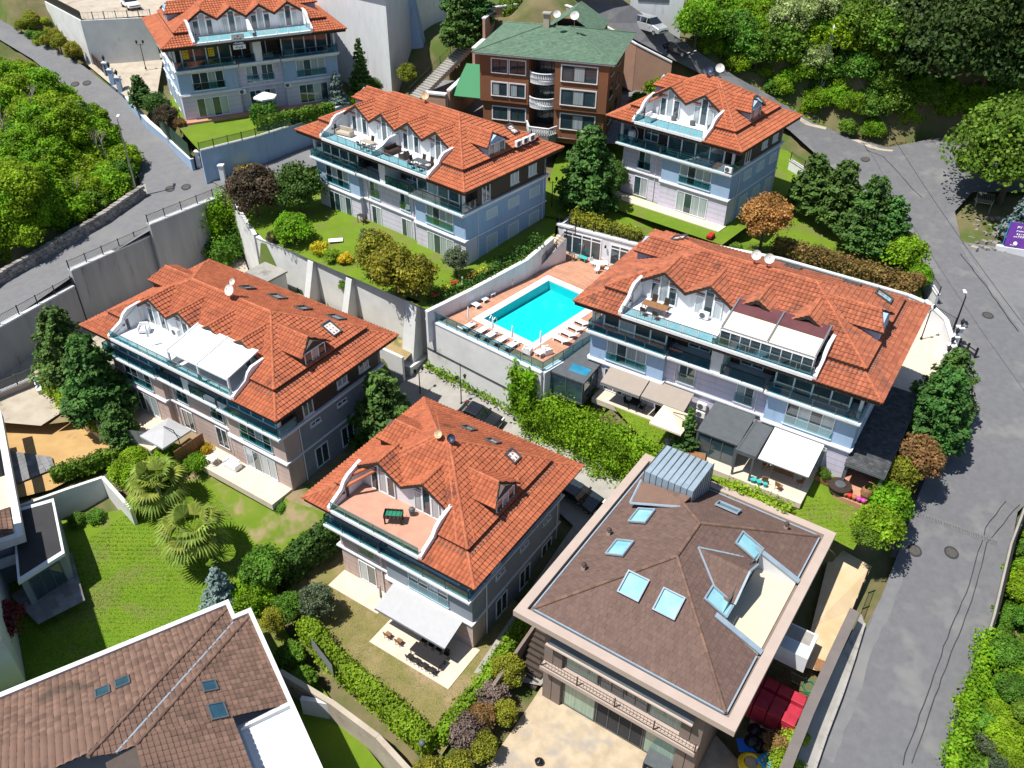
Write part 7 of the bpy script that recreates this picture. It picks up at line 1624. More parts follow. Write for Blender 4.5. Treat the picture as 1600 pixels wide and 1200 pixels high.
def car(label, P, yaw, paint, L=4.4, Wd=1.8, H=1.45, van=False, name='parked_car', cat='car'):
    T = thing(name, label, cat, P, yaw); h = Wd/2
    if van: body = [(-L/2,.35),(-L/2,1.15),(-L/2+.1,1.25),(L/2-1.2,1.25),(L/2-.15,.95),(L/2,.75),(L/2,.35)]; cab = [(-L/2+.02,1.24),(-L/2+.12,H-.08),(L/2-2.0,H-.08),(L/2-1.15,1.24)]
    else: body = [(-L/2,.35),(-L/2,.82),(-L/2+.25,.93),(-L/2+1.0,.96),(L/2-1.35,.94),(L/2-.3,.80),(L/2,.62),(L/2,.35)]; cab = [(-L/2+.45,.94),(-L/2+1.05,H-.06),(L/2-2.15,H-.06),(L/2-1.3,.93)]
    def ext(prof, w0, w1): 
        n = len(prof); q = MB(); zs = [z for _, z in prof]; lo, hi = min(zs), max(zs); ww = [w0+(w1-w0)*(z-lo)/(hi-lo) for z in zs]
        q.add([(x,-w,z) for (x,z), w in zip(prof, ww)]+[(x,w,z) for (x,z), w in zip(prof, ww)], [tuple(range(n)), tuple(range(2*n-1,n-1,-1))]+[(i,n+i,n+(i+1)%n,(i+1)%n) for i in range(n)]); return q
    bevel(ext(body, h, h*.96).build('body', paint, T), .09, 3)
    g = ext(cab, h*.95, h*.78).build('windows', 'carglass', T); bevel(g, .05)
    x0, x1 = cab[1][0], cab[2][0]; b = MB(); b.box(x0-.05,x1+.06,-h*.77,h*.77,H-.10,H); bevel(b.build('roof', paint, T), .05, 2)
    for x in ([x0+.9, x1-.2] if not van else [x0+.1, x0+1.5, x1-.3]):
        for s in (-1,1): b = MB(); b.slab([(x-.05,s*h*.955,.95 if not van else 1.25),(x+.05,s*h*.955,.95 if not van else 1.25),(x+.05,s*h*.785,H-.08),(x-.05,s*h*.785,H-.08)], .03*s); b.build('door_pillar', paint, T)
    for x in (-L/2+.85, L/2-.88):
        for s in (-1,1):
            b = MB(); b.tube((x,s*(h-.22),.33),(x,s*(h+.015),.33),.33,14); wh = b.build('tyre', 'rubber', T); b = MB(); b.tube((x,s*(h+.016),.33),(x,s*(h+.03),.33),.2,10); b.build('rim', 'steel', wh)
    for s in (-1,1):
        b = MB(); b.box(L/2-.14,L/2+.012,s*h*.72-.2,s*h*.72+.2,.62,.76); bevel(b.build('headlight', 'lamp_clear', T), .03); b = MB(); b.box(-L/2-.012,-L/2+.1,s*h*.78-.14,s*h*.78+.14,.68,.86); b.build('tail_light', 'red', T); b = MB(); b.box(L/2-1.75,L/2-1.55,s*(h+.02)-.09,s*(h+.02)+.09,.95,1.08); bevel(b.build('mirror', paint, T), .03)
    b = MB(); b.box(L/2-.02,L/2+.015,-.28,.28,.42,.54); b.build('number_plate', 'plastic_white', T); b = MB(); b.box(L/2-.05,L/2+.01,-.55,.55,.56,.68); b.build('grille', 'rubber', T)
    return T
def ang(a, b): return math.atan2(b.y-a.y, b.x-a.x)
# cars
car('white hatchback parked behind the railing at the top left', at(205,12,26.02), ang(at(190,0,26), at(216,16,26)), 'carwhite', 4.1, 1.75, 1.45)
car('silver passenger van parked on the upper road', at(1014,50,27.0), ang(at(990,42,27), at(1046,58,27)), 'carsilver', 5.0, 1.95, 1.95, True, 'parked_van', 'van')
car('black car parked below the van on the upper road', at(1060,84,24.8), ang(at(1036,80,24.9), at(1076,94,24.7)), 'carblack', 4.4, 1.8, 1.45)
pc = at(906,772,4.6); car('dark blue car at the corner of the square pink villa', Vector((pc.x, pc.y, gz(pc.x, pc.y)+.05)), R(-38), 'cardark', 4.5, 1.82, 1.46)
pc = at(752,652,6.0); car('dark car half hidden behind the square pink villa roof', Vector((pc.x, pc.y, gz(pc.x, pc.y)+.05)), R(-35), 'carblack', 4.5, 1.82, 1.46)
pc = at(1382,186,17.0); car('blue car half hidden in the bushes of the slope', Vector((pc.x, pc.y, 16.9)), R(-20), 'cardark', 4.2, 1.75, 1.45)
for o in [x for x in C.objects if x.type == 'EMPTY' and x.name.startswith(('parked_car', 'parked_van'))]:
    P = o.location; a = o.rotation_euler.z; dx, dy = math.cos(a)*1.6, math.sin(a)*1.6
    if P.z > 22:
        if P.y < 125:
            RP = PATCH; PATCH = [ROAD_UP]; q = patch_z(np.array([P.x+dx, P.x-dx, P.x]), np.array([P.y+dy, P.y-dy, P.y])); PATCH = RP
            if not np.isnan(q).any(): o.location.z = float(q.mean())+.04; o.rotation_euler = (0, -math.atan2(float(q[0]-q[1]), 3.2), a)
        continue
    zf, zb = gz(P.x+dx, P.y+dy), gz(P.x-dx, P.y-dy); zl, zr_ = gz(P.x-dy*.5, P.y+dx*.5), gz(P.x+dy*.5, P.y-dx*.5)
    o.location.z = (zf+zb)/2+.03; o.rotation_euler = (math.atan2(zl-zr_, 1.6), -math.atan2(zf-zb, 3.2), a)
# satellite dishes
dish('larger white satellite dish on the roof ridge above the white pergola', VB_(VC,13.0,7.4,12.6), R(-30), 0.50, group=None); dish('small pale satellite dish above the larger one on the ridge', VB_(VC,13.0,7.9,13.5), R(-30), 0.30, h=.6)
dish('rust stained dish on the pyramid roof above the tiled terrace', VB_(VD,7.9,7.5,13.4), R(-28), 0.34, 'dish_rust', h=.6); dish('navy dish beside the rusty one on the pyramid roof', VB_(VD,8.9,7.7,13.4), R(-12), 0.34, 'dish_navy', h=.5)
dish('left pale dish of the pair on the long villa ridge', VB_(VE,12.3,8.2,12.6), R(-8), 0.42); dish('right pale dish of the pair on the long villa ridge', VB_(VE,13.4,8.2,12.6), R(-8), 0.42)
dish('round rusty dish on the ridge of the villa above the buttressed wall', VB_(VB,12.7,7.8,12.8), R(-15), 0.42, 'dish_rust', h=.8)
dish('dark dish on the square white villa roof', VB_(VF,8.0,7.2,13.1), R(-10), 0.44, 'dish_navy', h=.8); dish('pale mesh dish on the square white villa roof', VB_(VF,9.0,7.6,13.1), R(-5), 0.48, 'dish', h=1.1)
gm = GT.matrix_basis; dish('left white dish on the green roof', gm @ Vector((GW*.52,4.4,11.0)), R(-10), 0.44, h=1.4); dish('right white dish on the green roof', gm @ Vector((GW*.66,4.4,11.0)), R(-10), 0.52, h=1.4)
for i in range(3): ac_unit(f'white air conditioner on the roof edge, {ORD[i]} from the front', VB_(VB, iB['W']-1.75, iB['D']-5.4+i*1.1, 10.2), VB.rotation_euler.z+math.pi/2, 'roof edge air conditioners')
for V, x, y, z, lb in ((VE,12.1,1.7,1.6,'upper air conditioner on the wall beside the beige awning'),(VE,12.1,1.7,.75,'lower air conditioner on the wall beside the beige awning'),(VA,8.6,1.65,2.2,'air conditioner on the white wall above the white parasol'),(VA,14.4,1.65,2.3,'air conditioner on the white wall nearer the hedge'),(VE,iE['x0']+5.9,3.5,9.15,'air conditioner standing on the long villa roof terrace'),(VC,iC['x0']+5.2,3.4,9.7,'air conditioner on the white roof terrace'),(VF,15.0,1.0,6.2,'air conditioner at the corner balcony of the square white villa')):
    ac_unit(lb, VB_(V, x, y-.15, z), V.rotation_euler.z)
# roof windows
for V, inf, L_ in ((VC, iC, ((17.5,11.2,'back',.9,1.1),(14,11.4,'back',1.3,1.1),(11,10.6,'back',.8,1.1),(20.5,12.2,'back',1.3,1.0),(21.6,10.4,'right',.9,1.4))), (VB, iB, ((21.4,11.4,'right',.8,1.2),)), (VE, iE, ((22.2,12.1,'right',.8,1.3),(4.3,11.6,'left',.9,1.2),(14.5,12.6,'back',1.2,1.0),(19.5,13,'back',1.2,1.0))), (VD, iD, ((10.2,11.2,'back',.9,.9),(7.4,11.8,'back',.9,.9),(12.3,10.8,'right',.8,.9))), (VF, iF, ((13.1,9.7,'right',.7,1.1),))):
    for x, y, f_, w_, h_ in L_: skylight(V, inf, x, y, w_, h_, f_, glass=random.choice(['skyglass', 'lamp_clear', 'skyglass']))
# pool furniture
def dk(u_, v_): q = pl0+Vector((pu.x*u_+pv_.x*v_, pu.y*u_+pv_.y*v_, 0)); return Vector((q.x, q.y, PZ+.02))
pz_ = math.atan2(pu.y, pu.x)
for i, (px, py) in enumerate(((738,477),(750,468),(761,459),(774,450))):
    lounger(f'white sun lounger by the garden wall, {ORD[i]} from the glass railing', at(px,py,PZ)+Vector((0,0,.02)), pz_+R(90), 'sun loungers by the pool')
for i, (px, py) in enumerate(((750,522),(764,529),(780,537),(797,545),(730,515))):
    lounger(f'white sun lounger behind the glass railing of the tall wall, {ORD[(i+1)%5]} from the garden wall', at(px,py,PZ)+Vector((0,0,.02)), pz_+R(180), 'sun loungers by the pool')
for i, (px, py) in enumerate(((878,535),(889,526),(900,517),(910,508))):
    lounger(f'white sun lounger on the villa side of the pool, {ORD[i]} from the corner armchairs', at(px,py,PZ)+Vector((0,0,.02)), pz_-R(90), 'sun loungers by the pool')
for i, (px, py, lb) in enumerate(((782,436,'beside the stair end loungers'),(806,424,'beside the white sofa set'),(732,510,'standing alone on the boards left of the pool'),(770,526,'at the ladder end of the pool'),(800,540,'between the loungers along the railing'),(844,548,'at the corner armchairs'),(723,462,'at the wall end of the lounger row'))):
    closed_parasol('closed white parasol '+lb, at(px,py,PZ)+Vector((0,0,.02)), 2.2, 'closed pool parasols')
sofa('white sofa of the pool seating group by the wall', at(798,434,PZ)+Vector((0,0,.02)), pz_+R(90), 1.5); sofa('white armchair of the seating group near the stair', at(814,428,PZ)+Vector((0,0,.02)), pz_+R(0), .7); sofa('white armchair of the seating group near the pool', at(797,444,PZ)+Vector((0,0,.02)), pz_+R(200), .7); table('low white table of the pool seating group', at(806,438,PZ)+Vector((0,0,.02)), pz_, .7, .7, h=.42)
for i, (px, py, a, lb) in enumerate(((824,552,200,'left'),(855,552,160,'right'))): sofa(f'white armchair in the terrace corner, {lb} of the small table', at(px,py,PZ)+Vector((0,0,.02)), pz_+R(a), .6)
table('small white table in the pool terrace corner', at(842,557,PZ)+Vector((0,0,.02)), pz_, .8, .6, h=.5)
table('white dining table by the pool house', at(938,420,PZ)+Vector((0,0,.02)), pz_+R(40), 1.5, .8)
for i, (px, py, a) in enumerate(((926,416,80),(944,414,170),(932,427,10),(948,425,-80))): chair(f'white chair at the pool house table, {ORD[i]} from the stair side', at(px,py,PZ)+Vector((0,0,.02)), pz_+R(a), group='pool house chairs')
table('teal covered table in front of the pool house doors', at(910,408,PZ)+Vector((0,0,.02)), pz_, 1.1, .6, 'teal', h=.5); table('small grey clothes rack by the pool house doors', at(893,407,PZ)+Vector((0,0,.02)), pz_, .6, .5, 'steel', h=.9)
# roof terrace furniture
fz = VB_(VD, 7.6, 1.9, 9.12); T = thing('table_football', 'table football game with green pitch on the tiled terrace', 'table football', fz, VD.rotation_euler.z+.5)
b = MB(); b.box(-.7,.7,-.38,-.34,.6,.95); b.box(-.7,.7,.34,.38,.6,.95); b.box(-.7,-.66,-.339,.339,.6,.95); b.box(.66,.7,-.339,.339,.6,.95); b.pieces('side_board', 'rattan', T); b = MB(); b.box(-.66,.66,-.34,.34,.72,.76); b.build('pitch', 'hose_green', T)
for x in (-.62,.62):
    for y in (-.3,.3): b = MB(); b.box(x-.05,x+.05,y-.05,y+.05,0,.6); b.build('leg', 'iron', T)
for i in range(4): b = MB(); b.tube((-.45+.3*i,-.6,.88),(-.45+.3*i,.6,.88),.015); b.build('rod', 'steel', T)
T = thing('bin', 'round grey bin by the terrace doors', 'bin', VB_(VD,8.3,3.2,9.12)); b = MB(); b.lathe([(.18,0),(.24,.5),(.26,.55),(.2,.7),(.03,.78)], n=12); b.build('drum', 'greymetal', T)
y_ = VB.rotation_euler.z
sofa('dark rattan sofa on the roof terrace behind the glass', VB_(VB,13.2,2.2,9.13), y_+R(90), 1.6, 'rattan'); sofa('dark rattan armchair on the roof terrace', VB_(VB,15.0,2.0,9.13), y_-R(90), .7, 'rattan'); table('glass topped dark table on the right roof terrace', VB_(VB,18.0,1.5,9.13), y_, 1.7, .85, 'greymetal')
for i, (x, y, a) in enumerate(((17.4,.75,180),(18.5,.75,180),(17.4,2.3,0),(18.5,2.3,0),(19.3,1.5,-90),(16.8,1.5,90))): chair(f'dark chair at the right roof terrace table, {ORD[i]} going round it', VB_(VB,x,y,9.13), y_+R(a), 'rattan', 'roof terrace chairs')
table('weathered wooden table on the left roof terrace', VB_(VB,10.2,1.5,9.13), y_, 1.7, .8, 'concrete_warm'); sofa('covered grey sofa at the left end of the roof terrace', VB_(VB,5.6,2.3,9.13), y_+R(10), 1.8, 'concrete_warm')
for i, (x, y, a) in enumerate(((9.8,.8,180),(10.7,.8,180),(9.8,2.3,0))): chair(f'dark chair at the weathered terrace table, {ORD[i]} of three', VB_(VB,x,y,9.13), y_+R(a), 'iron', 'weathered table chairs')
y_ = VE.rotation_euler.z; table('brown table on the long villa roof terrace', VB_(VE,6.6,2.0,9.13), y_, 2.2, .9, 'teak')
for i, (x, y, a) in enumerate(((6.0,3.0,0),(7.1,3.0,0),(6.0,1.1,180),(7.1,1.1,180))): chair(f'brown chair at the long villa terrace table, {ORD[i]} of four', VB_(VE,x,y,9.13), y_+R(a), 'rattan', 'long villa terrace chairs')
y_ = VC.rotation_euler.z; sofa('white wicker armchair on the white roof terrace', VB_(VC,6.0,2.5,9.13), y_+R(40), .8); closed_parasol('closed white parasol on the white roof terrace', VB_(VC,8.2,1.4,9.13), 2.2)
sofa('white sofa on the square white villa roof terrace', VB_(VF,4.8,1.6,9.13), VF.rotation_euler.z+R(90), 1.2)
for i, x in enumerate((6.6, 8.9, 11.0)): b = MB(); b.box(-.22,.22,-.2,.2,0,.5); o = b.build('planter', 'greymetal', None); o.location = VB_(VF, x, 3.3, 9.13); o.rotation_euler = (0,0,VF.rotation_euler.z); tag(o, f'grey planter box by the terrace doors, {ORD[i]} from the left', 'planter', 'terrace planters')
# hanging egg chair
def egg_chair(label, P, yaw, m):
    T = thing('egg_chair', label, 'chair', P, yaw); b = MB()
    b.path([(.0+.75*math.sin(t), .55*math.cos(t)*0-.0, .95-.9*math.cos(t)) for t in np.linspace(-.4, 3.3, 14)], .035, 5); b.build('frame', m, T); b = MB(); b.lathe([(.02,.25),(.35,.35),(.48,.7),(.42,1.1),(.3,1.3)], n=10, caps=False); b.build('basket', m, T); b = MB(); b.lathe([(.4,0),(.42,.05),(.02,.08)], n=12); b.build('base', m, T)
egg_chair('white hanging egg chair on the corner balcony', VB_(VF,2.4,1.9,6.12), VF.rotation_euler.z, 'plastic_white')
pe = VB_(VE,26.6,-.1,.04); egg_chair('tan egg chair on the boards under the slate roof', Vector((pe.x,pe.y,10.04)), R(-30), 'teak')
T = thing('fire_table', 'round dark fire table under the slate roof edge', 'table', VB_(VE,24.0+.6,-.1,.04)); b = MB(); b.lathe([(.75,0),(.8,.1),(.75,.16),(.72,.4),(.9,.46),(.9,.55),(.45,.57)], n=20); b.build('drum', 'rattan', T); b = MB(); b.lathe([(.42,.575),(.4,.66),(.02,.68)], n=16); b.build('lid', 'greymetal', T)
# patios and parasols
b = MB(); b.box(8.0,15.6,-2.6,1.5,-.6,.06); b.build('patio', 'cream_stone', VD); b = MB(); b.box(1.5,6.8,-.2,1.8,-.6,.05); b.build('patio', 'cream_stone', VD)
b = MB(); b.box(13.6,23.8,-1.0,1.5,-.6,.05); b.build('patio', 'cream_stone', VC); b = MB(); b.box(0.5,9.5,-2.2,1.5,-.6,.05); b.build('patio', 'cream_stone', VC)
b = MB(); b.box(1.0,24.2,-.6,1.6,-.5,.04); b.build('patio', 'cream_stone', VB); b = MB(); b.box(1.0,15.5,-.2,1.5,-.5,.04); b.build('patio', 'cream_stone', VF); b = MB(); b.box(1.0,21.5,.2,1.6,-.5,.04); b.build('patio', 'deck_tile', VA)
y_ = VD.rotation_euler.z; table('long black dining table on the patio under the grey awning', VB_(VD,12.8,-1.4,.06), y_, 2.8, .9, 'iron')
for i in range(8): chair(f'black patio chair at the long table, {ORD[i]} from the lawn side', VB_(VD,11.7+(i%4)*.72,-2.15 if i < 4 else -.6,.06), y_+(math.pi if i < 4 else 0), 'iron', 'black patio chairs')
for i, x in enumerate((9.0, 10.1)): chair(f'wooden patio chair under the awning, {ORD[i]} from the left', VB_(VD,x,-1.5,.06), y_+math.pi, 'teak', 'wooden patio chairs')
closed_parasol('closed grey cantilever parasol against the pink wall', VB_(VD,6.6,.6,.05), 2.6, None, 'awning_grey')
def open_parasol(label, P, w, h, m, yaw=0, n=4, mast=True):
    T = thing('open_parasol', label, 'parasol', P, yaw); b = MB()
    pts = [(w*math.cos(2*math.pi*(i+.5)/n), w*math.sin(2*math.pi*(i+.5)/n), h) for i in range(n)]
    for i in range(n): b.add([pts[i], pts[(i+1)%n], (0,0,h+.55)], [(0,1,2)])
    for i in range(n): b.add([pts[i], pts[(i+1)%n], (*pts[(i+1)%n][:2], h-.18), (*pts[i][:2], h-.18)], [(0,1,2,3)])
    b.build('canopy', m, T); b = MB(); b.tube((0,0,0),(0,0,h+.6),.035); b.build('pole', 'iron', T); b = MB(); b.lathe([(.4,0),(.4,.08),(.05,.12)], n=10); b.build('base', 'concrete', T)
    if mast: b = MB(); b.path([(w*.8,0,0),(w*.8,0,h+.2),(w*.6,0,h+.9),(.0,0,h+.75)], .04, 6); b.build('side_mast', 'iron', T)
    for i in range(n): b = MB(); b.tube((0,0,h+.5), (pts[i][0],pts[i][1],h-.02), .018, 4); b.build('rib', 'iron', T)
open_parasol('grey square parasol in the garden of the pink villa', VB_(VC,11.4,-1.4,0), 2.2, 2.5, 'awning_grey', VC.rotation_euler.z, mast=True)
open_parasol('cream square parasol on the long villa lawn', at(1045,690,9.95), 2.0, 2.4, 'awning_cream', VE.rotation_euler.z, mast=True)
open_parasol('white six sided parasol on the first villa lawn', VB_(VA,10.9,-.6,0), 1.5, 2.3, 'awning_white', 0, 6, False)
# garden bits along villa E
y_ = VE.rotation_euler.z
for i, (x, y, a) in enumerate(((19.4,-2.6,200),(20.6,-2.7,160),(19.0,-1.0,60),(21.8,-1.4,-60))): chair(f'folding wooden chair under the white awning, {ORD[i]} from the left', VB_(VE,x,y,.06), y_+R(a), 'teak', 'folding chairs under the white awning')
table('round edged wooden table under the white awning', VB_(VE,20.4,-1.2,.06), y_, 1.6, .9, 'teak'); table('teak garden table beside the narrow conifer', at(1085,722,9.7), y_+.3, 1.6, 1.0, 'teak'); table('metal bistro table under the beige awnings', VB_(VE,6.5,.3,.06), y_, .9, .9, 'iron')
for i, (x, y, a) in enumerate(((5.8,.3,90),(7.2,.3,-90),(8.6,.5,20))): chair(f'metal chair under the beige awnings, {ORD[i]} from the glasshouse', VB_(VE,x,y,.06), y_+R(a), 'iron', 'metal chairs under the beige awnings')
T = thing('planter', 'wooden planter with leafy shrub at the wall corner by the lawn', 'planter', VB_(VE,23.2,.2,.05), y_); b = MB(); b.box(-.6,.6,-.3,.3,0,.5); b.build('box', 'teak', T); o = bpy.data.objects.new('foliage', PR['yellow'][0].copy()); o.data.materials[0] = MATS['lf_mid']; C.objects.link(o); o.parent = T; o.scale = (.55,.55,.6); o.location = (0,0,.4)
for i in range(3):
    T = thing('plant_pot', f'teal glazed pot on the patio edge, {ORD[i]} from the louvred roof', 'pot', VB_(VE,18.6+i*.5,-3.0,.06), 0, 'teal pots'); b = MB(); b.lathe([(.16-.03*i,0),(.25-.04*i,.3),(.27-.04*i,.36),(.2-.04*i,.36)], n=12); b.build('pot', 'teal', T)
for i, mm in enumerate(('terracotta','flower_red','terracotta','flower_pink','flower_pink')):
    T = thing('flower_pot', f'small flower pot on the boards under the slate roof, {ORD[i]} from the fire table', 'flower pot', VB_(VE,25.2+i*.35,-.6,.03), 0, 'flower pots'); b = MB(); b.lathe([(.1,0),(.15,.22),(.12,.22)], n=8); b.build('pot', 'terracotta', T); b = MB(); b.lathe([(.08,.2),(.22,.3),(.2,.42),(.05,.5)], n=7); b.build('blooms', mm, T)
# flowers along the pool wall strip
rl = random.Random(5); k = 0
for i, (px, py) in enumerate(((742,428),(735,432),(756,424),(708,443),(695,452),(680,462))):
    T = thing('flower_clump', f'clump of {"red" if i % 2 else "orange"} flowers on the planted strip, {ORD[i]} from the stair end', 'flowers', at(px,py,14.3), 0, 'flower clumps'); b = MB()
    for _ in range(14): x, y, z = rl.uniform(-.4,.4), rl.uniform(-.3,.3), rl.uniform(-.1,.3); b.tube((x,y,z),(x,y,z+.05),.09,6)
    b.build('blooms', 'flower_red' if i % 2 else 'yellow', T, kind='stuff')
# lamps
double_lamp('double black lamp post beside the pool retaining wall', hit(721,636), R(20), 3.0, 1.8); double_lamp('double black lamp post at the big buttress foot', Vector((-9.0,67.6,5.3)), R(40), 3.0)
double_lamp('double black lamp post on the cream drive by the white wall', at(1439,530,10.9), R(30), 3.3); double_lamp('double black lamp post below the car park wall', at(228,108,20.2), R(10), 3.4); double_lamp('double black lamp post behind the dark conifer', at(862,325,15.0), R(10), 3.2)
street_lamp('tall street lamp at the lane bend beside the bushes', at(214,302,14.3), 8.8, R(100)); street_lamp('black street lamp at the right road edge', at(1491,512,10.9), 3.6, R(80), 'iron'); street_lamp('short lamp among the conifers on the road bend', at(1403,372,12.9), 2.6, R(60), 'iron')
for px, py, z, lb in ((795,1060,1.0,'golden shrub beside the brown house'),(662,1190,1.4,'bottom hedge corner')):
    T = thing('globe_lamp', 'grey globe garden lamp at the '+lb, 'lamp', at(px,py,z)); b = MB(); b.tube((0,0,0),(0,0,2.0),.04); b.build('post', 'iron', T); b = MB(); b.lathe([(.03,2.0),(.2,2.08),(.24,2.25),(.18,2.42),(.02,2.48)], n=12); b.build('globe', 'greymetal', T, smooth=True)
# lattice mast on the slope
mf = hit(1272,184); T = thing('lattice_mast', 'grey lattice mast standing on the wooded slope', 'mast', mf, .4); H_ = 9.6; b = MB()
for sx in (-1,1):
    for sy in (-1,1): b.tube((sx*.35,sy*.35,-.5),(sx*.12,sy*.12,H_),.04,4)
b.pieces('leg', 'steel', T); b = MB()
for i in range(12):
    z0, z1 = H_*i/12, H_*(i+1)/12; w0, w1 = .35-.23*i/12, .35-.23*(i+1)/12
    for (ax, ay), (cx_, cy_) in (((-1,-1),(1,-1)),((1,-1),(1,1)),((1,1),(-1,1)),((-1,1),(-1,-1))): b.tube((ax*w0,ay*w0,z0),(cx_*w1,cy_*w1,z1),.02,3)
b.build('bracing', 'steel', T); b = MB(); b.lathe([(.1,H_),(.14,H_+.3),(.05,H_+.6)], n=8); b.build('lamp_head', 'plastic_white', T)
# yellow skip, notices, banner
T = thing('skip_container', 'yellow waste container on the driveway by the gate', 'container', at(378,272,14.75), R(-20)); b = MB(); b.add([(-.9,-.6,0),(.9,-.6,0),(.9,.6,0),(-.9,.6,0),(-1.2,-.75,1.0),(1.2,-.75,1.0),(1.2,.75,1.0),(-1.2,.75,1.0)], [(0,3,2,1),(0,1,5,4),(1,2,6,5),(2,3,7,6),(3,0,4,7)]); b.build('body', 'bin_yellow', T); b = MB(); b.slab([(-1.22,-.78,1.04),(1.22,-.78,1.04),(1.22,.78,1.16),(-1.22,.78,1.16)], .06); b.build('lid', 'bin_yellow', T)
def text_obj(n, parent, loc, rot, size, m, name='lettering'):
    "a line of small print, too small to read in the photograph: n uneven strokes"
    b = MB(); rl = random.Random(n); x = -n*size*.29
    for i in range(n):
        w = size*rl.uniform(.3, .5); h = size*rl.choice((.5, .5, .72)); b.box(x, x+size*.1, 0, h, 0, .004); b.box(x+size*.101, x+w, rl.choice((0, h*.45, h*.8)), h if rl.random() < .4 else h*.95, 0, .004); x += size*.58
    o = b.build(name, m, parent, kind='stuff'); o.location = loc; o.rotation_euler = rot; return o
for i, x in enumerate((2.75, 5.75)):
    T = thing('notice', f'yellow paper notice in the upper window of the first villa, {ORD[i]} from the left', 'notice', VB_(VA, x, 1.60, 7.2), VA.rotation_euler.z); b = MB(); b.box(-.35,.35,0,.02,0,1.0); b.build('sheet', 'yellow', T)
    for j, (s, sz) in enumerate(((7, .17), (5, .17), (6, .14))): text_obj(s, T, (0,-.01,.72-.28*j), (R(90),0,0), sz, 'iron')
T = thing('estate_banner', 'white and navy hanging banner on the first villa terrace rail', 'banner', VB_(VA, 8.9, -.12, 8.1), VA.rotation_euler.z); b = MB(); b.box(-.75,.75,0,.02,.95,1.75); b.build('upper_field', 'plastic_white', T); b = MB(); b.box(-.75,.75,0,.02,.5,.949); b.build('middle_field', 'dish_navy', T); b = MB(); b.box(-.75,.75,0,.02,0,.499); b.build('lower_field', 'plastic_white', T); text_obj(5, T, (0,-.012,1.08), (R(90),0,0), .3, 'dish_navy'); text_obj(7, T, (0,-.012,.6), (R(90),0,0), .3, 'plastic_white'); text_obj(5, T, (0,-.012,.12), (R(90),0,0), .3, 'dish_navy'); b = MB(); b.tube((0,0,1.5),(0,-.02,1.5),.1,10); b.build('emblem', 'red', T)
ba, bb = at(1566,394,12.3), at(1640,408,12.1); T = thing('advertising_banner', 'purple advertising banner with white lines on a white plinth at the right edge', 'banner', ba, ang(ba, bb)); b = MB(); b.box(-.8,8,-.25,.25,-.5,.75); b.build('plinth', 'white', T); b = MB(); b.add([(-.1,-.1,.8),(8,-.1,.8),(8,.5,3.4),(-.1,.5,3.4),(-.1,0,.8),(8,0,.8),(8,.6,3.4),(-.1,.6,3.4)], [(0,1,2,3),(7,6,5,4),(0,3,7,4),(3,2,6,7)]); b.build('sheet', 'purple', T)
rx = math.atan2(2.6, .6)
for j, (s, sz, f) in enumerate(((6, .55, .78), (9, .36, .64), (8, .36, .52), (10, .36, .40))): text_obj(s, T, (1.6, -.12+.6*f, .8+2.6*f), (rx,0,0), sz, 'plastic_white')
b = MB(); b.tube((.9,-.04,1.25),(.9,-.08,1.28),.2,12); b.build('emblem', 'plastic_white', T); text_obj(5, T, (.8,-.11,.95), (rx,0,0), .24, 'plastic_white')
b = MB(); [b.tube((x,.35,-.5),(x,.62,3.5),.05) for x in (-.15,3,6)]; b.pieces('support', 'skyblue', T)
# roadside shelter with ribbed roof beside it
sp = at(1530,335,13.2); T = thing('lean_to_shelter', 'small ribbed metal shelter beside the rubble at the bend', 'shelter', sp, R(-25)); b = MB(); b.slab([(-.9,-1.1,1.9),(.9,-1.1,1.9),(.9,1.1,2.3),(-.9,1.1,2.3)], .05); b.build('roof', 'steel', T); b = MB(); [b.box(x-.02,x+.02,-1.1,1.1,2.0,2.33) for x in np.linspace(-.85,.85,9)]; b.pieces('roof_rib', 'steel', T); b = MB(); [b.tube((x,y,-.3),(x,y,2.1),.04) for x in (-.8,.8) for y in (-1,1)]; b.pieces('post', 'steel', T)
rl = random.Random(9); b = MB(); o0 = at(1540,365,12.6)
for i in range(70):
    P = hit(1510+rl.uniform(0,60), 345+rl.uniform(0,50)); s = rl.uniform(.12,.38); b.obox((P.x,P.y), (math.cos(i),math.sin(i)), (-math.sin(i),math.cos(i)), s, s*.7, P.z-.1, P.z+s)
o = b.build('rubble_heap', 'rubble', None); tag(o, 'heap of broken stones beside the purple banner', 'rubble'); o['kind'] = 'stuff'
# things in the side yard of the brown roofed house
rl = random.Random(2)
for i in range(12):
    r_, c_ = divmod(i, 4); P = at(1196,1128,2.5)+Vector((.8,-.55,0))*(c_*1.02-1.6)+Vector((.55,.83,0))*(r_*.95)
    T = thing('crate', f'red plastic crate of the stack by the grey wall, {["front","middle","back"][r_]} row, {ORD[c_]} from the left', 'crate', P, R(-33), 'stacked red crates'); hgt = 1.7-.25*(r_ % 2)
    b = MB(); b.box(-.46,.46,-.42,.42,0,hgt); bevel(b.build('body', 'crate_red', T), .04)
    for z in np.arange(.35, hgt, .35): b = MB(); b.box(-.475,.475,-.435,.435,z-.03,z+.03); b.build('rim', 'crate_red', T)
def sack(label, P, s, m, seed, group=None):
    bm = bmesh.new(); bmesh.ops.create_icosphere(bm, subdivisions=3, radius=s)
    for v in bm.verts: n_ = noise.noise(v.co*3/s*.5+Vector((seed,0,0))); v.co *= 1+.28*n_; v.co.z = max(v.co.z*.75, -s*.45)
    top = max(bm.verts, key=lambda v: v.co.z); top.co.z += s*.5
    me = bpy.data.meshes.new('sack'); bm.to_mesh(me); bm.free(); o = link('rubbish_sack', me, m, smooth=True); o.location = P; tag(o, label, 'sack', group)
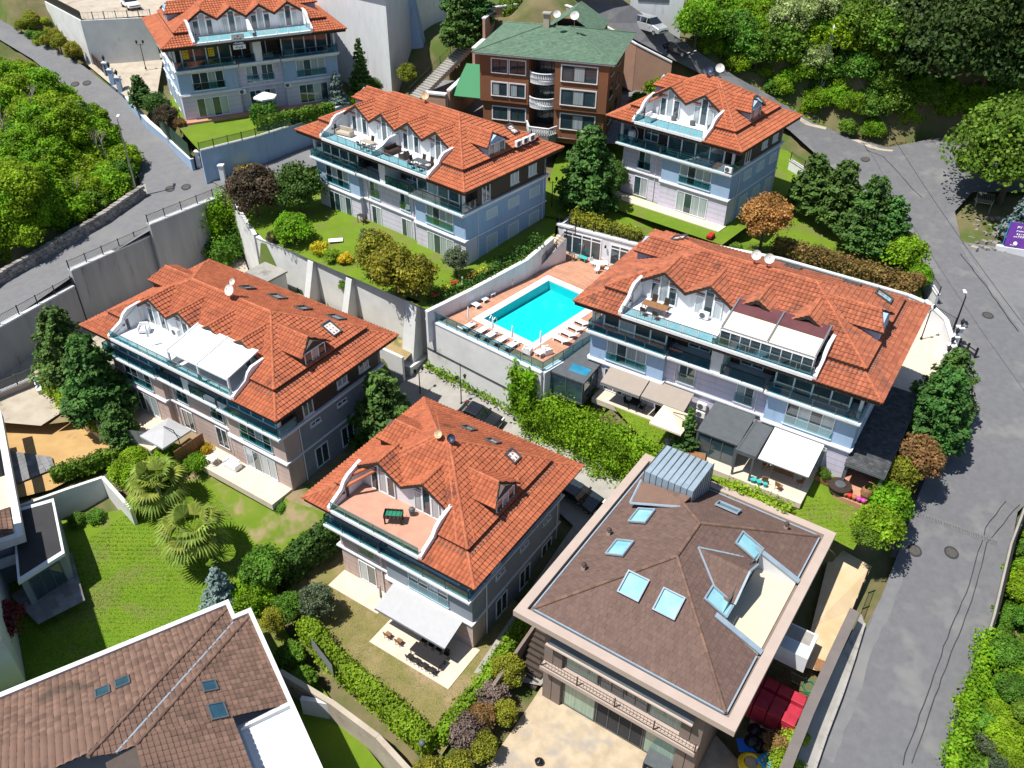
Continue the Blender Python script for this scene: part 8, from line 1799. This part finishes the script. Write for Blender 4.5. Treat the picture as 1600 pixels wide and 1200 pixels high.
for i, (px, py) in enumerate(((1180,1142),(1190,1150),(1176,1158),(1186,1165))): sack(f'black rubbish sack beside the red crates, {ORD[i]} from the house corner', at(px,py,2.7), .5, 'bag', i, 'black sacks')
sack('black rubbish sack lying on the sandy front yard', at(843,1190,1.15), .3, 'bag', 7)
T = thing('hose_coil', 'yellow coil of pipe at the bottom edge', 'pipe coil', at(1172,1195,2.25)); b = MB()
for j in range(3): b.path([((.75-.1*j)*math.cos(t),(.75-.1*j)*math.sin(t),.12+.12*j) for t in np.linspace(0,6.3,24)], .1, 6)
b.build('coil', 'yellow', T)
b = MB(); b.slab([(-.9,-.5,.35),(.9,-.5,.4),(.9,.5,.25),(-.9,.5,.3)], .05); o = b.build('blue_tarpaulin', 'blue', None); o.location = at(1172,1168,2.3); tag(o, 'blue tarpaulin sheet beside the black sacks', 'tarpaulin')
b = MB(); b.box(-.7,.7,-.5,.5,0,.5); o = b.build('blue_bin', 'skyblue', None); o.location = at(1200,1192,2.3); o.rotation_euler=(0,0,.6); bevel(o, .06); tag(o, 'bright blue plastic box next to the yellow coil', 'box')
T = thing('potted_plant', 'potted shrub between crates and lime bushes', 'plant', at(1208,1172,2.5)); b = MB(); b.lathe([(.25,0),(.38,.4),(.42,.5),(.3,.5)], n=12); b.build('pot', 'asphalt_dark', T); o = bpy.data.objects.new('foliage', PR['yellow'][0].copy()); o.data.materials[0] = MATS['lf_rust']; C.objects.link(o); o.parent = T; o.scale = (.9,.9,.8); o.location = (0,0,.4)
T = thing('storage_unit', 'white framed cabinet with grey top beside the brown roofed house', 'cabinet', at(1238,1018,5.6), R(-33)); b = MB(); b.box(-1.2,1.2,-1.3,1.1,0,1.5); b.build('body', 'white', T); b = MB(); b.box(-.95,.95,-.2,.95,1.503,1.53); b.build('top_panel', 'concrete', T); b = MB(); b.box(-1.1,1.1,-1.25,-.35,1.502,1.52); b.build('front_top', 'shutter', T)
T = thing('iron_bench', 'black iron railing stand beside the white cabinet', 'railing', at(1225,1058,5.4)); bar_fence(T, [(-1.2,.7,0),(1.1,-.8,0)], 1.0, 'iron', .1, 1.2, 'bars')
T = thing('hose', 'green garden hose coil near the grey wall', 'hose', at(1262,1078,5.3)); b = MB(); [b.path([(.35*math.cos(t),.35*math.sin(t)*.6,.3+.35*math.sin(t)+.05*j) for t in np.linspace(0,6.3,16)], .05, 5) for j in range(3)]; b.build('coil', 'hose_green', T)
b = MB(); b.box(-.4,.4,-.5,.5,0,.02); o = b.build('door_mat', 'teak', None); o.location = at(1283,1040,5.42); o.rotation_euler=(0,0,-.5); tag(o, 'brown board lying on the orange yard', 'board')
b = MB(); b.box(-.9,.9,-.7,.7,.8,.86); b.box(-.9,-.84,-.7,.7,0,.8); b.box(.84,.9,-.7,.7,0,.8); o = b.build('drying_rack', 'greymetal', None); o.location = at(1028,1198,1.03); o.rotation_euler=(0,0,-.5); tag(o, 'metal rack standing before the green curtained window', 'rack')
b = MB(); b.box(-.4,.4,-.3,.3,0,.35); o = b.build('toy_box', 'hose_green', None); o.location = at(1316,842,8.7); tag(o, 'small green box on the lawn edge', 'box')
T = thing('garden_screen', 'brown timber screen beside the grey parasol', 'screen', VB_(VC,13.2,-.6,0), VC.rotation_euler.z+R(90)); [MB().box(-1.6+i*.4,-1.22+i*.4,-.03,.03,0,1.7).build('plank', 'teak', T) for i in range(8)]
sofa('white cushioned bench against the pink villa wall', VB_(VC,17.4,.4,.05), VC.rotation_euler.z, 1.4); table('white table beside the pink villa wall', VB_(VC,15.6,-.2,.05), VC.rotation_euler.z, .8, .8)
table('dark folded loungers stacked against the white wall', VB_(VB,8.7,.9,.05), VB.rotation_euler.z, 1.0, .6, 'rattan', h=1.2); table('white stone slab table on the terrace lawn', at(525,380,13.75), .2, 1.5, .8, h=.4)
T = thing('toy_car', 'red toy car by the corner of the square white villa', 'toy', at(1110,372,15.2), 1.0); b = MB(); b.box(-.5,.5,-.3,.3,.1,.5); bevel(b.build('body', 'red', T), .1); b = MB(); [b.tube((x,-.33,.15),(x,.33,.15),.15,10) for x in (-.3,.3)]; b.pieces('wheels', 'rubber', T)
# garden steps up the slope beside the flats
s0, s1 = at(648,152,19.2), at(728,72,24.0); u = d2(s0, s1); n = Vector((-u.y, u.x)); T = thing('garden_steps', 'long flight of pale garden steps up the slope behind the flats', 'steps'); N_ = 24
for i in range(N_):
    c = s0.lerp(s1, (i+.5)/N_); L_ = (s1-s0).length/N_; b = MB(); b.obox((c.x,c.y), u, n, L_*.5, 1.0, c.z-.6, c.z+.06); b.build('step', 'concrete', T)
bar_fence(T, [s0+Vector((n.x*1.1,n.y*1.1,.1)), s1+Vector((n.x*1.1,n.y*1.1,.1))], .9, 'iron', 1.0, 2.0, 'handrail')
# ---------------------------------------------------------------- road marks, manholes, drain
def decal(name, pts, m, dz=.025, lab=None, cat=None, group=None):
    b = MB(); P = [(p.x, p.y, gz(p.x, p.y)+dz) for p in pts]; b.add(P, [tuple(range(len(P)))]); o = b.build(name, m, None)
    if lab: tag(o, lab, cat, group)
    return o
def manhole(px, py, lb, r=.42):
    c = hit(px, py); T = thing('manhole_cover', lb, 'manhole cover', c); rim = MB(); nv = 20
    z = lambda x, y: gz(c.x+x, c.y+y)-c.z
    ring = [(math.cos(2*math.pi*i/nv), math.sin(2*math.pi*i/nv)) for i in range(nv)]
    def disc(rr, dz): return [(x*rr, y*rr, z(x*rr, y*rr)+dz) for x, y in ring]
    MB().add(disc(r*1.35, .03), [tuple(range(nv))]).build('collar', 'asphalt_dark', T); MB().add(disc(r, .038), [tuple(range(nv))]).build('lid', 'grate', T)
for px, py, lb in ((1427,865,'round manhole cover on the right road, left of two'),(1485,867,'round manhole cover on the right road, right of two'),(1543,494,'manhole cover near the black street lamp'),(1351,252,'manhole cover at the road bend'),(266,296,'manhole cover at the lane bend, left of two'),(291,294,'manhole cover at the lane bend, right of two'),(136,131,'manhole cover at the top of the lane, nearer the gate'),(118,134,'manhole cover at the top of the lane, nearer the bushes')): manhole(px, py, lb)
def strip(name, pxy, w, m, dz=.03, lab=None, cat=None, step=.8):
    P = [hit(*p) for p in pxy]; b = MB(); V = []
    Q = []
    for p, q in zip(P, P[1:]):
        n_ = max(1, int((q-p).length/step)); Q += [p.lerp(q, i/n_) for i in range(n_)]
    Q.append(P[-1])
    for i, p in enumerate(Q):
        a = Q[max(i-1, 0)]; c = Q[min(i+1, len(Q)-1)]; u = d2(a, c); n = Vector((-u.y, u.x)); ww = w*random.uniform(.8, 1.2)/2; j = random.uniform(-.06,.06)
        for s in (-1, 1): x, y = p.x+n.x*(ww*s+j), p.y+n.y*(ww*s+j); V.append((x, y, gz(x, y)+dz))
    b.add(V, [(2*i, 2*i+1, 2*i+3, 2*i+2) for i in range(len(Q)-1)]); o = b.build(name, m, None); return struct(o)
strip('tar_seam', [(1570,785),(1538,830),(1532,850),(1508,930),(1478,1000),(1440,1105),(1408,1198)], .07, 'asphalt_dark'); strip('tar_seam', [(1592,790),(1550,840),(1540,852),(1520,930),(1490,1010),(1455,1105),(1422,1198)], .07, 'asphalt_dark')
strip('asphalt_patch', [(1540,615),(1532,660),(1510,700)], 1.3, 'asphalt', .02); strip('asphalt_seam', [(1500,400),(1540,450),(1590,520)], .1, 'tar'); strip('asphalt_seam', [(1345,225),(1420,290),(1440,310)], .08, 'tar'); strip('asphalt_seam', [(1430,600),(1470,690),(1452,740),(1432,775)], .06, 'tar')
strip('gutter_strip', [(1408,870),(1438,790),(1468,715),(1492,650),(1508,590)], 1.5, 'asphalt_pale', .014); strip('gutter_strip', [(1290,1190),(1320,1110),(1352,1020),(1385,940),(1410,880)], .9, 'asphalt_pale', .016); strip('gutter_strip', [(1300,262),(1345,292),(1395,332),(1440,380),(1462,430)], .8, 'asphalt_pale', .014); strip('gutter_strip', [(1250,188),(1290,203),(1340,222),(1395,236)], .9, 'concrete_warm', .016); strip('gutter_strip', [(1500,372),(1530,420),(1572,478),(1620,540)], 1.2, 'asphalt_pale', .016)
strip('asphalt_seam', [(95,132),(150,190),(215,270)], .07, 'tar'); strip('lane_edge', [(228,306),(215,262),(160,200),(100,140),(60,105)], .5, 'concrete', .014)
g0, g1 = hit(1430,805), hit(1558,852); dr_ = thing('drain_grating', 'row of iron drain gratings across the right road', 'drain'); u = d2(g0, g1); n = Vector((-u.y, u.x))
for i in range(9):
    a, c = g0.lerp(g1, i/9+.008), g0.lerp(g1, (i+1)/9-.008)
    V = [(p.x+n.x*s*.24, p.y+n.y*s*.24, gz(p.x+n.x*s*.24, p.y+n.y*s*.24)+.035) for p, s in ((a,-1),(c,-1),(c,1),(a,1))]; gr_ = MB().add(V, [(0,1,2,3)]).build('frame', 'asphalt_pale', dr_)
    for k in range(5):
        p, q = a.lerp(c, (k+.25)/5), a.lerp(c, (k+.75)/5); V = [(r_.x+n.x*s*.17, r_.y+n.y*s*.17, gz(r_.x+n.x*s*.17, r_.y+n.y*s*.17)+.045) for r_, s in ((p,-1),(q,-1),(q,1),(p,1))]; MB().add(V, [(0,1,2,3)]).build('slot', 'grate', gr_)
# overhead cable across the bend
T = thing('overhead_cable', 'thin black cable crossing above the road bend', 'cable'); b = MB(); a, c = mf+Vector((0,0,9.3)), at(1640,560,17.0); b.path([a.lerp(c, t)-Vector((0,0,4*1.2*t*(1-t))) for t in np.linspace(0,1,14)], .02, 4); b.build('wire', 'iron', T)
